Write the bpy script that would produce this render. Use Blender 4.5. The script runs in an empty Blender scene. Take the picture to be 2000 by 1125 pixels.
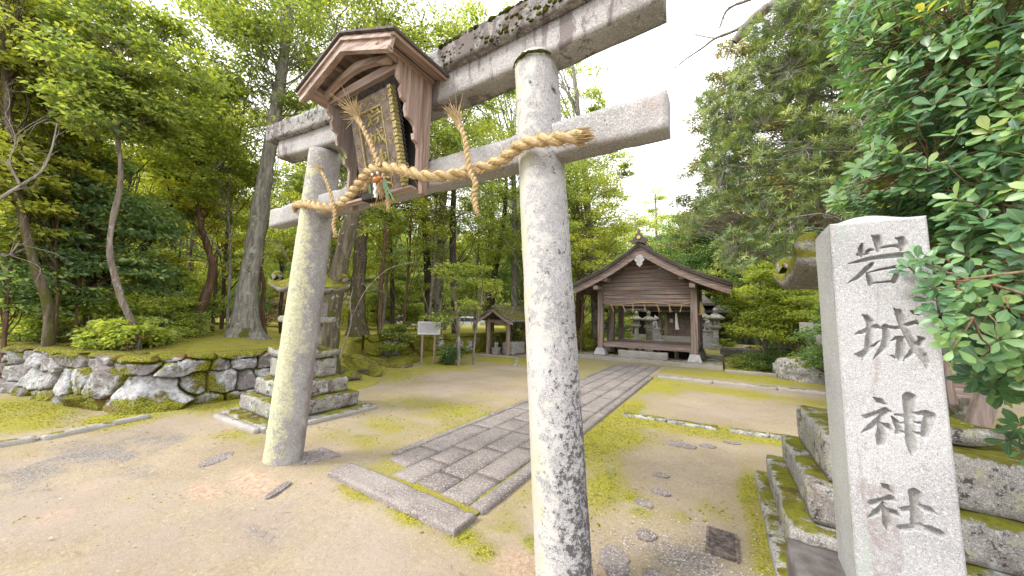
import bpy, math, random
import numpy as np
from mathutils import Vector, Matrix

C = bpy.context.scene.collection
SC = bpy.context.scene
# ------------------------------------------------------------ camera
F = 657.83; H = 1.55; CX, CY = 1000.0, 562.5
def _setup():
    a = np.array((-60., 590.)) - (CX, CY); b = np.array((1410., 630.)) - (CX, CY)
    d1 = -np.array([a[0], -a[1], -F]); d2 = np.array([b[0], -b[1], -F])
    d2 /= np.linalg.norm(d2); d1 /= np.linalg.norm(d1)
    d1 = d1 - (d1 @ d2) * d2; d1 /= np.linalg.norm(d1)
    return np.array([d1, d2, np.cross(d1, d2)])
RM = _setup()
def ray(px, py): return RM @ np.array([px - CX, -(py - CY), -F])
def PG(px, py, z=0.0):
    d = ray(px, py); t = (z - H) / d[2]; return np.array([t * d[0], t * d[1], z])
def PY(px, py, Y):
    d = ray(px, py); t = Y / d[1]; return np.array([t * d[0], Y, H + t * d[2]])
def PD(px, py, base):
    """point seen at a pixel, on the upright plane through base that faces the camera"""
    n = np.array([base[0], base[1], 0.]); d = ray(px, py); t = (n @ n) / (n @ d)
    return np.array([0, 0, H]) + t * d

cam = bpy.data.objects.new('camera', bpy.data.cameras.new('camera')); C.objects.link(cam)
cam.data.sensor_width = 36; cam.data.lens = F / 2000 * 36
cam.data.clip_start = 0.05; cam.data.clip_end = 2000
M4 = Matrix(RM.tolist()).to_4x4(); M4.translation = Vector((0, 0, H)); cam.matrix_world = M4
SC.camera = cam
# ------------------------------------------------------------ light
EXPOSURE = 1.2
SC.view_settings.view_transform = 'Standard'; SC.view_settings.look = 'None'
SC.view_settings.gamma = 1; SC.view_settings.exposure = EXPOSURE
SUN_DIR = Vector((-0.50, -0.62, 0.80)).normalized()
sun = bpy.data.objects.new('sun', bpy.data.lights.new('sun', 'SUN')); C.objects.link(sun)
sun.data.energy = 1.9; sun.data.angle = math.radians(14); sun.data.color = (1, 0.95, 0.86)
sun.rotation_euler = SUN_DIR.to_track_quat('Z', 'Y').to_euler()
W = bpy.data.worlds.new('World'); SC.world = W; W.use_nodes = True
nt = W.node_tree; nt.nodes.clear()
sky = nt.nodes.new('ShaderNodeTexSky'); sky.sky_type = 'NISHITA'; sky.sun_disc = False
sky.sun_elevation = math.asin(SUN_DIR.z); sky.sun_rotation = math.atan2(SUN_DIR.x, SUN_DIR.y)
sky.dust_density = 4; sky.air_density = 1.2
cl = nt.nodes.new('ShaderNodeTexNoise'); cl.inputs['Scale'].default_value = 2.2; cl.inputs['Detail'].default_value = 4
cr = nt.nodes.new('ShaderNodeValToRGB')
cr.color_ramp.elements[0].position = 0.35; cr.color_ramp.elements[0].color = (0.86, 0.84, 0.90, 1)
cr.color_ramp.elements[1].position = 0.65; cr.color_ramp.elements[1].color = (1, 0.99, 1, 1)
vm = nt.nodes.new('ShaderNodeVectorMath'); vm.operation = 'SCALE'; vm.inputs['Scale'].default_value = 15.0
mx = nt.nodes.new('ShaderNodeMix'); mx.data_type = 'RGBA'; mx.inputs[0].default_value = 0.88
bg = nt.nodes.new('ShaderNodeBackground'); bg.inputs[1].default_value = 0.10
wo = nt.nodes.new('ShaderNodeOutputWorld')
nt.links.new(cl.outputs[0], cr.inputs[0]); nt.links.new(cr.outputs[0], vm.inputs[0])
nt.links.new(sky.outputs[0], mx.inputs[6]); nt.links.new(vm.outputs[0], mx.inputs[7])
nt.links.new(mx.outputs[2], bg.inputs[0]); nt.links.new(bg.outputs[0], wo.inputs[0])
SC.cycles.max_bounces = 8; SC.cycles.diffuse_bounces = 5; SC.cycles.glossy_bounces = 2
SC.cycles.transmission_bounces = 4; SC.cycles.transparent_max_bounces = 4
SC.cycles.use_denoising = True

# ------------------------------------------------------------ numpy noise
_rs = np.random.RandomState(7); _perm = _rs.rand(4096)
def _h(i, j, k): return _perm[(i * 73 + j * 1511 + k * 2909 + (i * j) * 17 + (j * k) * 31 + (i*k)*13) & 4095]
def vnoise(p, s=1.0):
    p = np.asarray(p, float) * s; i = np.floor(p).astype(np.int64); f = p - i; f = f * f * (3 - 2 * f)
    x, y, z = i[..., 0], i[..., 1], i[..., 2]; u, v, w = f[..., 0], f[..., 1], f[..., 2]
    def L(a, b, t): return a + (b - a) * t
    r = L(L(L(_h(x, y, z), _h(x+1, y, z), u), L(_h(x, y+1, z), _h(x+1, y+1, z), u), v),
          L(L(_h(x, y, z+1), _h(x+1, y, z+1), u), L(_h(x, y+1, z+1), _h(x+1, y+1, z+1), u), v), w)
    return r * 2 - 1
def fbm(p, s=1.0, o=4, g=0.5):
    r = 0; a = 1; t = 0
    for k in range(o): r = r + a * vnoise(np.asarray(p) + k * 17.3, s); t += a; a *= g; s *= 2.03
    return r / t
def sstep(a, b, x): t = np.clip((x - a) / (b - a), 0, 1); return t * t * (3 - 2 * t)

# ------------------------------------------------------------ objects
def tag(o, label=None, cat=None, group=None, kind=None):
    if label: o['label'] = label
    if cat: o['category'] = cat
    if group: o['group'] = group
    if kind: o['kind'] = kind
    return o
def empty(name, loc, label, cat, group=None, rz=0):
    o = bpy.data.objects.new(name, None); C.objects.link(o); o.location = loc; o.rotation_euler.z = rz
    o.empty_display_size = .2
    return tag(o, label, cat, group)
def link(name, me, mat, parent=None, loc=None):
    o = bpy.data.objects.new(name, me); C.objects.link(o)
    if mat is not None:
        for m in (mat if isinstance(mat, (list, tuple)) else [mat]): me.materials.append(m)
    if loc is not None: o.location = loc
    if parent is not None:
        o.parent = parent
        if parent.parent is None: o.matrix_parent_inverse = Matrix.Translation(-parent.location)
    return o
def set_smooth(me, v=True): me.polygons.foreach_set('use_smooth', [v] * len(me.polygons)); me.update()
def mesh_np(V, Fs, tint=None, attr='tint'):
    """V (n,3); Fs (m,4) or (m,3) int arrays or list of such"""
    me = bpy.data.meshes.new('m')
    Fl = Fs if isinstance(Fs, list) else [Fs]
    Fl = [np.asarray(f) for f in Fl if len(f)]
    me.vertices.add(len(V)); me.vertices.foreach_set('co', np.asarray(V, np.float32).ravel())
    loops = np.concatenate([f.ravel() for f in Fl]); starts = []; tot = 0
    for f in Fl:
        k = f.shape[1]; starts.append(tot + np.arange(len(f)) * k); tot += f.size
    starts = np.concatenate(starts)
    me.loops.add(len(loops)); me.loops.foreach_set('vertex_index', loops.astype(np.int32))
    me.polygons.add(len(starts)); me.polygons.foreach_set('loop_start', starts.astype(np.int32))
    me.update(calc_edges=True)
    if tint is not None:
        d = tint if isinstance(tint, dict) else {attr: tint}
        for k, v in d.items():
            a = me.attributes.new(k, 'FLOAT', 'POINT'); a.data.foreach_set('value', np.asarray(v, np.float32))
    return me

class MB:
    def __init__(s): s.v = []; s.f = []
    def add(s, vs, fs):
        n = len(s.v); s.v += [tuple(map(float, q)) for q in vs]; s.f += [tuple(i + n for i in f) for f in fs]; return s
    def hexa(s, p):  # 8 points: bottom 4 ccw, top 4 ccw
        return s.add(p, [(3, 2, 1, 0), (4, 5, 6, 7), (0, 1, 5, 4), (1, 2, 6, 5), (2, 3, 7, 6), (3, 0, 4, 7)])
    def box(s, x0, x1, y0, y1, z0, z1):
        return s.hexa([(x0, y0, z0), (x1, y0, z0), (x1, y1, z0), (x0, y1, z0), (x0, y0, z1), (x1, y0, z1), (x1, y1, z1), (x0, y1, z1)])
    def bar(s, a, b, w, t, up=(0, 0, 1)):
        a = np.array(a, float); b = np.array(b, float); d = b - a; d /= np.linalg.norm(d)
        x = np.cross(d, up); x /= np.linalg.norm(x); z = np.cross(x, d)
        x = x * w / 2; z = z * t / 2
        return s.hexa([a - x - z, a + x - z, b + x - z, b - x - z, a - x + z, a + x + z, b + x + z, b - x + z])
    def prism(s, poly, f0, f1):  # poly: list of 2d; f0,f1 map 2d -> 3d
        n = len(poly); vs = [f0(*p) for p in poly] + [f1(*p) for p in poly]
        fs = [tuple(range(n))[::-1], tuple(range(n, 2 * n))] + [(i, (i + 1) % n, n + (i + 1) % n, n + i) for i in range(n)]
        return s.add(vs, fs)
    def tube(s, pts, rs, seg=10, cap=True, amp=0.0, nsc=3.0, rough=None):
        V, Fa, caps = tube_np(pts, rs, seg, amp, nsc)
        s.add(V.tolist(), [tuple(f) for f in Fa.tolist()] + (caps if cap else [])); return s
    def lathe(s, prof, seg=24, c=(0, 0), sq=None, rot=0):
        vs = []; fs = []
        for r, z in prof:
            for k in range(seg):
                a = 2 * math.pi * k / seg + rot; vs.append((c[0] + r * math.cos(a), c[1] + r * math.sin(a), z))
        for i in range(len(prof) - 1):
            for k in range(seg):
                q = (k + 1) % seg; fs.append((i * seg + k, i * seg + q, (i + 1) * seg + q, (i + 1) * seg + k))
        fs.append(tuple(range(seg))[::-1]); fs.append(tuple((len(prof) - 1) * seg + k for k in range(seg)))
        return s.add(vs, fs)
    def mesh(s, smooth=False):
        me = bpy.data.meshes.new('m'); me.from_pydata(s.v, [], s.f); me.validate(); me.update()
        if smooth: set_smooth(me)
        return me
    def build(s, name, mat, parent=None, smooth=False, bevel=0, disp=0, dsc=6.0, sub=0, loc=None):
        me = s.mesh()
        if bevel or sub or disp:
            import bmesh
            bm = bmesh.new(); bm.from_mesh(me); bmesh.ops.recalc_face_normals(bm, faces=bm.faces)
            if bevel: bmesh.ops.bevel(bm, geom=[e for e in bm.edges if len(e.link_faces) == 2 and e.calc_face_angle(0) > .5], offset=bevel, segments=2, affect='EDGES', profile=.6)
            if sub:
                for _ in range(10):
                    long = [e for e in bm.edges if e.calc_length() > sub]
                    if not long or len(bm.verts) > 30000: break
                    bmesh.ops.subdivide_edges(bm, edges=long, cuts=1, use_grid_fill=True)
                bmesh.ops.triangulate(bm, faces=[f for f in bm.faces if len(f.verts) > 4])
            bm.normal_update()
            if disp:
                co = np.array([v.co[:] for v in bm.verts]); nn = fbm(co, dsc, 3) * disp
                for v, n in zip(bm.verts, nn): v.co += v.normal * float(n)
            bm.to_mesh(me); bm.free()
        if smooth: set_smooth(me)
        return link(name, me, mat, parent, loc)

def tube_np(pts, rs, seg=8, amp=0.0, nsc=3.0, ridge=None):
    P = np.array(pts, float); n = len(P)
    if np.isscalar(rs): rs = np.full(n, rs)
    rs = np.array(rs, float)
    T = np.gradient(P, axis=0); T /= np.linalg.norm(T, axis=1)[:, None] + 1e-9
    u = np.cross(T[0], (0.13, 0.31, 0.94) if abs(T[0][2]) < .9 else (1, 0.1, 0)); u /= np.linalg.norm(u)
    V = np.zeros((n, seg, 3)); a = np.arange(seg) * 2 * np.pi / seg
    for i in range(n):
        u = u - (u @ T[i]) * T[i]; u /= np.linalg.norm(u) + 1e-9; w = np.cross(T[i], u)
        rr = rs[i] * (1 + (0 if ridge is None else ridge(i, a)))
        V[i] = P[i] + (np.cos(a)[:, None] * u + np.sin(a)[:, None] * w) * (rr[:, None] if np.ndim(rr) else rr)
    V = V.reshape(-1, 3)
    if amp:
        d = V - np.repeat(P, seg, 0); V = V + d * (fbm(V, nsc, 3)[:, None] * amp)
    i = np.arange(n - 1)[:, None] * seg; k = np.arange(seg)[None]; q = (k + 1) % seg
    Fa = np.stack([i + k, i + q, i + seg + q, i + seg + k], -1).reshape(-1, 4)
    caps = [tuple(range(seg))[::-1], tuple(range((n - 1) * seg, n * seg))]
    return V, Fa, caps
def spline(pts, n=40):
    P = np.array(pts, float); t = np.r_[0, np.cumsum(np.linalg.norm(np.diff(P, axis=0), axis=1))]; t /= t[-1]
    m = np.gradient(P, t, axis=0); s = np.linspace(0, 1, n); out = []
    for x in s:
        i = min(np.searchsorted(t, x, 'right') - 1, len(t) - 2); h = t[i+1] - t[i]; u = (x - t[i]) / h
        out.append((2*u**3-3*u**2+1)*P[i] + (u**3-2*u**2+u)*h*m[i] + (-2*u**3+3*u**2)*P[i+1] + (u**3-u**2)*h*m[i+1])
    return np.array(out)

# ------------------------------------------------------------ materials
class NB:
    def __init__(s, name):
        s.m = bpy.data.materials.new(name); s.m.use_nodes = True; s.t = s.m.node_tree; s.t.nodes.clear()
        s.out = s.t.nodes.new('ShaderNodeOutputMaterial')
        s.co = s.t.nodes.new('ShaderNodeTexCoord').outputs['Object']
    def L(s, a, b): s.t.links.new(a, b)
    def setin(s, sock, v):
        if hasattr(v, 'is_output') or isinstance(v, bpy.types.NodeSocket): s.L(v, sock)
        else:
            if sock.type == 'RGBA' and len(v) == 3: v = (*v, 1)
            sock.default_value = v
    def scale(s, v, co=None):
        n = s.t.nodes.new('ShaderNodeMapping'); n.inputs['Scale'].default_value = v; s.L(co or s.co, n.inputs[0]); return n.outputs[0]
    def noise(s, sc, det=4, rough=.55, co=None, dist=0):
        n = s.t.nodes.new('ShaderNodeTexNoise'); s.L(co or s.co, n.inputs['Vector'])
        n.inputs['Scale'].default_value = sc; n.inputs['Detail'].default_value = det; n.inputs['Roughness'].default_value = rough
        n.inputs['Distortion'].default_value = dist; return n.outputs[0]
    def voro(s, sc, co=None, feat='F1', out='Distance'):
        n = s.t.nodes.new('ShaderNodeTexVoronoi'); n.feature = feat; s.L(co or s.co, n.inputs['Vector']); n.inputs['Scale'].default_value = sc; return n.outputs[out]
    def attr(s, nm):
        n = s.t.nodes.new('ShaderNodeAttribute'); n.attribute_name = nm; return n.outputs['Fac']
    def ramp(s, fac, stops, interp='LINEAR'):
        n = s.t.nodes.new('ShaderNodeValToRGB'); e = n.color_ramp; e.interpolation = interp
        while len(e.elements) < len(stops): e.elements.new(.5)
        for q, (p, c) in zip(e.elements, stops):
            q.position = p; q.color = (c, c, c, 1) if np.isscalar(c) else (*c, 1)
        s.L(fac, n.inputs[0]); return n.outputs[0]
    def step(s, fac, a, b):
        n = s.t.nodes.new('ShaderNodeMapRange'); n.interpolation_type = 'SMOOTHSTEP'
        s.setin(n.inputs[0], fac); n.inputs[1].default_value = a; n.inputs[2].default_value = b; return n.outputs[0]
    def mix(s, f, a, b, mode='MIX'):
        n = s.t.nodes.new('ShaderNodeMix'); n.data_type = 'RGBA'; n.blend_type = mode; n.clamp_factor = True
        s.setin(n.inputs[0], f); s.setin(n.inputs[6], a); s.setin(n.inputs[7], b); return n.outputs[2]
    def math(s, op, a, b=0.0, c=0.0):
        n = s.t.nodes.new('ShaderNodeMath'); n.operation = op; s.setin(n.inputs[0], a); s.setin(n.inputs[1], b); s.setin(n.inputs[2], c); return n.outputs[0]
    def sep(s, v=None):
        n = s.t.nodes.new('ShaderNodeSeparateXYZ'); s.L(v or s.co, n.inputs[0]); return n.outputs
    def normal(s):
        n = s.t.nodes.new('ShaderNodeNewGeometry'); return n.outputs['Normal']
    def bump(s, h, st, dist=.02, prev=None):
        n = s.t.nodes.new('ShaderNodeBump'); n.inputs['Strength'].default_value = st; n.inputs['Distance'].default_value = dist
        s.L(h, n.inputs['Height'])
        if prev is not None: s.L(prev, n.inputs['Normal'])
        return n.outputs[0]
    def pbr(s, col, rough=.85, spec=.3, nrm=None, metal=0, k=.64):
        if not isinstance(col, bpy.types.NodeSocket): col = (*col[:3], 1)
        if k != 1: col = s.mix(1.0, col, (k, k, k), 'MULTIPLY')
        n = s.t.nodes.new('ShaderNodeBsdfPrincipled'); s.setin(n.inputs['Base Color'], col); s.setin(n.inputs['Roughness'], rough)
        n.inputs['Specular IOR Level'].default_value = spec; n.inputs['Metallic'].default_value = metal
        if nrm is not None: s.L(nrm, n.inputs['Normal'])
        s.L(n.outputs[0], s.out.inputs[0]); return n

MOSS_A = (0.085, 0.095, 0.010); MOSS_B = (0.34, 0.34, 0.035)
def mat_plain(name, col, rough=.7, spec=.3, metal=0, var=.15, sc=8, bump=0.2):
    b = NB(name); n = b.noise(sc, 5); d = tuple(c * (1 - var * 2) for c in col); u = tuple(min(1, c * (1 + var)) for c in col)
    b.pbr(b.ramp(n, [(.3, d), (.7, u)]), rough, spec, b.bump(b.noise(sc * 6, 4), bump, .01), metal); return b.m
def mat_stone(name, base=(.42, .41, .40), grain=220, lich=0.0, lichcol=(.50, .52, .26), white=0.0, black=0.0, moss=0.0, brown=0.0, green=0.0,
              extra=None, bumpk=.5, pink=0.0):
    """granite: grains, blotches, then lichens, stains and moss; each number is a share of the surface"""
    b = NB(name)
    big = b.noise(2.2, 5, .6); c = b.mix(b.step(big, .35, .65), tuple(x * .82 for x in base), tuple(x * 1.12 for x in base))
    g = b.noise(grain, 2, .7); c = b.mix(b.step(g, .50, .68), c, tuple(x * .38 for x in base))
    g3 = b.voro(grain * .33); c = b.mix(b.math('MULTIPLY', b.step(g3, .35, .12), .55), c, tuple(x * .45 for x in base))
    g4 = b.noise(grain * .30, 4, .8); c = b.mix(b.math('MULTIPLY', b.step(g4, .53, .60), .55), c, (.74, .73, .74))
    g2 = b.noise(grain * .8, 2, .7, b.scale((1.3, .8, 1.1))); c = b.mix(b.step(g2, .55, .68), c, (.72, .71, .72))
    def patch(c, amt, col, sc, soft=.03, rough=.72, det=9, k=None):
        n = b.noise(sc, det, rough, dist=.3)
        if k is not None: n = b.math('ADD', n, k)
        th = .72 - .42 * amt
        return b.mix(b.math('MULTIPLY', b.step(n, th - soft, th + soft), .9), c, col), n
    if brown: c, _ = patch(c, brown, (.17, .115, .10), 1.7, .08)
    if pink: c, _ = patch(c, pink, (.40, .29, .27), 2.9, .1)
    if green: c, _ = patch(c, green, (.32, .42, .30), 3.3, .08)
    if white: c, _ = patch(c, white, (.60, .62, .60), 6.5, .03)
    if lich: c, _ = patch(c, lich, lichcol, 7.7, .02, .78)
    if black: c, _ = patch(c, black, (.045, .045, .05), 12, .02, .8)
    if extra: c = extra(b, c)
    h = b.math('ADD', b.math('MULTIPLY', b.noise(26, 6, .65), .8), b.math('MULTIPLY', g, .25))
    if moss:
        nz = b.sep(b.normal())[2]; mn = b.noise(5, 8, .7)
        k = b.math('ADD', b.math('MULTIPLY', nz, .32), mn); th = .95 - .45 * moss
        mk = b.step(k, th - .03, th + .03)
        mc = b.mix(b.noise(40, 3), MOSS_A, MOSS_B); mc = b.mix(b.step(b.noise(8, 3), .4, .7), mc, (.12, .085, .02))
        c = b.mix(mk, c, mc); h = b.math('ADD', h, b.math('MULTIPLY', b.math('MULTIPLY', mk, b.noise(60, 4, .7)), 1.2))
    b.pbr(c, .9, .2, b.bump(h, bumpk, .012)); return b.m
def mat_wood(name, axis, a=(.25, .175, .15), b_=(.50, .39, .35), dark=(.10, .07, .06), grain=26, moss=0):
    b = NB(name); s = [grain] * 3; s[axis] = grain * .045
    n = b.noise(1.0, 6, .65, b.scale(tuple(s)), .4); fine = b.noise(1.0, 4, .6, b.scale(tuple(x * 4 for x in s)))
    c = b.ramp(n, [(.25, dark), (.42, a), (.62, b_), (.8, tuple(x * 1.15 for x in b_))])
    c = b.mix(b.math('MULTIPLY', b.step(fine, .5, .72), .5), c, dark)
    c = b.mix(b.math('MULTIPLY', b.step(b.noise(1.6, 4), .45, .7), .45), c, (.30, .28, .27))
    if moss: c = b.mix(b.step(b.math('ADD', b.noise(4, 8, .7), b.math('MULTIPLY', b.sep(b.normal())[2], .25)), .62 - .2 * moss, .72 - .2 * moss), c, MOSS_B)
    b.pbr(c, .8, .25, b.bump(b.math('ADD', n, fine), .5, .006)); return b.m
def mat_leaf(name, cols, trans=.54, rough=.5, spec=.35, rib=False, gain=2.75):
    cols = [(min(.6, q[0] * gain * 1.13 + .012), min(.62, q[1] * gain * .93 + .008), min(.4, q[2] * gain + .042)) for q in cols]
    b = NB(name); t = b.attr('tint'); k = len(cols)
    c = b.ramp(t, [(i / max(1, k - 1), q) for i, q in enumerate(cols)])
    if rib: c = b.mix(b.math('MULTIPLY', b.step(b.attr('rib'), .82, 1.0), .5), c, (.30, .36, .12))
    n = b.pbr(c, rough, spec, k=1); tr = b.t.nodes.new('ShaderNodeBsdfTranslucent')
    b.L(b.mix(1.0, c, (1.25, 1.3, .55), 'MULTIPLY'), tr.inputs[0])
    mxs = b.t.nodes.new('ShaderNodeMixShader'); mxs.inputs[0].default_value = trans
    b.L(n.outputs[0], mxs.inputs[1]); b.L(tr.outputs[0], mxs.inputs[2]); b.L(mxs.outputs[0], b.out.inputs[0]); return b.m
def mat_bark(name, base, light, moss=.3, lich=.3, sc=1.0):
    b = NB(name); s = b.scale((14 * sc, 14 * sc, 2.2 * sc)); n = b.noise(1.0, 7, .7, s, .6)
    c = b.ramp(n, [(.3, tuple(x * .35 for x in base)), (.5, base), (.7, light)])
    if lich: c = b.mix(b.step(b.noise(5.5, 8, .75, dist=.3), .70 - .3 * lich, .73 - .3 * lich), c, (.42, .45, .37))
    if moss:
        z = b.sep()[2]
        k = b.math('SUBTRACT', b.noise(2.4, 8, .7), b.math('MULTIPLY', b.math('SUBTRACT', z, 1.5), .03))
        c = b.mix(b.step(k, .70 - .35 * moss, .80 - .35 * moss), c, b.mix(b.noise(30), (.06, .07, .012), (.17, .18, .035)))
    b.pbr(c, .95, .15, b.bump(n, .9, .03)); return b.m

M = {}
M['wx'] = mat_wood('wood_x', 0); M['wy'] = mat_wood('wood_y', 1); M['wz'] = mat_wood('wood_z', 2)
rw = dict(a=(.40, .275, .22), b_=(.66, .53, .46), dark=(.19, .12, .095))
M['rx'] = mat_wood('red_wood_x', 0, **rw); M['ry'] = mat_wood('red_wood_y', 1, **rw); M['rz'] = mat_wood('red_wood_z', 2, **rw)
M['shingle'] = mat_wood('shingle', 1, a=(.10, .085, .075), b_=(.20, .17, .15), dark=(.04, .035, .03))
M['granite'] = mat_stone('granite', (.45, .44, .425), white=.18, black=.30, moss=.35, brown=.2)
M['beam'] = mat_stone('beam_granite', (.46, .45, .435), white=.2, black=.22, moss=.0, brown=.18, pink=.2)
M['concrete'] = mat_stone('concrete', (.44, .41, .36), grain=300, white=.1, black=.15, moss=.25, bumpk=.3)
M['lantern'] = mat_stone('lantern_stone', (.36, .345, .31), lich=.38, lichcol=(.47, .49, .27), white=.30, black=.36, moss=.42, brown=.25)
M['lantern_mossy'] = mat_stone('lantern_mossy', (.28, .26, .22), lich=.3, white=.3, black=.3, moss=.95)
M['far_stone'] = mat_stone('far_stone', (.43, .415, .39), grain=60, white=.25, black=.3, moss=.35)
M['rock'] = mat_stone('rock', (.34, .33, .33), grain=90, white=.42, black=.35, moss=.45, brown=.25)
M['white_plaster'] = mat_plain('white_plaster', (.62, .60, .62), .8)
M['dark'] = mat_plain('dark', (.02, .018, .017), .8)
M['paper'] = mat_plain('paper', (.85, .85, .88), .7, var=.02)
M['gold'] = mat_plain('gold', (1.0, .74, .24), .5, .5, .0, var=.25, sc=40)
def shimaki_extra(b, c):
    x, y, z = b.sep(); n = b.noise(1.0, 6, .7, b.scale((9, 9, 2.0)), .4)
    k = b.math('ADD', n, b.math('MULTIPLY', b.math('SUBTRACT', b.noise(1.3, 2), .5), .5))
    return b.mix(b.math('MULTIPLY', b.step(k, .51, .60), .75), c, (.165, .13, .13))
M['shimaki'] = mat_stone('shimaki_granite', (.47, .455, .44), white=.22, black=.22, moss=.1, brown=.15, extra=shimaki_extra)
M['kasagi'] = mat_stone('kasagi_granite', (.36, .35, .325), white=.28, black=.42, moss=.5, brown=.35, lich=.1, extra=shimaki_extra)
def left_pillar(b, c):
    x, y, z = b.sep(b.normal()); oz = b.sep()[2]
    n = b.noise(11, 9, .8, dist=.3)
    band = b.math('MULTIPLY', b.math('ABSOLUTE', b.math('SUBTRACT', oz, 1.25)), .085)
    k = b.math('SUBTRACT', b.math('ADD', n, b.math('MULTIPLY', y, -.20)), band)
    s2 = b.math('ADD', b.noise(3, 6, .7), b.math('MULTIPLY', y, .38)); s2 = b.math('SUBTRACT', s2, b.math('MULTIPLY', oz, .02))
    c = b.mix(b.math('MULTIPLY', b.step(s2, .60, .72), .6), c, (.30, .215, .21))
    c = b.mix(b.math('MULTIPLY', b.step(b.noise(3.3, 8, .8), .52, .60), .5), c, (.60, .60, .58))
    return b.mix(b.math('MULTIPLY', b.step(k, .53, .57), .85), c, b.mix(b.step(b.noise(40, 5, .8), .4, .6), (.56, .56, .34), (.82, .82, .56)))
def right_pillar(b, c):
    x, y, z = b.sep(b.normal()); oz = b.sep()[2]
    low = b.math('MULTIPLY', b.step(b.math('MULTIPLY', oz, -1), -2.2, -.4), .10)
    k = b.math('ADD', b.math('ADD', b.noise(26, 8, .82, dist=.3), b.math('MULTIPLY', x, .10)), low)
    w = b.math('ADD', b.noise(10, 9, .75, dist=.4), b.math('MULTIPLY', x, -.12))
    c = b.mix(b.math('MULTIPLY', b.step(w, .47, .52), .75), c, (.66, .66, .62))
    w2 = b.math('ADD', b.noise(5, 7, .75, dist=.4), b.math('MULTIPLY', x, -.14))
    c = b.mix(b.math('MULTIPLY', b.step(w2, .56, .62), .6), c, (.60, .60, .40))
    return b.mix(b.math('MULTIPLY', b.step(k, .665, .70), .85), c, (.07, .065, .07))
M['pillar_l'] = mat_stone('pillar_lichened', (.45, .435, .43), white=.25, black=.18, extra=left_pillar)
M['pillar_r'] = mat_stone('pillar_speckled', (.50, .49, .49), white=.35, black=.28, extra=right_pillar)
def marker_extra(b, c):
    c0 = b.mix(b.math('MULTIPLY', b.step(b.noise(3.5, 6, .7), .45, .65), .5), c, (.50, .53, .44))
    n = b.noise(1.0, 6, .7, b.scale((11, 8, 1.5)), .5)
    x, y, z = b.sep()
    k = b.math('SUBTRACT', n, b.math('MULTIPLY', b.math('ABSOLUTE', b.math('SUBTRACT', x, .475)), 1.1))
    c = b.mix(b.math('MULTIPLY', b.math('MULTIPLY', b.step(k, .50, .58), b.step(b.noise(22, 6, .8), .40, .58)), .55), c, (.27, .19, .17))
    n2 = b.noise(1.0, 4, .6, b.scale((9, 6, 1.2)), .5)
    k2 = b.math('SUBTRACT', n2, b.math('MULTIPLY', b.math('ABSOLUTE', b.math('SUBTRACT', x, .445)), 3.0))
    c = b.mix(b.math('MULTIPLY', b.attr('tint'), b.math('MULTIPLY', b.step(b.noise(14, 6, .75), .30, .62), .5)), c, (.23, .215, .18))  # engraved strokes darkened: groove dirt, plus stroke shade put into the colour
    ft = b.step(b.math('MULTIPLY', b.sep(b.normal())[1], -1), .3, .6)
    return b.mix(ft, c0, b.mix(b.math('MULTIPLY', b.step(k2, .42, .52), .4), c, (.40, .50, .40)))
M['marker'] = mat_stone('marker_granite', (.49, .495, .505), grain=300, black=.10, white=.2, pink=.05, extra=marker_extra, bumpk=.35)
M['marker_base'] = mat_plain('marker_base', (.19, .17, .165), .85, .2, var=.22, sc=14, bump=.5)
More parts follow.
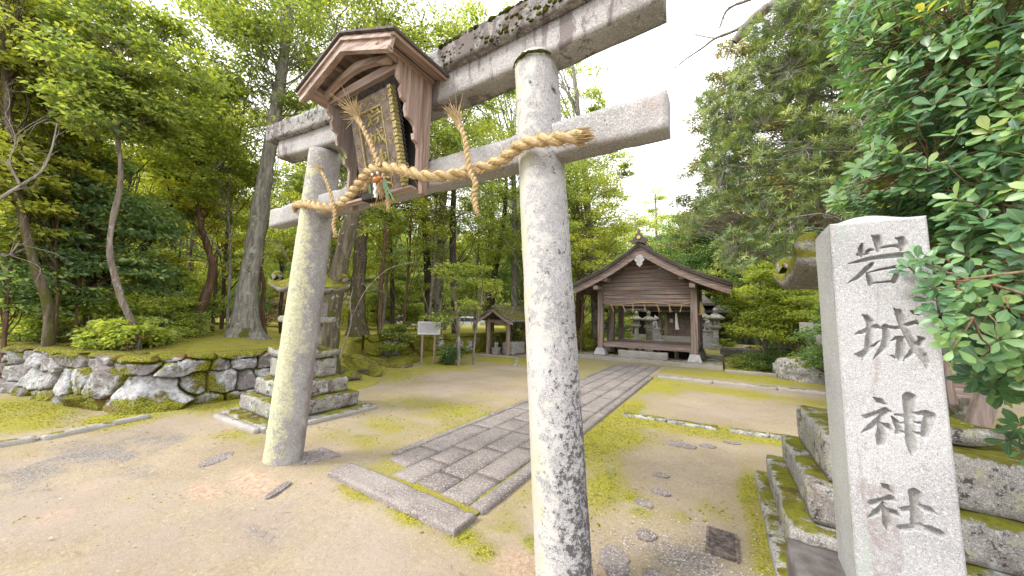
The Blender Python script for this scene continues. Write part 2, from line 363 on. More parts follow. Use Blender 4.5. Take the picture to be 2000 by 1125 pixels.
# ---- ground
def mat_ground(name, bank=False):
    b = NB(name)
    n1 = b.noise(.9, 6, .6); n2 = b.noise(7, 6, .7); g = b.noise(70, 3, .75); vg = b.noise(190, 2, .8)
    c = b.mix(b.step(n1, .35, .65), (.39, .315, .215), (.50, .42, .30))
    c = b.mix(b.math('MULTIPLY', b.step(n2, .5, .72), .35), c, (.31, .235, .15))
    c = b.mix(b.math('MULTIPLY', b.step(g, .52, .70), .45), c, (.20, .155, .11))
    c = b.mix(b.math('MULTIPLY', b.step(vg, .58, .72), .45), c, (.66, .60, .53))
    c = b.mix(b.math('MULTIPLY', b.step(b.noise(28, 6, .85), .47, .60), .5), c, (.30, .235, .175)); c = b.mix(b.math('MULTIPLY', b.step(b.noise(33, 6, .85), .54, .64), .55), c, (.70, .62, .52))
    c = b.mix(b.math('MULTIPLY', b.step(b.noise(.55, 7, .7), .46, .62), .5), c, (.42, .36, .32))
    pk = b.step(b.math('ADD', b.attr('pink'), b.math('MULTIPLY', b.math('SUBTRACT', n2, .5), .8)), .3, .75)
    c = b.mix(b.math('MULTIPLY', pk, .55), c, b.mix(b.step(b.noise(25, 5, .8), .4, .6), (.46, .28, .18), (.74, .56, .44)))
    gv = b.step(b.math('ADD', b.attr('gravel'), b.math('MULTIPLY', b.math('SUBTRACT', b.noise(2.6, 8, .75, dist=.5), .46), 1.8)), .25, .75)
    gc = b.mix(b.step(b.noise(46, 4, .8), .42, .6), (.14, .13, .135), (.44, .43, .44))
    c = b.mix(b.math('MULTIPLY', gv, .8), c, gc)
    mm = b.math('ADD', b.attr('moss'), b.math('MULTIPLY', b.math('SUBTRACT', b.noise(1.7, 9, .76, dist=.5), .46), 1.7))
    c = b.mix(b.math('MULTIPLY', b.step(mm, -.05, .60), .32), c, (.37, .315, .12))
    mk = b.step(mm, .22, .95)
    mc = b.mix(b.step(b.noise(55, 3, .7), .35, .65), (.25, .24, .028), (.56, .53, .085))
    mc = b.mix(b.math('MULTIPLY', b.step(b.noise(2.2, 5), .42, .68), .6), mc, (.44, .36, .14))
    mc = b.mix(b.math('MULTIPLY', b.step(b.noise(3.7, 5), .55, .7), .6), mc, (.20, .27, .03))
    c = b.mix(b.math('MULTIPLY', mk, b.step(b.math('ADD', mm, b.math('MULTIPLY', b.noise(30, 4, .8), 1.2)), .62, 1.55)), c, mc)
    lt = b.step(b.math('ADD', b.attr('litter'), b.math('MULTIPLY', b.math('SUBTRACT', b.noise(3.0, 8, .75), .5), 1.4)), .4, .7)
    c = b.mix(lt, c, b.mix(b.step(b.noise(35, 5, .8), .4, .6), (.07, .05, .025), (.22, .15, .08)))
    h = b.math('ADD', b.math('ADD', b.math('MULTIPLY', g, .35), b.math('MULTIPLY', b.noise(22, 6, .7), .5)), b.math('MULTIPLY', b.math('MULTIPLY', mk, b.noise(60, 4, .8)), 1.6))
    h = b.math('ADD', h, b.math('MULTIPLY', b.math('MULTIPLY', gv, b.noise(46, 3, .8)), 1.2))
    b.pbr(c, .95, .12, b.bump(h, .75, .016)); return b.m
M['ground'] = mat_ground('ground')
def m_paver():
    b = NB('paver_stone'); t = b.attr('tint')
    c = b.mix(t, (.225, .19, .175), (.35, .305, .28))
    c = b.mix(b.math('MULTIPLY', b.step(b.noise(38, 5, .88), .47, .56), .75), c, (.13, .105, .10))
    c = b.mix(b.math('MULTIPLY', b.step(b.noise(110, 3, .8), .48, .66), .75), c, (.09, .075, .075))
    c = b.mix(b.math('MULTIPLY', b.step(b.noise(60, 4, .85, b.scale((1.2, .9, 1))), .53, .60), .8), c, (.72, .67, .65))
    c = b.mix(b.math('MULTIPLY', b.step(b.noise(1.6, 7, .7), .42, .62), .5), c, (.44, .40, .36))
    c = b.mix(b.math('MULTIPLY', b.step(b.noise(3.5, 7, .75), .60, .68), .5), c, (.19, .165, .10))
    b.pbr(c, .8, .3, b.bump(b.noise(90, 5, .7), .5, .006)); return b.m
M['paver'] = m_paver()
def m_wall():
    b = NB('boulder_wall'); n = b.noise(3, 7, .7); v = b.attr('tint')
    c = b.mix(v, (.25, .225, .215), (.50, .49, .49)); c = b.mix(b.math('MULTIPLY', b.step(n, .42, .62), .6), c, (.27, .22, .215))
    c = b.mix(b.step(b.math('ADD', b.noise(8, 9, .78, dist=.4), b.math('MULTIPLY', b.math('SUBTRACT', v, .6), .12)), .50, .57), c, (.62, .64, .645))
    c = b.mix(b.math('MULTIPLY', b.step(b.noise(5, 8, .75, dist=.3), .54, .60), .8), c, (.40, .45, .43))
    c = b.mix(b.math('MULTIPLY', b.step(b.noise(24, 6, .8), .55, .62), .75), c, (.09, .08, .075))
    mk = b.step(b.math('ADD', b.attr('moss'), b.math('MULTIPLY', b.math('SUBTRACT', b.noise(5, 8, .75), .5), 1.3)), .46, .60)
    mc = b.mix(b.step(b.noise(45, 4, .7), .38, .62), (.075, .085, .010), (.36, .36, .035)); mc = b.mix(b.step(b.noise(4, 4), .5, .7), mc, (.22, .15, .04))
    c = b.mix(mk, c, mc)
    h = b.math('ADD', b.math('MULTIPLY', b.noise(18, 8, .72), 1.0), b.math('MULTIPLY', b.math('MULTIPLY', mk, b.noise(60, 4)), .9))
    b.pbr(c, .92, .2, b.bump(h, .8, .025)); return b.m
M['wall'] = m_wall()
# ---- leaves
G = {}
G['olive'] = mat_leaf('leaf_olive', [(.035, .055, .008), (.085, .125, .012), (.17, .21, .02), (.25, .29, .035)])
G['mid'] = mat_leaf('leaf_mid', [(.025, .05, .012), (.065, .11, .018), (.12, .165, .024), (.21, .24, .03)])
G['dark'] = mat_leaf('leaf_dark', [(.010, .028, .010), (.028, .065, .018), (.06, .12, .026), (.12, .18, .03)])
G['teal'] = mat_leaf('leaf_teal', [(.022, .05, .022), (.055, .11, .042), (.10, .17, .055), (.18, .23, .05)])
G['yellow'] = mat_leaf('leaf_yellow', [(.07, .09, .008), (.16, .18, .012), (.28, .29, .025), (.38, .38, .035)])
G['lime'] = mat_leaf('leaf_lime', [(.035, .07, .010), (.085, .135, .016), (.15, .20, .022), (.24, .26, .035)])
G['cedar'] = mat_leaf('leaf_cedar', [(.03, .04, .012), (.09, .10, .016), (.20, .16, .02), (.32, .19, .03)], .25)
G['cedar_green'] = mat_leaf('leaf_cedar_green', [(.025, .045, .012), (.055, .085, .018), (.105, .13, .028), (.24, .16, .03)], .35)
G['far'] = mat_leaf('leaf_far', [(.05, .085, .025), (.11, .165, .035), (.19, .25, .05), (.30, .34, .09)])
G['podo'] = mat_leaf('leaf_podo', [(.018, .042, .012), (.045, .085, .018), (.095, .145, .028), (.22, .24, .05)], .25, .4, .5)
G['glossy'] = mat_leaf('leaf_glossy', [(.022, .07, .022), (.055, .155, .045), (.13, .27, .08), (.32, .36, .06)], .36, .36, .5, rib=True, gain=1.6)
G['dead'] = mat_leaf('leaf_dead', [(.10, .055, .04), (.20, .12, .09), (.30, .20, .16), (.36, .26, .22)])
B = {}
B['grey'] = mat_bark('bark_grey', (.28, .26, .22), (.48, .47, .42), .45, .45)
B['pale'] = mat_bark('bark_pale', (.27, .22, .18), (.46, .42, .37), .12, .4)
B['brown'] = mat_bark('bark_brown', (.17, .105, .065), (.30, .21, .15), .25, .15)
B['mossy'] = mat_bark('bark_mossy', (.15, .12, .08), (.28, .25, .18), .62, .35)
B['dark'] = mat_bark('bark_dark', (.075, .06, .045), (.16, .14, .11), .4, .2)
B['red'] = mat_bark('bark_red', (.24, .13, .09), (.38, .24, .18), .0, .1)
B['twig'] = mat_bark('bark_twig', (.38, .33, .28), (.58, .54, .48), 0, .3)
B['redtwig'] = mat_bark('bark_redtwig', (.34, .24, .15), (.48, .38, .24), 0, 0)

# ============================================================ THE GROUND
def seg_dist(P, poly):
    """distance of points P (n,2) to a polyline"""
    d = np.full(len(P), 1e9)
    for a, b in zip(poly[:-1], poly[1:]):
        a = np.array(a, float); b = np.array(b, float); ab = b - a
        t = np.clip(((P - a) @ ab) / (ab @ ab), 0, 1); d = np.minimum(d, np.linalg.norm(P - a - t[:, None] * ab, axis=1))
    return d
def inside(P, poly):
    x, y = P[:, 0], P[:, 1]; r = np.zeros(len(P), bool); n = len(poly)
    for i in range(n):
        x1, y1 = poly[i]; x2, y2 = poly[(i + 1) % n]
        if y1 == y2: continue
        c = ((y1 > y) != (y2 > y)) & (x < (x2 - x1) * (y - y1) / (y2 - y1) + x1); r ^= c
    return r
BANK = [(-40, -9), (-16, -.75), (-11.4, .44), (-7.55, 1.38), (-7.2, 3.1), (-7.15, 4.3), (-8.4, 5.4), (-10.3, 6.9), (-9.1, 10.5), (-8.9, 13.5), (-9.3, 18), (-9.8, 26)]
BANKP = BANK + [(-17, 26), (-20, 12), (-40, 12)]
def bank_h(P):
    P = np.asarray(P, float); ins = inside(P, BANKP)
    d = seg_dist(P, BANK + [(-17, 26), (-20, 12), (-40, 12)]); d = np.where(ins, d, -d)
    soft = np.exp(-((P[:, 0] + 8.3) ** 2 + (P[:, 1] - 5.4) ** 2) / 2.2)        # mossy slope instead of a wall
    w0 = .02 + 0 * d; w1 = .10 + .0 * d
    k = sstep(w0, w1, d) * (1 - soft) + soft * sstep(-1.0, .9, d)
    far = sstep(0.3, 4.5, d) * sstep(9.0, 4.5, P[:, 1]) * .24
    p3 = np.c_[P, np.zeros(len(P))]
    z = k * (.74 + far + .05 * fbm(p3, .9, 4) * sstep(0.1, .6, d) + .02 * fbm(p3, 5, 2))
    z = np.where(k < .001, -.25, z)
    return z, d, soft
def bank_z(x, y): return float(max(0, bank_h(np.array([[x, y]]))[0][0]))
def nonuni(lo, hi, c0, c1, fine, grow=1.12):
    a = list(np.arange(c0, c1, fine)); s = fine; x = a[-1]
    while x < hi: s *= grow; x += s; a.append(x)
    s = fine; x = c0; L = []
    while x > lo: s *= grow; x -= s; L.append(x)
    return np.array(L[::-1] + a)
def grid(xs, ys, zf):
    X, Y = np.meshgrid(xs, ys); P = np.c_[X.ravel(), Y.ravel()]; z, at = zf(P); V = np.c_[P, z]
    nx = len(xs); i = np.arange(len(ys) - 1)[:, None] * nx; k = np.arange(nx - 1)[None]
    return V, np.stack([i + k, i + k + 1, i + nx + k + 1, i + nx + k], -1).reshape(-1, 4), at
def blobs(P, L):
    r = np.zeros(len(P))
    for x, y, rx, ry, a in L: r = np.maximum(r, a * np.exp(-(((P[:, 0] - x) / rx) ** 2 + ((P[:, 1] - y) / ry) ** 2)))
    return r
def pxblob(px, py, rx, ry, a): g = PG(px, py); return (g[0], g[1], rx, ry, a)
GM = [pxblob(*q) for q in [(100, 790, 1.6, .5, 1.0), (20, 800, 1.5, .5, .9), (330, 800, .35, .7, 1.0), (420, 790, .5, .9, .95), (200, 820, .6, .3, .8),
      (640, 905, .35, .35, .4), (700, 960, .28, .1, 1.0), (800, 1010, .3, .12, 1.0), (905, 1050, .16, .14, 1.0), (940, 1080, .12, .14, .9),
      (840, 790, 1.6, .6, .62), (760, 830, .7, .4, .55), (640, 850, .5, .4, .45), (930, 770, .6, .6, .5), (720, 860, .5, .3, .5), (700, 720, 1.0, 1.2, .95), (850, 712, 1.6, .9, .95), (1000, 705, 2.5, 1.0, .9), (780, 740, 1.2, .8, .7),
      (1200, 850, .35, 1.2, .75), (1170, 960, .2, .5, .8), (1300, 760, .5, 1.0, .8), (1230, 800, .2, .8, 1.0), (1500, 775, 3.0, .5, .8), (1400, 720, 4, .6, 1.0), (1500, 740, 2, 1, .8),
      (1300, 830, 1.0, .3, .9), (1480, 855, .9, .22, 1.0), (1300, 745, .8, .3, .9), (1480, 780, .9, .4, .5), (1350, 730, 2.0, .35, 1.0), (1160, 740, .5, 1.5, .8),
      (1470, 970, .11, .8, 1.0), (1490, 1070, .08, .5, 1.0), (1380, 990, .12, .18, .7), (1330, 1010, .1, .12, .5), (1400, 1000, .2, .25, .5), (1230, 970, .12, .15, .6), (1045, 1060, .14, .1, .8), (1000, 1030, .1, .1, .6),
      (460, 850, .4, .3, .7), (500, 860, .5, .2, .6), (1090, 720, 1.0, 2.5, .5), (1250, 1000, .1, .1, .5)]]
GM += [(-8.6, .55, 1.6, .5, 1.25), (-7.0, 1.25, .5, .45, 1.25), (-6.9, 2.6, .45, 1.0, 1.2), (-10.5, -.2, 1.5, .5, 1.2)]
GM += [(-7.6, 6.0, 1.3, 1.3, .9), (-1.2, 18, 6, 4, .85), (1, 14, 3, 1.5, .8), (-9, 9, 1.5, 4, 1), (-9, 0.0, 1.8, .45, .8)]
GG = [pxblob(*q) for q in [(190, 880, .7, .35, .62), (60, 930, .5, .3, .55), (280, 930, .4, .2, .35), (500, 1040, .2, .08, .5), (300, 860, .6, .3, .5), (20, 800, .8, .3, .75), (1300, 1080, .22, .2, .62), (1350, 1100, .3, .2, .6), (440, 1000, .25, .1, .35), (1230, 880, .3, .4, .15), (1500, 1200, .5, .4, .5)]]
GP = [pxblob(*q) for q in [(500, 945, .45, .16, .95), (400, 960, .35, .14, .8), (600, 940, .2, .1, .6), (100, 1010, .35, .2, .55), (180, 950, .4, .2, .5), (1020, 1110, .28, .2, .95), (1180, 1125, .16, .16, .6), (900, 1110, .3, .1, .4), (300, 1060, .5, .2, .25), (820, 735, 1.5, 1, .4)]]
def ground_f(P):
    p3 = np.c_[P, np.zeros(len(P))]; r = np.hypot(P[:, 0] + 2, P[:, 1] - 3)
    z = .012 * fbm(p3, .8, 4) + .004 * fbm(p3, 7, 3) * (r < 25)
    for cx, cy in ((-4.0, 1.72), (-.72, 1.60)): z = z + .05 * np.exp(-(((P[:, 0] - cx) / .38) ** 2 + ((P[:, 1] - cy) / .28) ** 2))
    z = z + sstep(45, 300, r) * 0
    far = sstep(14, 24, r)
    m = np.maximum(blobs(P, GM), far * .8); m = m - .62 * blobs(P, [pxblob(*q) for q in [(860, 752, 1.7, 1.6, 1), (1010, 725, 1.5, 1.5, .8), (1430, 792, 1.5, 1.1, .9), (1330, 930, .4, .5, .8), (1430, 900, .35, .5, .8), (1560, 780, .8, .8, .6), (640, 880, .5, .15, .5)]]); m = m + .30 * sstep(1.6, 4.0, P[:, 1]) * (P[:, 0] > -7.5)
    z = z + .018 * np.clip(m - .55, 0, 1) * (r < 25)
    path = ((P[:, 0] > -3.2) & (P[:, 0] < -1.55) & (P[:, 1] > 1.95) & (P[:, 1] < 12.6)); z = np.where(path, np.minimum(z, .0), z)
    m = m + .30 * np.exp(-((P[:, 0] + 3.12) / .12) ** 2) * (P[:, 1] > 2.1) * (P[:, 1] < 12) + .4 * np.exp(-((P[:, 0] + 1.50) / .12) ** 2) * (P[:, 1] > 2.1) * (P[:, 1] < 10)
    return z, {'moss': m, 'gravel': blobs(P, GG), 'pink': blobs(P, GP), 'litter': .55 * sstep(16, 30, r)}
xs = nonuni(-420, 420, -9, 3.2, .05, 1.06); ys = nonuni(-120, 420, -.4, 9, .05, 1.06)
V, Fq, at = grid(xs, ys, ground_f)
me = mesh_np(V, Fq, at); set_smooth(me); g = link('ground', me, M['ground']); g['kind'] = 'structure'
# raised mossy bank on the left
def bank_f(P):
    z, d, soft = bank_h(P); p3 = np.c_[P, np.zeros(len(P))]
    m = 1.0 + .25 * fbm(p3, .5, 3) + soft * .5
    lit = np.clip(sstep(3.5, 6.5, d) * .75 + .15 + .2 * fbm(p3, .7, 3), 0, 1) * sstep(1.2, 3.5, d)
    z = z + soft * .13 * np.round(fbm(p3, 1.7, 2) * 2) / 2 + soft * .05 * fbm(p3, 4, 3)
    return z, {'moss': m, 'gravel': 0 * m, 'pink': 0 * m, 'litter': lit}
V, Fq, at = grid(nonuni(-40, -5.2, -13, -5.5, .05, 1.07), nonuni(-9, 27, -.6, 8.5, .06, 1.06), bank_f)
keep = (V[Fq][:, :, 2].max(1) > -.1); me = mesh_np(V, Fq[keep], at); set_smooth(me)
g = link('mossy_bank', me, M['ground']); g['kind'] = 'structure'
# far hills
def hill_f(P):
    r = np.hypot(P[:, 0], P[:, 1]); a = np.degrees(np.arctan2(P[:, 0], P[:, 1])); p3 = np.c_[P, np.zeros(len(P))]
    h = sstep(34, 110, r) * (10 + 12 * sstep(-18, -60, a) + 6 * sstep(-5, 25, a)) * (1 + .35 * fbm(p3, .03, 3)) * sstep(-15, 20, P[:, 1])
    return h - .6 + sstep(30, 40, r) * .3, None
V, Fq, _ = grid(np.linspace(-160, 130, 90), np.linspace(-30, 160, 80), hill_f)
b_ = NB('hill_ground'); c_ = b_.mix(b_.step(b_.noise(.12, 6, .7), .4, .6), (.06, .075, .02), (.20, .145, .11)); c_ = b_.mix(b_.step(b_.noise(1.5, 6, .8), .4, .65), c_, (.30, .22, .19)); b_.pbr(c_, .95, .1, b_.bump(b_.noise(2, 8, .8), 1, .4))
me = mesh_np(V, Fq); set_smooth(me); g = link('hills', me, b_.m); g['kind'] = 'structure'

# ============================================================ PATH AND KERBS
def rough_box(x0, x1, y0, y1, z0, z1, r=.012, amp=.006, res=.06, nsc=9, seed=0):
    """stone block with worn edges: returns V, F"""
    def ax(a, b): return np.linspace(a, b, max(2, int(math.ceil((b - a) / res)) + 1))
    X, Y, Z = ax(x0, x1), ax(y0, y1), ax(z0, z1); idx = {}; Vv = []; Fv = []
    def vid(i, j, k):
        q = (i, j, k)
        if q not in idx: idx[q] = len(Vv); Vv.append((X[i], Y[j], Z[k]))
        return idx[q]
    nx, ny, nz = len(X) - 1, len(Y) - 1, len(Z) - 1
    for i in range(nx):
        for j in range(ny):
            Fv.append((vid(i, j, 0), vid(i, j+1, 0), vid(i+1, j+1, 0), vid(i+1, j, 0))); Fv.append((vid(i, j, nz), vid(i+1, j, nz), vid(i+1, j+1, nz), vid(i, j+1, nz)))
    for i in range(nx):
        for k in range(nz):
            Fv.append((vid(i, 0, k), vid(i+1, 0, k), vid(i+1, 0, k+1), vid(i, 0, k+1))); Fv.append((vid(i, ny, k), vid(i, ny, k+1), vid(i+1, ny, k+1), vid(i+1, ny, k)))
    for j in range(ny):
        for k in range(nz):
            Fv.append((vid(0, j, k), vid(0, j, k+1), vid(0, j+1, k+1), vid(0, j+1, k))); Fv.append((vid(nx, j, k), vid(nx, j+1, k), vid(nx, j+1, k+1), vid(nx, j, k+1)))
    P = np.array(Vv); lo = np.array([x0, y0, z0]) + r; hi = np.array([x1, y1, z1]) - r; lo, hi = np.minimum(lo, hi), np.maximum(lo, hi)
    inn = np.clip(P, lo, hi); d = P - inn; L = np.linalg.norm(d, axis=1)[:, None]; u = d / np.maximum(L, 1e-9)
    P = inn + u * np.minimum(L, r) 
    c = np.array([(x0+x1)/2, (y0+y1)/2, (z0+z1)/2]); s = (hi - lo) / 2 + r; o = (P - c) / s; o = o / np.maximum(np.abs(o).max(1)[:, None], 1e-9); o = np.where(np.abs(o) > .97, o, 0)
    edge = (np.abs(o) > .9).sum(1)
    n = fbm(P + seed * 3.1, nsc, 4); chip = np.clip(fbm(P + 50 + seed, nsc * 1.7, 3) - .1, 0, 1) * (edge >= 2)
    P = P + o / np.maximum(np.linalg.norm(o, axis=1)[:, None], .5) * (n * amp - chip * amp * 4)[:, None]
    return P, np.array(Fv)
class NM:
    """collects numpy pieces for one mesh, with a per-piece tint"""
    def __init__(s): s.V = []; s.F = {}; s.t = []; s.n = 0
    def add(s, V, Fv, t=0.):
        V = np.asarray(V); Fv = np.asarray(Fv); s.F.setdefault(Fv.shape[1], []).append(Fv + s.n); s.V.append(V); s.n += len(V)
        s.t.append(np.full(len(V), t) if np.isscalar(t) else t); return s
    def rot(s, ang, c):  # rotate the last piece about z through c
        V = s.V[-1]; co, si = math.cos(ang), math.sin(ang); x = V[:, 0] - c[0]; y = V[:, 1] - c[1]
        V[:, 0] = c[0] + co * x - si * y; V[:, 1] = c[1] + si * x + co * y; return s
    def build(s, name, mat, parent=None, smooth=True):
        me = mesh_np(np.concatenate(s.V), [np.concatenate(f) for f in s.F.values()], np.concatenate(s.t))
        if smooth: set_smooth(me)
        return link(name, me, mat, parent)
def block(name, mat, parent, *a, **k):
    V, Fv = rough_box(*a, **k); me = mesh_np(V, Fv); set_smooth(me); return link(name, me, mat, parent)
R = random.Random(11)
nm = NM(); cols = [-3.02, -2.70, -2.39, -2.08, -1.77]
for ci in range(4):
    y = 2.24 + R.uniform(0, .05); first = True
    while y < 12.35:
        L = R.uniform(.3, .6) if first else R.choice([R.uniform(.32, .5), R.uniform(.6, .9), R.uniform(.8, 1.15)]); first = False
        if ci == 0 and y < 2.5: y = 2.45
        y1 = min(y + L, 12.4); g_ = .006
        V, Fv = rough_box(cols[ci] + g_, cols[ci + 1] - g_, y + g_, y1 - g_, -.05, .030 + R.uniform(-.003, .004), r=.005, amp=.003, res=.09, seed=R.random() * 99)
        nm.add(V, Fv, R.random()); y = y1
y = 2.25
while y < 9.9:
    y1 = min(y + R.uniform(1.2, 1.9), 9.95); V, Fv = rough_box(-1.745, -1.61, y + .006, y1 - .006, -.05, .038, r=.008, amp=.004, res=.09, seed=y); nm.add(V, Fv, R.random()); y = y1
y = 2.6
while y < 11.6:
    y1 = min(y + R.uniform(1.2, 1.9), 11.6); V, Fv = rough_box(-3.13, -3.035, y + .006, y1 - .006, -.05, .03, r=.008, amp=.004, res=.09, seed=y); nm.add(V, Fv, R.random()); y = y1
g = nm.build('paved_path', M['paver']); g['kind'] = 'structure'
# moss in the joints of the path
me = mesh_np(*(lambda r: (r[0], r[1], r[2]))(grid(np.arange(-3.03, -1.64, .02), np.arange(2.17, 12.4, .05), lambda P: (.018 + .008 * fbm(np.c_[P, 0 * P[:, 0]], 9, 2) - .012 * sstep(4, 9, P[:, 1]), {'moss': np.clip(1.1 - .12 * P[:, 1], .2, 1) + .3 * fbm(np.c_[P, 0 * P[:, 0]], 1.1, 3), 'gravel': 0 * P[:, 0], 'pink': 0 * P[:, 0], 'litter': 0 * P[:, 0]}))))
g = link('path_joint_moss', me, M['ground']); tag(g, kind='stuff')
def kerb(label, a, b, w=.13, z1=.05, mat='concrete', group='kerb stones edging the grounds', amp=.008, name='kerb_stone', cat='kerb'):
    a = np.array(a[:2], float); b = np.array(b[:2], float); L = np.linalg.norm(b - a); ang = math.atan2(b[1] - a[1], b[0] - a[0])
    V, Fv = rough_box(0, L, -w / 2, w / 2, -.06, z1, r=.012, amp=amp, res=.05, seed=a[0]); co, si = math.cos(ang), math.sin(ang)
    V = np.c_[a[0] + co * V[:, 0] - si * V[:, 1], a[1] + si * V[:, 0] + co * V[:, 1], V[:, 2]]
    me = mesh_np(V, Fv); set_smooth(me); return tag(link(name, me, M[mat]), label, cat, group)
V, Fv = rough_box(-3.20, -1.62, 1.925, 2.175, -.06, .052, r=.007, amp=.012, res=.025, nsc=7)
me = mesh_np(V, Fv, np.full(len(V), .75)); set_smooth(me); tag(link('threshold_stone', me, M['paver']), 'long pale stone slab lying across the front end of the paved path', 'stone slab')
kerb('weathered kerb stone in front of the stone wall, at the far left edge', (-6.74, -.3), (-6.69, .54))
kerb('longer kerb stone in front of the mossy stone wall corner', (-6.66, .57), (-6.88, 1.47))
for (x0, x1, y, lab) in ((-1.40, -.76, 5.76, 'first low kerb stone right of the paved path, behind three flat stones'), (-.74, -.08, 5.80, 'second low kerb stone from the paved path, ending before a gap'), (.06, .50, 5.86, 'short low kerb stone just past the gap'), (.52, 1.0, 5.93, 'low kerb stone running up to the stepped lantern base')):
    kerb(lab, (x0, y), (x1, y + .05), .12, .06, 'rock', amp=.014)
for k in range(3):
    kerb(['long kerb starting at the paved path in front of the wooden pavilion', 'middle length of the long kerb in front of the pavilion', 'right hand length of the long kerb, near the lichen boulder'][k], (-1.52 + k * 1.3, 10.12 + k * .07), (-.24 + k * 1.3, 10.18 + k * .07), .20, .07, 'concrete')
kerb('narrow drain kerb at the right side of the pavilion platform', (.05, 12.6), (1.6, 12.75), .12, .10)
kerb('upper drain kerb behind, right of the pavilion platform', (.05, 14.6), (1.9, 14.8), .12, .12)

# ============================================================ TORII
T = empty('torii_gate', (-2.31, 1.845, 0), 'large grey granite torii gate straddling the paved path', 'torii gate')
def pillar(x0, x1, mat, rb=.176, rt=.150):
    zs = np.linspace(-.1, 3.22, 90); t = (zs + .1) / 3.32; pts = np.c_[x0 + (x1 - x0) * t, np.full(90, 1.845), zs]
    V, Fa, caps = tube_np(pts, rb - (rb - rt) * t, 56); d = V - np.repeat(pts, 56, 0); V = V + d * (fbm(V, 5, 3) * .03 + fbm(V, 22, 3) * .015)[:, None]
    n = len(V); V = np.vstack([V, pts[-1] + [0, 0, .0]]); top = np.array([(89 * 56 + k, 89 * 56 + (k + 1) % 56, n) for k in range(56)])
    me = mesh_np(V, [Fa, top]); set_smooth(me); return link('pillar', me, M[mat], T)
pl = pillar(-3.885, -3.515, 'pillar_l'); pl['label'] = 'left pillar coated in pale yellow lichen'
pr = pillar(-.745, -1.01, 'pillar_r', .157, .142); pr['label'] = 'right pillar, white speckled with black stains'
mp = mat_plain('moss_cushion', (.10, .11, .015), .95, .05, var=.45, sc=30, bump=1)
for (cx, cz, rr, par) in ((-1.0, 3.185, .155, pr),):
    a = np.linspace(.2, 2.6, 60) + math.pi; pts = np.c_[cx + np.cos(a) * rr, 1.845 + np.sin(a) * rr, cz + 0 * a]
    V, Fa, caps = tube_np(pts, .007 + .008 * fbm(pts, 14, 2), 8, .8, 50); me = mesh_np(V, Fa); set_smooth(me); link('moss', me, mp, par)
block('tie_beam', M['beam'], T, -4.475, -.205, 1.765, 1.90, 2.515, 2.725, r=.008, amp=.006, res=.035, nsc=5)
def curved_beam(name, mat, x0, x1, zf, prof, n=110):
    """prof: cross-section (y,z) points; zf(x) lifts the beam along its length"""
    X = np.linspace(x0, x1, n); Vs = []; m = len(prof)
    pr_ = []
    for (a, b) in zip(prof, prof[1:] + prof[:1]):
        for k in range(5): pr_.append((a[0] + (b[0] - a[0]) * k / 5, a[1] + (b[1] - a[1]) * k / 5))
    pr_ = np.array(pr_); m = len(pr_); c = pr_.mean(0)
    V = np.array([[(x, y, z + zf(x)) for y, z in pr_] for x in X]); nz = fbm(V.reshape(-1, 3), 5, 4).reshape(n, m); dirs = pr_ - c; dirs /= np.linalg.norm(dirs, axis=1)[:, None]
    V[:, :, 1] += dirs[:, 0] * nz * .009; V[:, :, 2] += dirs[:, 1] * nz * .009
    V = V.reshape(-1, 3); i = np.arange(n - 1)[:, None] * m; k = np.arange(m)[None]; q = (k + 1) % m
    Fq = np.stack([i + k, i + m + k, i + m + q, i + q], -1).reshape(-1, 4)
    cc = len(V); V = np.vstack([V, [[x0, c[0], c[1] + zf(x0)], [x1, c[0], c[1] + zf(x1)]]])
    caps = np.array([(k, (k + 1) % m, cc) for k in range(m)] + [((n - 1) * m + (k + 1) % m, (n - 1) * m + k, cc + 1) for k in range(m)])
    me = mesh_np(V, [Fq, caps])
    return link(name, me, M[mat], T)
zf = lambda x: .165 * max(0, (-2.2 - x) / 2.2) ** 1.6 + .05 * max(0, (x + 1.6) / 1.4) ** 2
curved_beam('lower_lintel', 'shimaki', -4.385, -.225, zf, [(1.755, 3.17), (1.93, 3.17), (1.93, 3.375), (1.755, 3.375)])
curved_beam('top_lintel', 'kasagi', -4.60, .02, zf, [(1.705, 3.378), (1.985, 3.378), (1.995, 3.50), (1.85, 3.585), (1.690, 3.555)])
# moss cushions along the top lintel
nm = NM(); rs = np.random.RandomState(4)
import bmesh
def ico(sub=2):
    bm = bmesh.new(); bmesh.ops.create_icosphere(bm, subdivisions=sub, radius=1); V = np.array([v.co[:] for v in bm.verts]); Fv = np.array([[v.index for v in f.verts] for f in bm.faces]); bm.free(); return V, Fv
IV, IF = ico(2); IV3, IF3 = ico(3); IV4, IF4 = ico(4)
for k in range(420):
    x = rs.uniform(-1.75, -.30); top = rs.rand() < .65
    y, z = (1.69 + rs.rand() * .06, 3.55) if top else (1.70, 3.385 + rs.rand() * .13)
    s = rs.uniform(.006, .022) if top else rs.uniform(.004, .013); V = IV * (s * 1.5, s * .8, s) + (x, y, z + zf(x)); V = V + (V - (x, y, z)) * fbm(V, 60, 2)[:, None] * .5; nm.add(V, IF)
nm.build('moss_cushions', mp, [o for o in T.children if o.name.startswith('top_lintel')][0])['kind'] = 'stuff'
for (x0, x1, y0, y1, lab) in ((-3.98, -3.62, 1.90, 2.26, 'flat paving stone against the foot of the left gate pillar'), (-.58, -.30, 1.75, 2.38, 'flat stone slab by the foot of the right gate pillar')):
    V, Fv = rough_box(x0, x1, y0, y1, -.05, .022, r=.01, amp=.008, res=.03); V[:, 0] += (V[:, 1] - y0) * .25; me = mesh_np(V, Fv, np.full(len(V), .6)); set_smooth(me); tag(link('paving_stone', me, M['paver']), lab, 'paving stone')

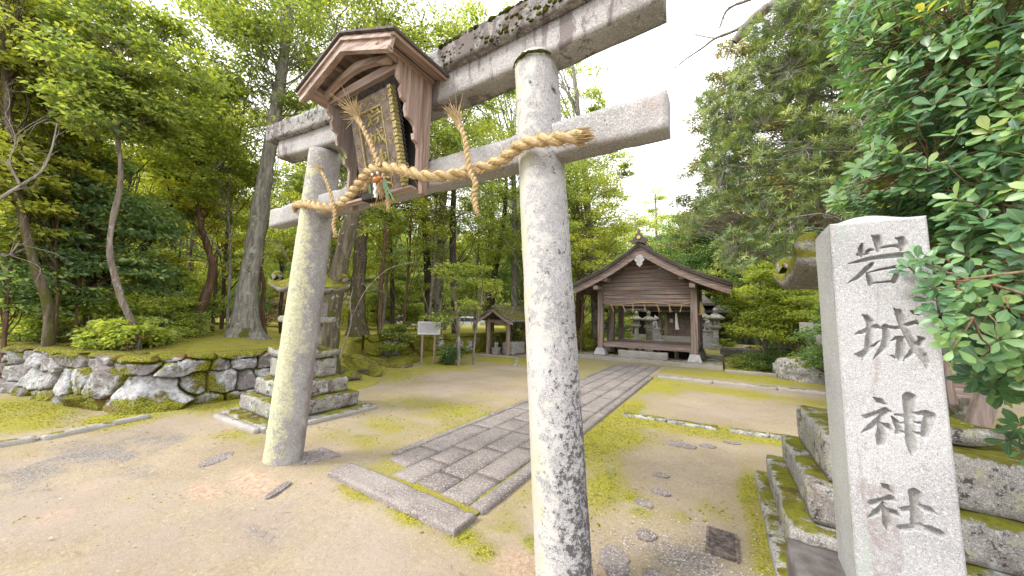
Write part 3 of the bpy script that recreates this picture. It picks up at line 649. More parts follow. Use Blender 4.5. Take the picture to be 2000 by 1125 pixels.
# ------------------------------------------------------------ rope
def straw_mat():
    b = NB('straw'); n = b.noise(1.0, 5, .7, b.scale((50, 90, 90))); t = b.attr('tint')
    c = b.ramp(n, [(.3, (.38, .25, .10)), (.5, (.64, .46, .22)), (.7, (.84, .68, .40))]); c = b.mix(b.math('MULTIPLY', t, .45), c, (.80, .63, .36))
    b.pbr(c, .7, .3, b.bump(n, .8, .004)); return b.m
M['straw'] = straw_mat()
def rope_mesh(pts, R0, strands=2, turns=10, n=500, fuzz=300, seed=1, rs_=None, fuzzlen=.05):
    rsd = np.random.RandomState(seed); P = spline(pts, n); s = np.r_[0, np.cumsum(np.linalg.norm(np.diff(P, axis=0), axis=1))]; s /= s[-1]
    Rr = R0 * (np.interp(s, np.linspace(0, 1, len(rs_)), rs_) if rs_ is not None else np.ones(n))
    Tn = np.gradient(P, axis=0); Tn /= np.linalg.norm(Tn, axis=1)[:, None]; u = np.cross(Tn, (0, 0.02, 1.)); u /= np.linalg.norm(u, axis=1)[:, None] + 1e-9
    bad = np.abs(Tn[:, 2]) > .97
    if bad.any(): u = np.cross(Tn, (0.02, 1., 0)); u /= np.linalg.norm(u, axis=1)[:, None]
    w = np.cross(Tn, u); nm = NM()
    for k in range(strands):
        a = 2 * np.pi * (turns * s + k / strands); C0 = P + (np.cos(a)[:, None] * u + np.sin(a)[:, None] * w) * (Rr * .50)[:, None]
        ph = rsd.rand(5) * 6
        V, Fa, caps = tube_np(C0, Rr * .60, 18, ridge=lambda i, an: .06 * np.sin(an * 7 + i * .25 + ph[0]) + .04 * np.sin(an * 11 - i * .2 + ph[1]))
        nm.add(V, Fa, .35 + .35 * vnoise(np.repeat(P, 18, 0) + k * 9, 25))
    # loose straws
    for k in range(fuzz):
        i = rsd.randint(4, n - 12); a = rsd.rand() * 6.28; o = (math.cos(a) * u[i] + math.sin(a) * w[i]); st = P[i] + o * Rr[i] * .95
        d = Tn[i] * rsd.choice([-1, 1]) * rsd.uniform(.5, 1) + o * rsd.uniform(.1, .8) + rsd.randn(3) * .15; L = rsd.uniform(.25, 1) * fuzzlen
        pt = np.array([st - Tn[i] * .01, st + d * L * .5, st + d * L + np.array([0, 0, -.2 * L])])
        V, Fa, _ = tube_np(pt, [.0018, .0016, .0009], 3); nm.add(V, Fa, rsd.rand())
    return nm, P, Rr, u, w
def brush(nm, p, d, n=60, L=.10, spread=.35, r0=.015, seed=3, th=.0026):
    """tuft of straws fanning from p along d"""
    rsd = np.random.RandomState(seed); p = np.array(p); d = np.array(d, float); d /= np.linalg.norm(d)
    for k in range(n):
        o = rsd.randn(3) * r0 * .6; e = d + rsd.randn(3) * spread * .5; l = L * rsd.uniform(.6, 1.1)
        V, Fa, _ = tube_np([p + o - d * .02, p + o + d * l * .4 + e * l * .15, p + o + e * l], [th, th, th * .5], 4); nm.add(V, Fa, rsd.rand())
RP = empty('sacred_rope', (-2.31, 1.6, 2.5), 'thick twisted golden straw rope strung across the torii gate', 'straw rope')
pix = [(578, 400, 1.72), (600, 398, 1.65), (630, 404, 1.64), (655, 404, 1.66), (682, 384, 1.63), (705, 356, 1.58), (724, 333, 1.53), (750, 327, 1.50), (790, 333, 1.51), (835, 344, 1.55), (880, 342, 1.62), (920, 332, 1.66), (958, 322, 1.68), (990, 305, 1.67), (1015, 285, 1.64), (1050, 275, 1.62), (1095, 271, 1.63), (1135, 266, 1.68)]
nm, P, Rr, u, w = rope_mesh([PY(*q) for q in pix], .037, 2, 17, 700, 1000, 5, rs_=[.85, .95, 1, 1.05, 1.05, 1, .95, .95, .95, .95, .9])
brush(nm, P[-1], P[-1] - P[-8], 150, .05, .25, .026, 3); brush(nm, P[0], np.array([-.3, 0, -1]), 120, .07, .3, .024, 4)
nm.build('rope_body', M['straw'], RP)
def strand(pix, R0, turns, tuft_end=True, tuft_start=False, seed=1, L=.12, k=70):
    nm, P, Rr, u, w = rope_mesh([PY(*q) for q in pix], R0, 2, turns, 140, 60, seed, fuzzlen=.035)
    if tuft_end: brush(nm, P[-4], P[-1] - P[-10], k, L, .55, R0 * .6, seed)
    if tuft_start: brush(nm, P[0], P[0] - P[10], 50, .06, .25, R0 * .7, seed + 1)
    nm.build('hanging_strand', M['straw'], RP)
strand([(742, 326, 1.47), (728, 290, 1.46), (712, 255, 1.45), (703, 238, 1.44)], .0165, 5, seed=11, L=.19, k=150)
strand([(921, 345, 1.63), (912, 300, 1.62), (908, 270, 1.62), (898, 245, 1.62)], .017, 5, seed=12, L=.14, k=140)
strand([(918, 336, 1.62), (929, 360, 1.62), (926, 380, 1.62), (930, 408, 1.62)], .017, 4, seed=13, L=.035, k=60)
strand([(653, 410, 1.62), (648, 385, 1.61), (638, 355, 1.61), (630, 338, 1.61)], .013, 5, seed=14, L=.11, k=80)
strand([(652, 398, 1.62), (655, 420, 1.62), (652, 440, 1.62), (655, 455, 1.62)], .016, 4, seed=15, L=.04, k=60)
strand([(748, 340, 1.49), (754, 365, 1.50), (757, 385, 1.51), (758, 404, 1.52)], .012, 4, seed=16, L=.03, k=50)
# ornament
ORN = empty('new_year_ornament', PY(736, 350, 1.46), 'small new year ornament with orange fruit, white paper and green leaves on the rope', 'rope ornament')
c0 = PY(735, 351, 1.455); nm = NM(); nm.add(IV3 * (.024, .024, .021) + c0, IF3); nm.build('orange', mat_plain('orange_peel', (.85, .25, .02), .45, .4, bump=.3), ORN)
def shide(x, y, Y, s, seed):
    mb = MB(); p = PY(x, y, Y); q = 0; ox = 0
    for k in range(4):
        w_, h_ = .022 * s, .022 * s; ox += (.009 if k % 2 else -.009) * s
        mb.box(p[0] + ox - w_ / 2, p[0] + ox + w_ / 2, p[1] - .0006 + .002 * k, p[1] + .0006 + .002 * k, p[2] - (k + 1) * h_, p[2] - k * h_ + .003)
    return mb
shide(733, 358, 1.452, 1.15, 0).build('paper_streamer', M['paper'], ORN)
nm = NM(); p0 = PY(740, 355, 1.48); brush(nm, p0, (.25, 0, -1), 150, .11, .45, .012, 22, .0014); brush(nm, PY(722, 352, 1.48), (-.9, 0, -.8), 60, .09, .3, .008, 23, .0011)
nm.build('straw_fan', M['straw'], ORN)
green = mat_plain('fern_green', (.02, .16, .05), .5, .4); mb = MB()
for (x, y, x2, y2) in ((750, 352, 769, 391), (748, 352, 757, 388), (722, 360, 724, 378)):
    a, b = PY(x, y, 1.458), PY(x2, y2, 1.458); MB().bar(a, b, .014, .0015, up=(0, 1, 0)).build('green_leaf', green, ORN)
nm = NM(); nm.add(IV * (.013, .01, .009) + PY(745, 348, 1.465), IF); nm.build('red_bow', mat_plain('red_cord', (.65, .04, .03), .5), ORN)
for q in ((727, 341), (737, 338)): nm = NM(); nm.add(IV * (.012, .008, .012) + PY(*q, 1.465), IF); nm.build('paper_bow', M['paper'], ORN)

# ============================================================ FRAMED NAME TABLET
STROKES = {  # (x, y, width) in a 812 x 1125 frame, two characters per frame
 'a': [[(262,178,16),(258,205,32),(262,246,24)], [(322,128,10),(352,140,38),(364,180,40),(362,216,24)], [(470,140,10),(503,145,34),(512,175,40),(505,212,22)],
       [(295,222,22),(312,212,20),(330,214,12)], [(385,198,18),(430,190,16),(470,186,20),(500,196,22)], [(240,240,20),(300,235,12)],
       [(176,298,5),(230,286,18),(320,264,26),(450,247,30),(540,240,34),(578,262,12)], [(325,298,22),(285,335,30),(235,380,26),(172,418,4)],
       [(295,356,16),(308,390,28),(318,420,30)], [(292,352,6),(380,332,16),(470,316,18),(500,318,18)], [(495,322,32),(482,365,34),(462,402,34)], [(318,424,12),(345,413,10),(400,408,12),(452,405,16)]],
 'b': [[(265,608,8),(288,620,26),(310,650,36),(312,700,30),(306,750,34),(298,820,34),(262,886,6)], [(218,728,5),(255,716,26),(310,698,34),(350,680,30),(380,690,14)],
       [(216,850,8),(255,852,40),(300,825,26),(372,768,5)], [(395,676,14),(470,690,22),(540,672,24),(590,655,26),(624,668,10)],
       [(405,680,30),(412,740,36),(400,800,36),(330,880,5)], [(436,768,6),(475,750,24),(500,752,30),(500,800,44),(498,860,42),(490,892,8)], [(430,856,4),(470,868,20)],
       [(458,570,8),(485,592,36),(502,640,36),(520,690,30),(550,750,34),(590,810,38),(640,870,38),(664,945,6)], [(656,842,5),(658,900,26)],
       [(605,742,10),(630,760,30),(612,785,28),(570,835,30),(512,895,4)], [(558,585,8),(590,595,28),(618,612,14)]],
 'c': [[(208,114,8),(245,136,36),(282,158,16)], [(135,222,6),(165,232,30),(225,210,24),(280,190,30),(312,202,12)], [(288,204,26),(235,250,32),(185,300,30),(128,333,4)],
       [(250,275,26),(252,340,42),(252,395,40),(264,413,8)], [(256,272,8),(290,288,30),(318,314,10)], [(320,232,10),(342,260,28),(358,300,28),(366,330,26)],
       [(340,220,12),(400,226,22),(470,213,20),(530,210,34),(572,240,18)], [(552,228,50),(532,300,46),(520,345,34),(516,362,6)], [(362,268,12),(410,272,12),(455,268,14),(488,270,18)],
       [(350,328,22),(420,328,16),(500,338,22)], [(392,102,8),(425,112,56),(427,190,48),(430,300,42),(438,390,48),(446,440,36),(440,474,4)]],
 'd': [[(253,638,8),(286,662,40),(324,698,10)], [(172,756,6),(198,760,36),(255,742,26),(310,732,42),(342,746,10)], [(272,765,20),(220,822,36),(172,853,4)],
       [(268,780,24),(290,830,44),(294,895,42),(294,935,6)], [(296,793,8),(335,820,36),(374,846,8)], [(364,790,6),(400,802,36),(465,786,26),(535,795,38),(592,828,10)],
       [(426,680,10),(460,700,54),(468,770,46),(470,880,50)], [(345,903,6),(380,912,36),(470,905,38),(560,924,42),(612,948,42),(634,972,10)]]}
OFF = {'a': (1600, 420), 'b': (1600, 420), 'c': (1640, 740), 'd': (1640, 740)}
def on_marker(k, x, y): return (OFF[k][0] + x * .32019, OFF[k][1] + y * .32)
TAB = empty('name_tablet_box', (-2.31, 1.72, 2.5), 'small roofed wooden box holding the gold lettered name tablet on the torii', 'shrine tablet')
xc = -2.31; hw = .585; zE, zA = 3.315, 3.545; y0, y1 = 1.27, 1.80
for sgn in (-1, 1):
    mb = MB(); n = 1; T_ = .020
    a = (xc, zA); b = (xc + sgn * hw, zE)
    dx, dz = b[0] - a[0], b[1] - a[1]; L = math.hypot(dx, dz); nx, nz = -dz / L * sgn, dx / L * sgn
    def sec(t, off): return (a[0] + dx * t + nx * off, a[1] + dz * t + nz * off)
    s0, s1, s2, s3 = sec(0, 0), sec(1, 0), sec(1, T_), sec(0, T_)
    s0 = (xc, zA); s3 = (xc, zA + T_ * 1.12)
    mb.hexa([(s0[0], y0, s0[1]), (s1[0], y0, s1[1]), (s1[0], y1, s1[1]), (s0[0], y1, s0[1]), (s3[0], y0, s3[1]), (s2[0], y0, s2[1]), (s2[0], y1, s2[1]), (s3[0], y1, s3[1])])
    mb.build('roof_panel', M['ry'], TAB, bevel=.003)
    mb = MB(); o0, o1 = T_ + .002, T_ + .016
    q = [sec(-.0, o0), sec(1.03, o0), sec(1.03, o1), sec(-.0, o1)]; q[0] = (xc, zA + o0 * 1.12); q[3] = (xc, zA + o1 * 1.12)
    mb.hexa([(q[0][0], y0 - .025, q[0][1]), (q[1][0], y0 - .025, q[1][1]), (q[1][0], y1 + .01, q[1][1]), (q[0][0], y1 + .01, q[0][1]), (q[3][0], y0 - .025, q[3][1]), (q[2][0], y0 - .025, q[2][1]), (q[2][0], y1 + .01, q[2][1]), (q[3][0], y1 + .01, q[3][1])])
    mb.build('roof_covering', M['shingle'], TAB)
    # barge board with a stepped moulding
    mb = MB()
    for (t0, d0, d1, ya, yb) in ((0, -.004, -.085, y0 + .002, y0 + .024), (0, -.072, -.098, y0 - .010, y0 + .03), (0, -.002, -.022, y0 - .014, y0 + .01)):
        q = [sec(0, d0), sec(.985, d0), sec(.985, d1), sec(0, d1)]; q[0] = (xc, zA + d0 * 1.12); q[3] = (xc, zA + d1 * 1.12)
        mb.hexa([(q[3][0], ya, q[3][1]), (q[2][0], ya, q[2][1]), (q[2][0], yb, q[2][1]), (q[3][0], yb, q[3][1]), (q[0][0], ya, q[0][1]), (q[1][0], ya, q[1][1]), (q[1][0], yb, q[1][1]), (q[0][0], yb, q[0][1])])
    mb.build('barge_board', M['rx'], TAB)
    mb = MB()
    for t in (.33, .78):
        p = sec(t, -.018); mb.box(p[0] - .014, p[0] + .014, y0 + .03, y1 - .05, p[1] - .026, p[1] - .0)
    p = sec(.72, -.02); mb.bar((p[0], y0 + .0, p[1] - .02), (xc + sgn * .425, 1.66, zE - .03), .028, .035)
    mb.build('rafter', M['ry'], TAB)
# arched tie under the gable and the straight head beam
mb = MB(); n = 16; top = []; bot = []
for i in range(n + 1):
    t = -1 + 2 * i / n; x = xc + t * .40; top.append((x, 3.425 - .10 * abs(t) ** 1.3)); bot.append((x, 3.36 - .085 * t * t))
mb.prism(top + bot[::-1], lambda x, z: (x, 1.37, z), lambda x, z: (x, 1.41, z)); mb.build('arched_beam', M['rx'], TAB, bevel=.003)
MB().box(xc - .43, xc + .43, 1.43, 1.47, 3.265, 3.335).build('head_beam', M['rx'], TAB, bevel=.004)
MB().box(xc - .40, xc + .40, 1.705, 1.73, 2.50, 3.36).build('back_board', M['dark'], TAB)
for sgn in (-1, 1):
    MB().box(xc + sgn * .425 - .022, xc + sgn * .425 + .022, 1.69, 1.745, 2.44, 3.38).build('post', M['rz'], TAB, bevel=.003)
    front = [(1.43, 3.29), (1.425, 3.20), (1.47, 3.165), (1.455, 3.12), (1.475, 3.07), (1.515, 3.055), (1.51, 3.0), (1.525, 2.955), (1.565, 2.945), (1.60, 2.92), (1.615, 2.875), (1.59, 2.86), (1.60, 2.82), (1.635, 2.80), (1.645, 2.77), (1.645, 2.55)]
    mb = MB(); mb.prism([(1.688, 3.33), (1.43, 3.33)] + front + [(1.688, 2.55)], lambda y, z: (xc + sgn * .44, y, z), lambda y, z: (xc + sgn * .41, y, z)); mb.build('carved_side_board', M['rz'], TAB)
MB().box(xc - .40, xc + .40, 1.62, 1.688, 2.47, 2.49).build('bottom_shelf', M['rx'], TAB, bevel=.003)
# the leaning tablet
top_c = np.array([xc, 1.505, 3.24]); bot_c = np.array([xc, 1.685, 2.53]); ez = (top_c - bot_c); Lz = np.linalg.norm(ez); ez /= Lz; ex = np.array([1., 0, 0]); ey = np.cross(ez, ex)
def TP(x, z, y=0): return bot_c + ex * x + ez * z + ey * y   # y>0 away from the viewer
def tbox(mb, x0, x1, z0, z1, ya, yb): return mb.hexa([TP(x0, z0, ya), TP(x1, z0, ya), TP(x1, z0, yb), TP(x0, z0, yb), TP(x0, z1, ya), TP(x1, z1, ya), TP(x1, z1, yb), TP(x0, z1, yb)])
M['tablet'] = mat_plain('tablet_bronze', (.34, .26, .21), .6, .35, .1, var=.3, sc=20)
pq = tbox(MB(), -.155, .155, 0, Lz * .90, .0, .03).build('tablet', M['tablet'], TAB, bevel=.003)
mb = MB(); tbox(mb, -.245, -.15, -.02, Lz * .98, -.012, .02); tbox(mb, .15, .245, -.02, Lz * .98, -.012, .02); tbox(mb, -.245, .245, Lz * .86, Lz * .99, -.013, .018); mb.build('tablet_border', M['tablet'], pq, bevel=.004)
mb = MB()
for x in (-.145, .145): tbox(mb, x - .004, x + .004, .0, Lz * .86, -.016, -.004)
tbox(mb, -.145, .145, Lz * .845, Lz * .86, -.018, -.004)
for i in range(26):
    z = i * Lz / 26; tbox(mb, .243, .278, z + .003, z + Lz / 26 - .004, -.014 - .006 * (i % 2), .03)
rr = random.Random(5)
def curl(mb, cx, cz, r, turns, ph, th=.0026):
    pts = [TP(cx + (r * (1 - .75 * t)) * math.cos(ph + turns * 6.28 * t), cz + (r * (1 - .75 * t)) * math.sin(ph + turns * 6.28 * t), -.016) for t in np.linspace(0, 1, 22)]
    mb.tube(pts, th, 5)
for (cx, cz, r_, tn, ph) in ((-.10, .925, .035, 1.2, 0), (-.03, .94, .03, -1.1, 1), (.05, .935, .034, 1.3, 2), (.12, .93, .026, -1.2, .5), (-.19, .90, .028, 1, 1), (.19, .90, .028, -1, 2),
                            (-.2, .7, .022, 1, 1), (-.2, .55, .022, -1, 0), (-.2, .4, .02, 1, 2), (-.2, .2, .022, 1, 1), (.2, .7, .022, 1, 1), (.2, .5, .022, -1, 0), (.2, .3, .02, 1, 2)): curl(mb, cx, cz * Lz, r_, tn, ph)
mb.build('gilt_trim', M['gold'], pq)
nm = NM(); zc = Lz * .775
for k, ch in enumerate('abcd'):
    S = STROKES[ch]; P_ = np.array([q for s in S for q in s], float); mn = P_[:, :2].min(0); mxx = P_[:, :2].max(0); cc_ = (mn + mxx) / 2; sc_ = .165 / (mxx - mn).max()
    for s in S:
        V, Fa, _ = tube_np([TP(.03 + (q[0] - cc_[0]) * sc_ * 1.2, zc - (q[1] - cc_[1]) * sc_ - .0, -.003) for q in s], [max(2., q[2] * .72) * sc_ for q in s], 6); nm.add(V, Fa)
    zc -= .158
nm.build('gold_characters', M['gold'], pq)
mb = MB(); tbox(mb, -.15, .15, -.05, -.005, -.02, .04)
for i in range(9): tbox(mb, -.13 + i * .03, -.112 + i * .03, -.10, -.05, -.035, .03)
mb.build('gilt_foot', M['gold'], pq)
MB().box(xc - .12, xc + .16, 1.58, 1.66, 2.44, 2.49).build('iron_bracket', M['dark'], TAB, bevel=.01)
# chicken wire
mb = MB(); wire = mat_plain('wire', (.30, .31, .32), .5, .5, .6)
def WY(z): return 1.44 + (3.27 - z) * .24
nx_, sp = 30, .026
for i in range(-36, 36):
    for sg in (-1, 1):
        x0_ = xc + i * sp; pts = []
        zs_ = np.linspace(3.27, 2.53, 3)
        for z in zs_:
            x = x0_ + sg * (3.27 - z) * .8; pts.append((x, WY(z), z))
        A, Bq = np.array(pts[0]), np.array(pts[-1])
        t0, t1 = 0, 1
        lo, hi = xc - .405, xc + .405; dxx = Bq[0] - A[0]
        ts = sorted(((lo - A[0]) / dxx, (hi - A[0]) / dxx)); t0 = max(0, ts[0]); t1 = min(1, ts[1])
        if t1 - t0 > .03: mb.tube([A + (Bq - A) * t0, A + (Bq - A) * t1], .0008, 3, cap=False)
mb.build('wire_mesh', wire, TAB)

# ============================================================ ENGRAVED STONE MARKER
YM = 1.90
MK = empty('stone_marker', (.58, 2.05, 0), 'tall pale granite name pillar engraved with four large characters', 'stone pillar')
a0, a1 = PY(1621, 437, YM), PY(1812, 419, YM); b0, b1 = PY(1674, 1125, YM), PY(1893, 1125, YM)
ztop = (a0[2] + a1[2]) / 2; sl0 = (b0[0] - a0[0]) / (b0[2] - a0[2]); sl1 = (b1[0] - a1[0]) / (b1[2] - a1[2])
def XL(z): return a0[0] + sl0 * (z - a0[2])
def XR(z): return a1[0] + sl1 * (z - a1[2])
NXm, NZm = 150, 860; zsm = np.linspace(.0, ztop, NZm); us = np.linspace(0, 1, NXm)
U, Zm = np.meshgrid(us, zsm); Xm = XL(Zm) * (1 - U) + XR(Zm) * U
segs = []
for ch, S in STROKES.items():
    for s in S:
        q = [(PY(*on_marker(ch, x, y), YM)[[0, 2]], w_) for x, y, w_ in s]
        for (p, r1), (p2, r2) in zip(q[:-1], q[1:]):
            segs.append((p, p2, r1, r2))
k_ = np.linalg.norm(PY(*on_marker('a', 100, 0), YM) - PY(*on_marker('a', 0, 0), YM)) / 100 / 2
Pm = np.stack([Xm.ravel(), Zm.ravel()], 1); sd = np.full(len(Pm), 1e9)
Pn = Pm + .0012 * np.c_[vnoise(np.c_[Pm, 0 * Pm[:, 0]], 90), vnoise(np.c_[Pm, 1 + 0 * Pm[:, 0]], 90)]
for p, p2, r1, r2 in segs:
    ab = p2 - p; t = np.clip(((Pn - p) @ ab) / (ab @ ab), 0, 1); sd = np.minimum(sd, np.linalg.norm(Pn - p - t[:, None] * ab, axis=1) - (r1 + (r2 - r1) * t) * k_ * 1.25)
dep = .019 * sstep(.0004, -.0035, sd) + .006 * sstep(0, -.014, sd)
edge = np.minimum(np.minimum(U.ravel(), 1 - U.ravel()) * .29, (ztop - Zm.ravel())); rnd = .012 * np.clip(1 - edge / .012, 0, 1) ** 2
P3 = np.c_[Pm[:, 0], 0 * Pm[:, 0], Pm[:, 1]]
rgh = .0012 * fbm(P3, 30, 4) + .002 * fbm(P3, 4, 2)
Vf = np.c_[Pm[:, 0], YM + dep + rnd + rgh, Pm[:, 1]]
i = np.arange(NZm - 1)[:, None] * NXm; k = np.arange(NXm - 1)[None]; Ff = np.stack([i + k, i + k + 1, i + NXm + k + 1, i + NXm + k], -1).reshape(-1, 4)
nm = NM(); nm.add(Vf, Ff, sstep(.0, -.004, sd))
def strip(A, Bs):  # A,B lists of points -> quads with subdivisions
    n = 16; A = np.array(A); Bs = np.array(Bs); t = np.linspace(0, 1, n); V = A[:, None] * (1 - t[None, :, None]) + Bs[:, None] * t[None, :, None]; m = len(A)
    V = V.reshape(-1, 3); i = np.arange(m - 1)[:, None] * n; k = np.arange(n - 1)[None]; return V, np.stack([i + k, i + n + k, i + n + k + 1, i + k + 1], -1).reshape(-1, 4)
DM = .305; Lf = Vf.reshape(NZm, NXm, 3)[:, 0]; Rf = Vf.reshape(NZm, NXm, 3)[:, -1]; Tf = Vf.reshape(NZm, NXm, 3)[-1]
def back(Q, s=1): Q = Q.copy(); Q[:, 1] = YM + DM; Q[:, 0] += .006 * s; return Q
for A, s in ((Lf[::6], 1), (Rf[::-6], -1)):
    V, Fv = strip(A, back(A, s)); V = V + (.003 * fbm(V, 9, 3))[:, None] * [1, 0, 0]; nm.add(V, Fv)
V, Fv = strip(Tf[::-2], back(Tf[::-2], 0)); t = np.tile(np.linspace(0, 1, 16), len(Tf[::-2])); uu = np.repeat(np.linspace(0, 1, len(Tf[::-2])), 16); V[:, 2] += .05 * np.sin(np.pi * t) * np.sin(np.pi * uu); nm.add(V, Fv)
V, Fv = strip(back(Lf[::6], 1), back(Rf[::6], -1)); nm.add(V, Fv)
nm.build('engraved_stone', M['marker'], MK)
block('footing_block', M['marker_base'], MK, .25, .92, 1.60, 2.28, -.05, .485, r=.012, amp=.01, res=.05)
MK.children[-1].rotation_euler = (0, 0, 0)

# ============================================================ STONE LANTERNS
def sq_block(name, mat, par, cx, cy, hx, z0, z1, hy=None, **k):
    hy = hy or hx; return block(name, mat, par, cx - hx, cx + hx, cy - hy, cy + hy, z0, z1, **k)
def big_lantern(cx, cy, label, rw_=.56, pw=.37, fw=.30, hs=(.80, .72, .60, .50)):
    L = empty('stone_lantern', (cx, cy, 0), label, 'stone lantern'); m = M['lantern']
    kw = dict(r=.028, amp=.016, res=.05, nsc=5)
    for (h, z0, z1, e) in ((hs[0], -.05, .075, .08), (hs[1], .075, .30, .0), (hs[2], .30, .54, .0), (hs[3], .54, .84, .0)):
        sq_block('base_step', m, L, cx, cy, h, z0, z1 - .004, h + e, seed=h * 9 + cx, **kw)
    # curved foot stone: square dish with upturned corners
    def dish(z0, z1, h0, h1, up, name, mat, n=26, th=None, curl=2.2):
        g = np.linspace(-1, 1, n); X, Y = np.meshgrid(g, g); r = np.maximum(abs(X), abs(Y)); cr_ = (abs(X) * abs(Y)) ** curl
        top = np.c_[(cx + X * h1).ravel(), (cy + Y * h1).ravel(), (z1 + up * cr_).ravel()]
        bot = np.c_[(cx + X * h0).ravel(), (cy + Y * h0).ravel(), (z0 + up * .8 * cr_).ravel()]
        return top, bot
    def roofshape(name, z_eave, z_top, half, neck, up, thick, mat, n=40, curve=1.7):
        g = np.linspace(-1, 1, n); X, Y = np.meshgrid(g, g); r = np.maximum(abs(X), abs(Y)); cn = np.clip((abs(X) * abs(Y)), 0, 1) ** 1.7
        z = z_eave + thick + (z_top - z_eave - thick) * np.clip((1 - r) / (1 - neck), 0, 1) ** curve + up * cn
        zb = z_eave + up * cn * .95 + 0 * r
        V1 = np.c_[(cx + X * half).ravel(), (cy + Y * half).ravel(), z.ravel()]; V2 = np.c_[(cx + X * half * .96).ravel(), (cy + Y * half * .96).ravel(), zb.ravel()]
        i = np.arange(n - 1)[:, None] * n; k = np.arange(n - 1)[None]; Ft = np.stack([i + k, i + k + 1, i + n + k + 1, i + n + k], -1).reshape(-1, 4)
        N = n * n; ring = [j for j in range(n)] + [j * n + n - 1 for j in range(1, n)] + [(n - 1) * n + j for j in range(n - 2, -1, -1)] + [j * n for j in range(n - 2, 0, -1)]
        Fs = np.array([(ring[(q + 1) % len(ring)], ring[q], ring[q] + N, ring[(q + 1) % len(ring)] + N) for q in range(len(ring))])
        V = np.vstack([V1, V2]); V = V + (fbm(V, 6, 4) * .018)[:, None] * [.5, .5, 1]
        me = mesh_np(V, np.vstack([Ft, Ft[:, ::-1] + N, Fs])); set_smooth(me); return link(name, me, mat, L)
    roofshape('foot_stone', .84, 1.03, fw, .40, .035, .10, m, n=30)
    sq_block('shaft', m, L, cx, cy, .17, 1.00, 1.37, **kw)
    sq_block('platform', m, L, cx, cy, pw, 1.37, 1.475, r=.02, amp=.008, res=.05)
    fb = MB()
    for sx in (-1, 1):
        for sy in (-1, 1): fb.box(cx + sx * .15 - .05, cx + sx * .15 + .05, cy + sy * .15 - .05, cy + sy * .15 + .05, 1.475, 1.84)
    fb.box(cx - .1, cx + .1, cy - .1, cy + .1, 1.47, 1.50); fb.box(cx - .2, cx + .2, cy - .2, cy + .2, 1.76, 1.842)
    fb.build('firebox', m, L, bevel=.01, sub=.08, disp=.008)
    rf = roofshape('roof', 1.84, 2.22, rw_, .16, .13, .09, M['lantern_mossy'], curve=1.5)
    # scrolls on the roof corners
    for sx in (-1, 1):
        for sy in (-1, 1):
            d = np.array([sx, sy]) / math.sqrt(2); c = np.array([cx, cy]) + d * (rw_ * 1.41 - .14); pts = []
            for t in np.linspace(0, 1, 26):
                a = 3.6 * t * 1.35 - 1.2; r = .040 * (1 - .7 * t); pts.append((c[0] + d[0] * (r * math.cos(a)), c[1] + d[1] * (r * math.cos(a)), 2.10 + r * math.sin(a)))
            V, Fa, caps = tube_np(pts, np.linspace(.062, .048, 26), 12, .3, 9); me = mesh_np(V, Fa); set_smooth(me); link('corner_scroll', me, M['lantern_mossy'], rf)
    mb = MB(); mb.lathe([(.001, 2.20), (.15, 2.20), (.16, 2.26), (.10, 2.30), (.09, 2.34), (.16, 2.40), (.175, 2.48), (.16, 2.56), (.10, 2.64), (.03, 2.71), (.001, 2.73)], 28, (cx, cy))
    mb.build('finial', M['lantern_mossy'], L, smooth=True, disp=.012, dsc=8)
    return L
big_lantern(-5.60, 2.86, 'stepped stone lantern behind the left torii pillar, in front of the wall', .43, .30, .37, (.70, .60, .47, .34))
big_lantern(1.05, 3.52, 'stepped mossy stone lantern standing behind the engraved granite pillar', .62)
# surround kerbs of the left lantern
kerb('front kerb strip under the left stepped lantern base', (-6.15, 2.0), (-5.0, 2.06), .10, .06); kerb('side kerb strip under the left stepped lantern base, facing the path', (-4.86, 2.1), (-4.84, 3.66), .10, .06)
nm = NM()
def flat_stone(x, y, rx, ry, rz, lab, z=.014, seed=0, mat='paver'):
    V = IV4 * 1.; V = np.sign(V) * np.abs(V) ** .9; V = V * (rx, ry, .05); V[:, 2] = np.clip(V[:, 2], -.05, z) + np.clip(fbm(V + seed, 25, 3) * .008, -1, 1)
    a = np.arctan2(V[:, 1] / ry, V[:, 0] / rx); V[:, :2] *= (1 + .22 * vnoise(np.c_[np.cos(a), np.sin(a), 0 * a + seed * 3.3], 1.6) + .08 * vnoise(np.c_[np.cos(a), np.sin(a), 0 * a + seed], 5))[:, None]
    co, si = math.cos(rz), math.sin(rz); V = np.c_[co * V[:, 0] - si * V[:, 1] + x, si * V[:, 0] + co * V[:, 1] + y, V[:, 2]]
    me = mesh_np(V, IF4, np.full(len(V), .4)); set_smooth(me); tag(link('flat_stone', me, M[mat]), lab, 'flat stone', 'flat stones set in the sand')
for q in ((1292, 930, .075, .045, .3, 'small speckled flat stone set in sand, farthest of three near the iron grate'), (1292, 963, .08, .05, .0, 'smooth mauve flat stone, middle of the three beyond the iron grate'), (1258, 984, .08, .045, -.3, 'rough narrow flat stone, nearest of the three beyond the iron grate'),
          (1330, 870, .17, .10, 0, 'largest flat stone lying in front of the low kerbs'), (1382, 872, .09, .07, .3, 'small flat stone just right of the largest one, by the low kerbs'), (1430, 866, .09, .05, .2, 'thin flat stone near the gap between low kerbs'),
          (1262, 1046, .07, .07, .4, 'sunken flat stone with a moss tuft left of the iron grate'), (1200, 1095, .09, .14, .2, 'broad flat stone beside the right torii pillar base'),
          (425, 898, .10, .17, .5, 'flat stone in the sand left of the left torii pillar'), (545, 958, .04, .13, .5, 'thin flat stone in the sand in front of the left torii pillar')):
    p = PG(q[0], q[1]); flat_stone(p[0], p[1], *q[2:5], q[5], seed=q[0] * .1)
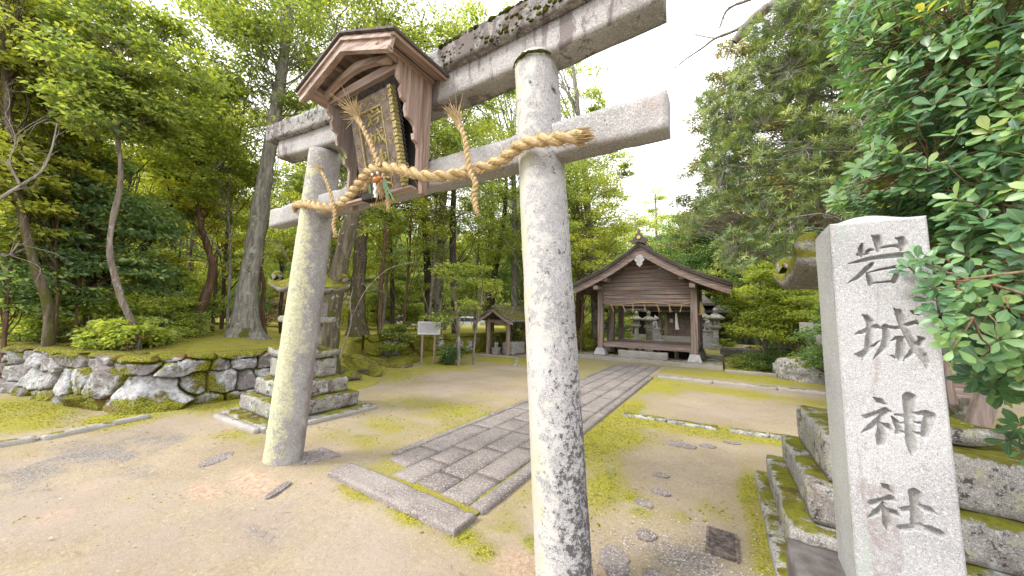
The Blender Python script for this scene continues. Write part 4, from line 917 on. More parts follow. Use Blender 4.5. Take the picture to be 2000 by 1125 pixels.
# drain grate
gx, gy = PG(1410, 1065)[:2]; GR = empty('drain_grate', (gx, gy, 0), 'rusty square iron drain grate set in the sand', 'drain grate'); iron = mat_plain('rusty_iron', (.26, .215, .19), .8, .3, .3, var=.4, sc=30)
x0, x1, y0_, y1_ = gx - .095, gx + .095, gy - .15, gy + .15; zt = .03
mb = MB().box(x0, x1, y0_, y0_ + .018, 0, zt).box(x0, x1, y1_ - .018, y1_, 0, zt).box(x0, x0 + .018, y0_ + .018, y1_ - .018, 0, zt).box(x1 - .018, x1, y0_ + .018, y1_ - .018, 0, zt); mb.build('frame', iron, GR)
mb = MB(); y = y0_ + .03
while y < y1_ - .025: mb.box(x0 + .02, x1 - .02, y, y + .005, .005, zt - .003); y += .012
for k in range(1, 5): mb.box(x0 + .02 + k * .03, x0 + .025 + k * .03, y0_ + .02, y1_ - .02, .004, zt - .007)
mb.build('bars', iron, GR)
mb = MB().box(x0 + .02, x1 - .02, y0_ + .02, y1_ - .02, -.01, .006); mb.build('drain_bed', M['dark'], GR)

# ============================================================ STONE RETAINING WALLS
def wall_mesh(name, line, h, label, cell=.36, res=.018, bulge=.10, batter=.10, seed=1, mossk=.12, big=None, grow=None, cat='stone wall'):
    rs = np.random.RandomState(seed); P = np.array(line, float); s = np.r_[0, np.cumsum(np.linalg.norm(np.diff(P, axis=0), axis=1))]; n = int(s[-1] / res); mz = int((h + .15) / res) + 1
    S, Z = np.meshgrid(np.linspace(0, s[-1], n), np.linspace(-.1, h, mz)); Sf, Zf = S.ravel(), Z.ravel(); cs = []
    z = -.1; row = 0
    while z < h + cell:
        ch = cell * rs.uniform(.55, .95); x = -rs.uniform(0, cell)
        while x < s[-1] + cell:
            cw = cell * rs.uniform(.6, 1.7); cs.append((x + cw / 2, z + ch / 2 + rs.randn() * .07, cw, ch)); x += cw
        z += ch; row += 1
    if big: cs = [c for c in cs if not any(abs(c[0] - b[0]) < b[2] * .6 and abs(c[1] - b[1]) < b[3] * .6 for b in big)] + list(big)
    cs = np.array(cs); w = fbm(np.c_[Sf, Zf, 0 * Sf], 4, 3) * .05; w2 = fbm(np.c_[Sf, Zf, 9 + 0 * Sf], 4, 3) * .05
    d1 = np.full(len(Sf), 1e9); d2 = d1.copy(); ix = np.zeros(len(Sf), int)
    for j, c in enumerate(cs):
        d = (np.abs((Sf + w - c[0]) / c[2]) ** 1.8 + np.abs((Zf + w2 - c[1]) / c[3]) ** 1.8) ** (1 / 1.8)
        m1 = d < d1; d2 = np.where(m1, d1, np.minimum(d2, d)); d1 = np.where(m1, d, d1); ix = np.where(m1, j, ix)
    e = (d2 - d1) * cell; tilt = rs.randn(len(cs), 2) * .34; off = rs.rand(len(cs)) * bulge * .55; 
    if big: off[-len(big):] += .07
    body = sstep(.0, .034, e); out = body * (.045 + off[ix] + tilt[ix, 0] * (Sf - cs[ix, 0]) * .6 + tilt[ix, 1] * (Zf - cs[ix, 1]) * .6)
    out = out + (fbm(np.c_[Sf, Zf, ix * 3.], 5, 4) * .05 + np.abs(fbm(np.c_[Sf, Zf, ix * 3.], 13, 3)) * .03) * body + (h - Zf) * batter
    out = out - .06 * (1 - body)
    top = sstep(h - .05, h, Zf); out = out - top * .06
    x = np.interp(Sf, s, P[:, 0]); y = np.interp(Sf, s, P[:, 1])
    t = np.gradient(np.c_[np.interp(np.linspace(0, s[-1], n), s, P[:, 0]), np.interp(np.linspace(0, s[-1], n), s, P[:, 1])], axis=0)
    kk = 25; ker = np.ones(kk) / kk; t = np.c_[np.convolve(np.pad(t[:, 0], kk // 2, 'edge'), ker, 'valid'), np.convolve(np.pad(t[:, 1], kk // 2, 'edge'), ker, 'valid')]
    t /= np.linalg.norm(t, axis=1)[:, None]; nrm = np.c_[t[:, 1], -t[:, 0]]; N = np.tile(nrm, (mz, 1))
    hz = 1.
    V = np.c_[x + N[:, 0] * out, y + N[:, 1] * out, Zf]
    moss = (1 - body) * .55 + sstep(h - .12, h, Zf) * .35 + .28 + mossk + .50 * fbm(np.c_[Sf, Zf, 5 + 0 * Sf], 2.2, 3) + .2 * sstep(.18, 0, Zf)
    i = np.arange(mz - 1)[:, None] * n; k = np.arange(n - 1)[None]; Fv = np.stack([i + k, i + k + 1, i + n + k + 1, i + n + k], -1).reshape(-1, 4)
    # top cap and back
    tp = V.reshape(mz, n, 3)[-1]; nb = np.c_[nrm, 0 * nrm[:, :1]]; c1 = tp - nb * .22 + [0, 0, .02]; c2 = c1 * [1, 1, 0] - nb * .05 + [0, 0, -.1]
    N0 = len(V); V = np.vstack([V, c1, c2]); k = np.arange(n - 1); a = (mz - 1) * n + k
    F2 = np.stack([a, a + 1, N0 + k + 1, N0 + k], -1); F3 = np.stack([N0 + k, N0 + k + 1, N0 + n + k + 1, N0 + n + k], -1)
    moss = np.r_[moss, np.full(2 * n, 1.1)]; tint = np.r_[rs.rand(len(cs))[ix], np.zeros(2 * n)]
    me = mesh_np(V, np.vstack([Fv, F2, F3]), {'moss': moss, 'tint': tint}); set_smooth(me); return tag(link(name, me, M['wall']), label, cat)
wall_mesh('boulder_wall', [(-16, -.78), (-13, .02), (-11.4, .42), (-9.4, .90), (-7.60, 1.36), (-7.42, 1.50), (-7.36, 1.8), (-7.20, 3.1), (-7.12, 4.2)], .80, 'low wall of irregular white lichened boulders with moss holding up the bank', seed=3, cell=.36,
          big=[(8.98, .20, .72, .46), (8.35, .42, .4, .4), (9.35, .62, .55, .28)])
wall_mesh('mossy_wall', [(-10.1, 7.0), (-9.5, 8.6), (-9.05, 10.5), (-8.85, 13.5), (-9.25, 18)], .80, 'dark mossy retaining wall behind the white notice board', seed=9, cell=.5, mossk=.42, bulge=.2)
# mossy boulders on the slope between the two walls
M['moss_rock'] = mat_stone('moss_rock', (.24, .22, .20), grain=90, white=.2, black=.3, moss=.97, brown=.3)
rs = np.random.RandomState(21)
def boulder(name, c, s, mat, lab, cat='boulder', group=None, seed=0, parent=None, amp=.35):
    V = IV4 * 1.; V = V * (1 + amp * fbm(V + seed * 7.7, 1.3, 2) + .16 * fbm(V + seed, 4, 4))[:, None]
    q = np.round(V * 2.2) / 2.2; V = V * .75 + q * .25 * np.array([1, 1, 1]); V = V * s + c; me = mesh_np(V, IF4); set_smooth(me); return tag(link(name, me, mat, parent), lab, cat, group)
for j in range(26):
    t = rs.rand(); y = 4.4 + 4.2 * rs.rand(); x = -7.2 - (y - 4.4) * .55 - rs.rand() * 1.2 + .5; s = rs.uniform(.14, .34)
    boulder('mossy_boulder', (x, y, bank_z(x, y) + .02), (s * 1.3, s, s * .55), M['moss_rock'], 'moss covered boulder on the stepped slope between the two stone walls', group='mossy boulders on the slope', seed=j)
px = PG(1562, 742); boulder('lichen_boulder', (2.0, 12.4, .25), (.78, .5, .42), M['rock'], 'large grey boulder with white lichen behind the engraved pillar', seed=3, amp=.2)

# ============================================================ WOODEN PAVILION
HL = empty('wooden_pavilion', (-2.53, 15.3, 0), 'open wooden pavilion with plank gable and raised floor at the end of the path', 'pavilion')
xh = -2.53; xl, xr = -4.22, -.84; yf, yb = 13.75, 17.0
mb = MB().box(-5.6, .0, 13.05, 18.0, -.1, .145); mb.build('stone_platform', M['concrete'], HL, bevel=.02, sub=.4, disp=.012, dsc=2)
for (x, y, lab) in ((xl, yf, 0), (xr, yf, 0), (xl, yb, 0), (xr, yb, 0), (xl, 15.4, 0), (xr, 15.4, 0)):
    mb = MB(); a, b_ = .23, .15; z0, z1 = .145, .40
    mb.hexa([(x-a, y-a, z0), (x+a, y-a, z0), (x+a, y+a, z0), (x-a, y+a, z0), (x-b_, y-b_, z1), (x+b_, y-b_, z1), (x+b_, y+b_, z1), (x-b_, y+b_, z1)])
    f = mb.build('footing', M['concrete'] if y != yf else M['white_plaster'], HL, bevel=.012)
    MB().box(x - .11, x + .11, y - .11, y + .11, .40, 3.05).build('post', M['wz'], HL, bevel=.012)
# floor
mb = MB(); x = xl - .05
mb.box(xl + .114, xr - .114, yf - .06, yf + .10, .46, .62); mb.box(xl - .10, xl + .10, yf + .115, yb - .115, .50, .62); mb.box(xr - .10, xr + .10, yf + .115, yb - .115, .50, .62); mb.box(xl + .114, xr - .114, yb - .05, yb + .05, .48, .62)
mb.build('floor_beam', M['wx'], HL, bevel=.01)
mb = MB(); y = yf + .11
while y < yb - .1: mb.box(xl + .12, xr + .10 if y > yf + .2 else xr - .12, y, y + .19, .60, .645); y += .194
mb.build('floor_boards', M['wx'], HL, bevel=.004)
for x in (-3.65, -2.95, -2.1, -1.5):
    for y in (14.4, 15.6): MB().box(x - .07, x + .07, y - .07, y + .07, .145, .50).build('floor_prop', M['wz'], HL)
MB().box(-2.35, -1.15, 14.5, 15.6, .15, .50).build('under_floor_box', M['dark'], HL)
# roof geometry (slightly hollow curve)
ZA, ZE, HWD = 4.42, 2.86, 2.86
def rz(u): return ZA - (ZA - ZE) * (u * 1.0 + .10 * math.sin(math.pi * u) * 1.0)   # u 0 ridge .. 1 eave
Y0, Y1 = 12.95, 17.9
for sg in (-1, 1):
    for (nm_, o0, o1, ya, yb2, mat, e0) in (('roof_covering', -.13, .0, Y0 - .08, Y1 + .08, 'shingle', 1.0), ('roof_boards', -.19, -.135, Y0 + .06, Y1 - .06, 'wx', .985)):
        mb = MB(); us = np.linspace(0, e0, 15)
        for u0, u1 in zip(us[:-1], us[1:]):
            p = [(xh + sg * HWD * u0, rz(u0)), (xh + sg * HWD * u1, rz(u1))]
            mb.hexa([(p[0][0], ya, p[0][1] + o0), (p[1][0], ya, p[1][1] + o0), (p[1][0], yb2, p[1][1] + o0), (p[0][0], yb2, p[0][1] + o0), (p[0][0], ya, p[0][1] + o1), (p[1][0], ya, p[1][1] + o1), (p[1][0], yb2, p[1][1] + o1), (p[0][0], yb2, p[0][1] + o1)])
        mb.build(nm_, M[mat], HL)
    # layered eave thickness at the gable: three stepped courses
    for q, (d0, d1, yy) in enumerate(((-.0, -.045, Y0 - .15), (-.05, -.095, Y0 - .13), (-.10, -.14, Y0 - .11))):
        mb = MB(); us = np.linspace(0, 1.0, 15)
        for u0, u1 in zip(us[:-1], us[1:]):
            p = [(xh + sg * HWD * u0, rz(u0)), (xh + sg * HWD * u1, rz(u1))]
            mb.hexa([(p[0][0], yy, p[0][1] + d1), (p[1][0], yy, p[1][1] + d1), (p[1][0], yy + .06, p[1][1] + d1), (p[0][0], yy + .06, p[0][1] + d1), (p[0][0], yy, p[0][1] + d0), (p[1][0], yy, p[1][1] + d0), (p[1][0], yy + .06, p[1][1] + d0), (p[0][0], yy + .06, p[0][1] + d0)])
        mb.build('shingle_edge', M['shingle'], HL)
    for (d0, d1, yy, th, nm_) in ((-.15, -.46, Y0 - .02, .05, 'barge_board'), (-.15, -.20, Y0 - .05, .028, 'barge_strip'), (-.40, -.465, Y0 - .035, .013, 'barge_strip')):
        mb = MB(); us = np.linspace(0, 1.0, 15)
        for u0, u1 in zip(us[:-1], us[1:]):
            f0 = 1 - .25 * u0 if d1 < -.4 else 1; f1 = 1 - .25 * u1 if d1 < -.4 else 1
            p = [(xh + sg * HWD * u0 * .985, rz(u0)), (xh + sg * HWD * u1 * .985, rz(u1))]
            mb.hexa([(p[0][0], yy, p[0][1] + d1 * f0), (p[1][0], yy, p[1][1] + d1 * f1), (p[1][0], yy + th, p[1][1] + d1 * f1), (p[0][0], yy + th, p[0][1] + d1 * f0), (p[0][0], yy, p[0][1] + d0), (p[1][0], yy, p[1][1] + d0), (p[1][0], yy + th, p[1][1] + d0), (p[0][0], yy + th, p[0][1] + d0)])
        mb.build(nm_, M['wx'], HL)
    for k in range(11):   # rafters under the side eave
        y = Y0 + .35 + k * .42; mb = MB(); us = np.linspace(.05, .97, 6)
        for u0, u1 in zip(us[:-1], us[1:]):
            p = [(xh + sg * HWD * u0, rz(u0)), (xh + sg * HWD * u1, rz(u1))]
            mb.hexa([(p[0][0], y, p[0][1] - .27), (p[1][0], y, p[1][1] - .27), (p[1][0], y + .07, p[1][1] - .27), (p[0][0], y + .07, p[0][1] - .27), (p[0][0], y, p[0][1] - .192), (p[1][0], y, p[1][1] - .192), (p[1][0], y + .07, p[1][1] - .192), (p[0][0], y + .07, p[0][1] - .192)])
        mb.build('rafter', M['wx'], HL)
# gable planks: one board per course, cut to the slope
z = 2.22; k = 0
mb = MB()
while z < 4.0:
    h_ = .165; zz = z + h_; u = max(0, min(1, ((ZA - .28) - zz) / (ZA - ZE) / 1.05)); xw = min(HWD * u, (xr - xl) / 2 - .115)
    if xw > .1: mb.hexa([(xh - xw, yf - .055, z), (xh + xw, yf - .055, z), (xh + xw, yf + .02, z), (xh - xw, yf + .02, z), (xh - xw, yf - .028, zz - .014), (xh + xw, yf - .028, zz - .014), (xh + xw, yf + .02, zz - .006), (xh - xw, yf + .02, zz - .006)])
    z += h_; k += 1
mb.build('gable_planks', M['wx'], HL)
mb = MB()
for y in (yf + .06, yb): mb.box(xl + .112, xr - .112, y - .05, y + .05, 2.10, 2.24)
for x in (xl, xr): mb.box(x - .06, x + .06, yf + .115, yb - .115, 2.55, 2.72); mb.box(x - .09, x + .09, yf - .75, yf - .115, 2.72, 2.88); mb.box(x - .09, x + .09, yf + .115, yb + .7, 2.74, 2.90)
mb.box(xl + .112, xr - .112, yb - .05, yb + .03, 2.24, 2.9)
mb.build('tie_beam', M['wx'], HL, bevel=.01)
mb = MB()
for x, z in ((xh, 3.98), (xh - 1.35, 3.13), (xh + 1.35, 3.13)): mb.box(x - .09, x + .09, Y0 + .06, yf - .02, z - .1, z + .08)
mb.build('purlin_end', M['wy'], HL, bevel=.01)
# carved white gable pendant, ridge and end ornament
poly = [(0, -.36), (.05, -.30), (.10, -.27), (.12, -.21), (.09, -.18), (.15, -.14), (.19, -.08), (.17, -.03), (.12, -.02), (.14, .03), (.09, .07), (.04, .10)]
poly = poly + [(-x, z) for x, z in poly[::-1] if x > 0]
mb = MB().prism(poly, lambda x, z: (xh + x * .95, Y0 - .075, 3.86 + z), lambda x, z: (xh + x * .95, Y0 - .04, 3.86 + z)); pd = mb.build('gable_pendant', M['white_plaster'], HL)
mb = MB().box(xh - .14, xh + .14, Y0 - .1, Y1 + .1, ZA - .02, ZA + .13).box(xh - .09, xh + .09, Y0 - .12, Y1 + .12, ZA + .13, ZA + .20); mb.build('ridge', M['shingle'], HL, bevel=.01)
poly = [(-.34, 0), (-.27, .05), (-.22, .04), (-.20, .12), (-.12, .16), (-.10, .26), (-.05, .27), (-.05, .40), (0, .44), (.05, .40), (.05, .27), (.10, .26), (.12, .16), (.20, .12), (.22, .04), (.27, .05), (.34, 0), (.2, -.12), (0, -.04), (-.2, -.12)]
og = MB().prism(poly, lambda x, z: (xh + x, Y0 - .20, ZA + .05 + z), lambda x, z: (xh + x, Y0 - .125, ZA + .05 + z)).build('ridge_end_ornament', M['shingle'], HL)
MB().tube([(xh, Y0 - .225, ZA + .17), (xh, Y0 - .202, ZA + .17)], .065, 18).build('gold_crest', M['gold'], og)
# straw rope with straw tassels across the front, on the pavilion
RP2 = empty('straw_rope', (xh, yf - .14, 2.2), 'thin straw rope with seven straw wisps across the pavilion front', 'straw rope')
nm = NM(); pts = [(xl + .1, yf - .13, 2.22)] + [(xl + .1 + 3.2 * t, yf - .14, 2.20 - .03 * math.sin(t * 9)) for t in np.linspace(.1, .9, 9)] + [(xr - .1, yf - .13, 2.22)]
V, Fa, _ = tube_np(spline(pts, 60), .012, 6, .3, 30); nm.add(V, Fa, .5); nm.build('cord', M['straw'], RP2)
for j in range(7):
    x = xl + .42 + j * .43; nm = NM(); rs = np.random.RandomState(j); sl = [.12, .18, .03, .06, .12, .05, -.05][j]
    for k in range(8): V, Fa, _ = tube_np([(x + rs.randn() * .006, yf - .14, 2.20), (x + sl * .5 + rs.randn() * .008, yf - .15, 2.06), (x + sl + rs.randn() * .03, yf - .15, 1.86 + rs.rand() * .04)], [.0045, .0045, .003], 4); nm.add(V, Fa, rs.rand())
    nm.build('wisp', M['straw'], RP2)
nm = NM(); rs = np.random.RandomState(8)
for k in range(40): V, Fa, _ = tube_np([(xr + .2, yf + .1, 2.3), (xr + .22 + rs.randn() * .03, yf + .1, 2.1), (xr + .22 + rs.randn() * .05, yf + .1, 1.8)], [.005, .006, .004], 4); nm.add(V, Fa, rs.rand())
nm.build('side_tassel', M['straw'], RP2)
o = block('step_stone', M['concrete'], None, -3.42, -1.68, 13.30, 13.62, .10, .40, r=.02, amp=.012, res=.07); tag(o, 'long pale stone step resting before the raised floor of the pavilion', 'stone step')

# ============================================================ SHRINE HALL BEHIND
SH = empty('shrine_hall', (-2.6, 27, 0), 'dark wooden shrine hall with lattice doors seen through the open pavilion', 'shrine hall')
ys = 26.0; g0 = .62
mb = MB().box(-5.6, -.2, 25.6, 31, -.1, g0 - .06); mb.build('stone_base', M['far_stone'], SH)
for k in range(3): MB().box(-3.75, -1.2, 24.7 + k * .3, 25.0 + k * .3 if k < 2 else 25.59, -.05, .18 + k * .18).build('step', M['concrete'], SH, bevel=.01)
for x in (-3.75, -3.35, -1.75, -1.3): MB().box(x - .09, x + .09, ys - .1, ys + .08, g0 - .058, 3.0).build('post', M['wz'], SH)
mb = MB().box(-3.26, -1.84, ys - .02, ys + .04, g0 - .05, 1.15).box(-3.26, -1.84, ys - .02, ys + .04, 2.35, 2.9); mb.build('panel', M['wx'], SH)
mb = MB(); x = -3.24
while x < -1.86: mb.box(x, x + .03, ys - .04, ys - .02, 1.15, 1.55); mb.box(x, x + .03, ys - .05, ys - .021, g0 + .05, 1.14); x += .085
for i in range(-12, 20):
    for sg in (-1, 1):
        a = (-3.26 + i * .11, 1.56); n_ = .78; b2 = (a[0] + sg * n_, 2.34); lo, hi = -3.26, -1.84; d = b2[0] - a[0]
        ts = sorted(((lo - a[0]) / d, (hi - a[0]) / d)); t0, t1 = max(0, ts[0]), min(1, ts[1])
        if t1 - t0 > .05: mb.bar((a[0] + d * t0, ys - .03, a[1] + n_ * t0), (a[0] + d * t1, ys - .03, a[1] + n_ * t1), .016, .02, up=(0, 1, 0))
mb.box(-2.58, -2.52, ys - .07, ys - .04, g0, 2.34); mb.box(-3.26, -1.84, ys - .06, ys - .04, 1.5, 1.57); mb.build('lattice_door', M['wz'], SH)
MB().box(-3.26, -1.84, ys + .05, ys + .08, g0, 2.36).build('door_backing', M['wz'], SH)
MB().box(-5.2, -3.84, ys + .1, ys + .2, g0 - .05, 2.6).build('side_wall', M['dark'], SH); MB().box(-1.2, -.5, ys + .1, ys + .2, g0 - .05, 2.6).build('side_wall', M['dark'], SH)
MB().box(-3.9, -1.15, ys - .14, ys + .1, 2.38, 2.62).build('lintel', M['wx'], SH, bevel=.01)
for (z0, ya, yb2, zt, xa, xb, lab) in ((2.32, 25.2, 29, 3.1, -5.9, .45, ''), (2.75, 24.6, 29.5, 3.9, -4.6, -.35, '')):
    mb = MB(); mid = (xa + xb) / 2
    for q in range(10):
        t0, t1 = q / 10, (q + 1) / 10; f = lambda t: z0 + (zt - z0) * t ** 1.4
        ins0, ins1 = t0 * (xb - xa) * .22, t1 * (xb - xa) * .22; yy0, yy1 = ya + (yb2 - ya) * .5 * t0, ya + (yb2 - ya) * .5 * t1
        mb.add([(xa + ins0, yy0, f(t0)), (xb - ins0, yy0, f(t0)), (xb - ins1, yy1, f(t1)), (xa + ins1, yy1, f(t1)), (xb - ins0, yb2 - (yy0 - ya), f(t0)), (xb - ins1, yb2 - (yy1 - ya), f(t1)), (xa + ins0, yb2 - (yy0 - ya), f(t0)), (xa + ins1, yb2 - (yy1 - ya), f(t1))],
               [(0, 1, 2, 3), (1, 4, 5, 2), (4, 6, 7, 5), (6, 0, 3, 7)])
    mb.box(xa, xb, ya + .01, yb2 - .01, z0 - .14, z0 - .004); mb.build('roof', M['shingle'], SH)
pap = MB().box(-3.08, -2.9, ys - .075, ys - .065, 1.45, 1.72).build('paper_notice', M['paper'], SH)
BR = empty('bell_rope', (-2.62, 25.5, 1.2), 'white cloth bell rope hanging before the lattice doors', 'bell rope')
MB().tube([(-2.66, 25.3, 2.7), (-2.64, 25.3, 2.3), (-2.63, 25.3, 2.05)], .03, 8).build('cord', M['straw'], BR)
MB().tube([(-2.63, 25.3, 2.08), (-2.62, 25.3, 1.8), (-2.58, 25.3, 1.2), (-2.56, 25.3, 1.0)], [.05, .07, .11, .13], 12, amp=.2, nsc=8).build('cloth', M['paper'], BR)

def toro(name, x, y, s, label, round_=True, mossy=False, hz=None):
    """ordinary pedestal lantern about 2 m tall at s=1"""
    m = M['far_stone']; m2 = M['lantern_mossy'] if mossy else m; L = empty(name, (x, y, 0), label, 'stone lantern'); seg = 6; q = lambda P: [(r * s, z * s) for r, z in P]
    for (nm_, P, sg_, mt) in (('base', [(.36, -.05), (.36, .12), (.27, .14), (.27, .24), (.20, .30)], 6, m), ('shaft', [(.14, .30), (.125, .6), (.15, .64), (.125, .68), (.13, 1.02)], 16, m),
                              ('platform', [(.14, 1.02), (.27, 1.12), (.30, 1.16), (.30, 1.25), (.22, 1.27)], 6, m), ('roof', [(.30, 1.56), (.42, 1.58), (.46, 1.65), (.36, 1.70), (.22, 1.80), (.10, 1.88)], 6, m2),
                              ('finial', [(.08, 1.88), (.13, 1.93), (.06, 1.97), (.12, 2.03), (.11, 2.11), (.01, 2.20)], 14, m)):
        MB().lathe(q(P), sg_, (x, y), rot=.26).build(nm_, mt, L, bevel=0, disp=.008, sub=0 if sg_ > 8 else .2)
    mb = MB()
    for k in range(6):
        a = 1.047 * k + .26; cx_, cy_ = x + .19 * s * math.cos(a), y + .19 * s * math.sin(a); mb.box(cx_ - .035 * s, cx_ + .035 * s, cy_ - .035 * s, cy_ + .035 * s, 1.27 * s, 1.56 * s)
    mb.lathe(q([(.12, 1.28), (.12, 1.55)]), 8, (x, y)); mb.build('firebox', m, L)
    return L
def at(px, Y): d = ray(px, 640); return Y / d[1] * d[0]
toro('stone_lantern', at(1398, 22.5), 22.5, 1.10, 'tall stone lantern standing clear to the right of the pavilion roof post')
toro('stone_lantern', at(1373, 23.5), 23.5, 1.12, 'pale stone lantern partly behind the right front post of the pavilion')
toro('stone_lantern', at(1243, 24.5), 24.5, 1.0, 'stone lantern seen between the left pavilion posts, nearest the rear post')
toro('stone_lantern', at(1267, 22.0), 22.0, .98, 'stone lantern right beside the left white guardian statue')
toro('stone_lantern', at(1190, 17.9), 17.9, .86, 'squat stone lantern with thick mossy roof left of the rear pavilion post', mossy=True)
toro('stone_lantern', at(1163, 18.8), 18.8, .84, 'mossy stone lantern just outside the left front post of the pavilion', mossy=True)
toro('stone_lantern', at(868, 14.0), 14.0, .80, 'dim grey stone lantern under the trees behind the notice board')
def guardian(px, Y, face, label):
    """seated fox-like guardian on a tiered pedestal"""
    x = at(px, Y); L = empty('guardian_statue', (x, Y, 0), label, 'guardian statue', 'guardian statues before the shrine'); m = M['far_stone']
    mw = M['white_plaster']
    mb = MB().box(x - .5, x + .5, Y - .5, Y + .5, -.05, .35).box(x - .38, x + .38, Y - .38, Y + .38, .352, .75).box(x - .30, x + .30, Y - .30, Y + .30, .752, 1.0).box(x - .36, x + .36, Y - .36, Y + .36, 1.002, 1.10); mb.build('pedestal', mw, L, bevel=.015)
    f = face; nm = NM()
    for (dx, dz, sx, sy, sz) in ((-.08, 1.30, .22, .15, .20), (.04, 1.48, .14, .13, .22), (.12, 1.72, .13, .11, .12), (.22, 1.70, .09, .07, .06), (-.25, 1.45, .07, .07, .22), (.08, 1.85, .03, .06, .07)):
        V = IV3 * (sx, sy, sz); V = V * (1 + .12 * fbm(V, 9, 2))[:, None] + (x + f * dx, Y, dz); nm.add(V, IF3)
    for dx, dy in ((.14, -.08), (.14, .08), (-.12, -.1), (-.12, .1)):
        V, Fa, _ = tube_np([(x + f * dx, Y + dy, 1.5), (x + f * (dx + .03), Y + dy, 1.28), (x + f * (dx + .03), Y + dy, 1.12), (x + f * (dx + .1), Y + dy, 1.11)], [.07, .05, .045, .04], 8); nm.add(V, Fa)
    nm.build('body', mw, L)
guardian(1277, 23.2, 1, 'pale seated guardian statue on a tiered white pedestal left of the shrine doors')
guardian(1384, 23.2, -1, 'pale seated guardian statue half hidden by the right pavilion post')
p = at(1268, 19.5); o = block('stone_post', M['far_stone'], None, p - .16, p + .16, 19.4, 19.7, -.05, 1.1, r=.02, amp=.01, res=.1); tag(o, 'short square stone post on moss in front of the left guardian statue', 'stone post')
o = block('stone_block', M['far_stone'], None, -.1, 1.5, 18.2, 18.9, -.05, .42, r=.03, amp=.02, res=.12); tag(o, 'long low stone block on moss beyond the right side of the pavilion', 'stone block')
wall_mesh('rubble_wall', [(-1.0, 29.5), (3, 29), (9, 28.5)], 1.0, 'far low rubble wall under dark trees right of the shrine hall', seed=14, cell=.5, res=.05)
wall_mesh('rubble_wall', [(.2, 21.5), (2.5, 21), (5.5, 20.2)], .42, 'low rubble edging wall right of the tall lantern', seed=15, cell=.5, res=.05)

# ============================================================ WATER PAVILION
WP = empty('water_pavilion', (-7.65, 12.1, 0), 'small tiled hand washing pavilion under the trees left of the path', 'pavilion')
for x, y in ((-8.15, 11.35), (-7.2, 11.35), (-8.15, 12.95), (-7.2, 12.95)):
    MB().box(x - .055, x + .055, y - .055, y + .055, .0, 1.45).build('post', M['rz'], WP, bevel=.006)
mb = MB().box(-8.2, -7.15, 11.31, 11.39, 1.30, 1.40).box(-8.2, -7.15, 12.91, 12.99, 1.30, 1.40).box(-8.19, -8.11, 11.395, 12.905, 1.34, 1.44).box(-7.24, -7.16, 11.395, 12.905, 1.34, 1.44); mb.build('beam', M['rx'], WP)
tile = mat_stone('roof_tile', (.20, .175, .15), grain=60, white=.25, black=.3, moss=.62, brown=.4)
for sg in (-1, 1):
    mb = MB(); us = np.linspace(0, 1, 9); hw2 = .92
    for k, (u0, u1) in enumerate(zip(us[:-1], us[1:])):
        f = lambda u: 1.92 - .50 * u - .05 * math.sin(math.pi * u)
        mb.hexa([(-7.675 + sg * hw2 * u0, 10.9, f(u0) - .06), (-7.675 + sg * hw2 * u1, 10.9, f(u1) - .05), (-7.675 + sg * hw2 * u1, 13.4, f(u1) - .05), (-7.675 + sg * hw2 * u0, 13.4, f(u0) - .06), (-7.675 + sg * hw2 * u0, 10.9, f(u0)), (-7.675 + sg * hw2 * u1, 10.9, f(u1) + .015), (-7.675 + sg * hw2 * u1, 13.4, f(u1) + .015), (-7.675 + sg * hw2 * u0, 13.4, f(u0))])
    for j in range(17):
        y = 10.95 + j * .15; mb.tube([(-7.675 + sg * hw2 * u, y, 1.92 - .50 * u - .05 * math.sin(math.pi * u) + .01) for u in us], .032, 6)
    mb.build('tiled_roof', tile, WP)
    mb = MB()
    for (u0, u1) in zip(us[:-1], us[1:]):
        f = lambda u: 1.85 - .50 * u - .05 * math.sin(math.pi * u)
        mb.hexa([(-7.675 + sg * hw2 * u0, 10.92, f(u0) - .12), (-7.675 + sg * hw2 * u1, 10.92, f(u1) - .12), (-7.675 + sg * hw2 * u1, 10.96, f(u1) - .12), (-7.675 + sg * hw2 * u0, 10.96, f(u0) - .12), (-7.675 + sg * hw2 * u0, 10.92, f(u0)), (-7.675 + sg * hw2 * u1, 10.92, f(u1)), (-7.675 + sg * hw2 * u1, 10.96, f(u1)), (-7.675 + sg * hw2 * u0, 10.96, f(u0))])
    mb.build('barge_board', M['rx'], WP)
MB().box(-7.76, -7.59, 10.88, 13.42, 1.90, 2.0).build('ridge', M['lantern_mossy'], WP, bevel=.02, sub=.2, disp=.03)
o = block('water_basin', M['far_stone'], None, -7.75, -7.2, 11.75, 12.75, 0, .52, r=.03, amp=.02, res=.08); tag(o, 'grey stone water basin inside the small tiled pavilion', 'water basin')
BK = empty('planter_tub', (-7.85, 11.55, 0), 'grey tapered tub with small flowers at the front of the water pavilion', 'tub')
mb = MB(); a, b_ = .10, .145; x, y = -7.82, 11.45; mb.hexa([(x-a, y-a, .02), (x+a, y-a, .02), (x+a, y+a, .02), (x-a, y+a, .02), (x-b_, y-b_, .30), (x+b_, y-b_, .30), (x+b_, y+b_, .30), (x-b_, y+b_, .30)]); mb.build('tub', M['concrete'], BK, bevel=.01)
nm = NM(); rs = np.random.RandomState(2)
for k in range(14): q = np.array([x, y, .30]) + rs.randn(3) * (.05, .05, .02); V, Fa, _ = tube_np([q, q + (0, 0, .12 + rs.rand() * .08)], .004, 4); nm.add(V, Fa); nm.add(IV * .018 + q + (0, 0, .16), IF, 1)
nm.build('flowers', M['paper'], BK)
kerb('concrete edging strip in front of the water pavilion', (-8.5, 11.0), (-6.6, 11.1), .14, .05); kerb('slanted edging strip leading from the water pavilion to the path', (-6.55, 11.0), (-5.6, 9.3), .12, .05)

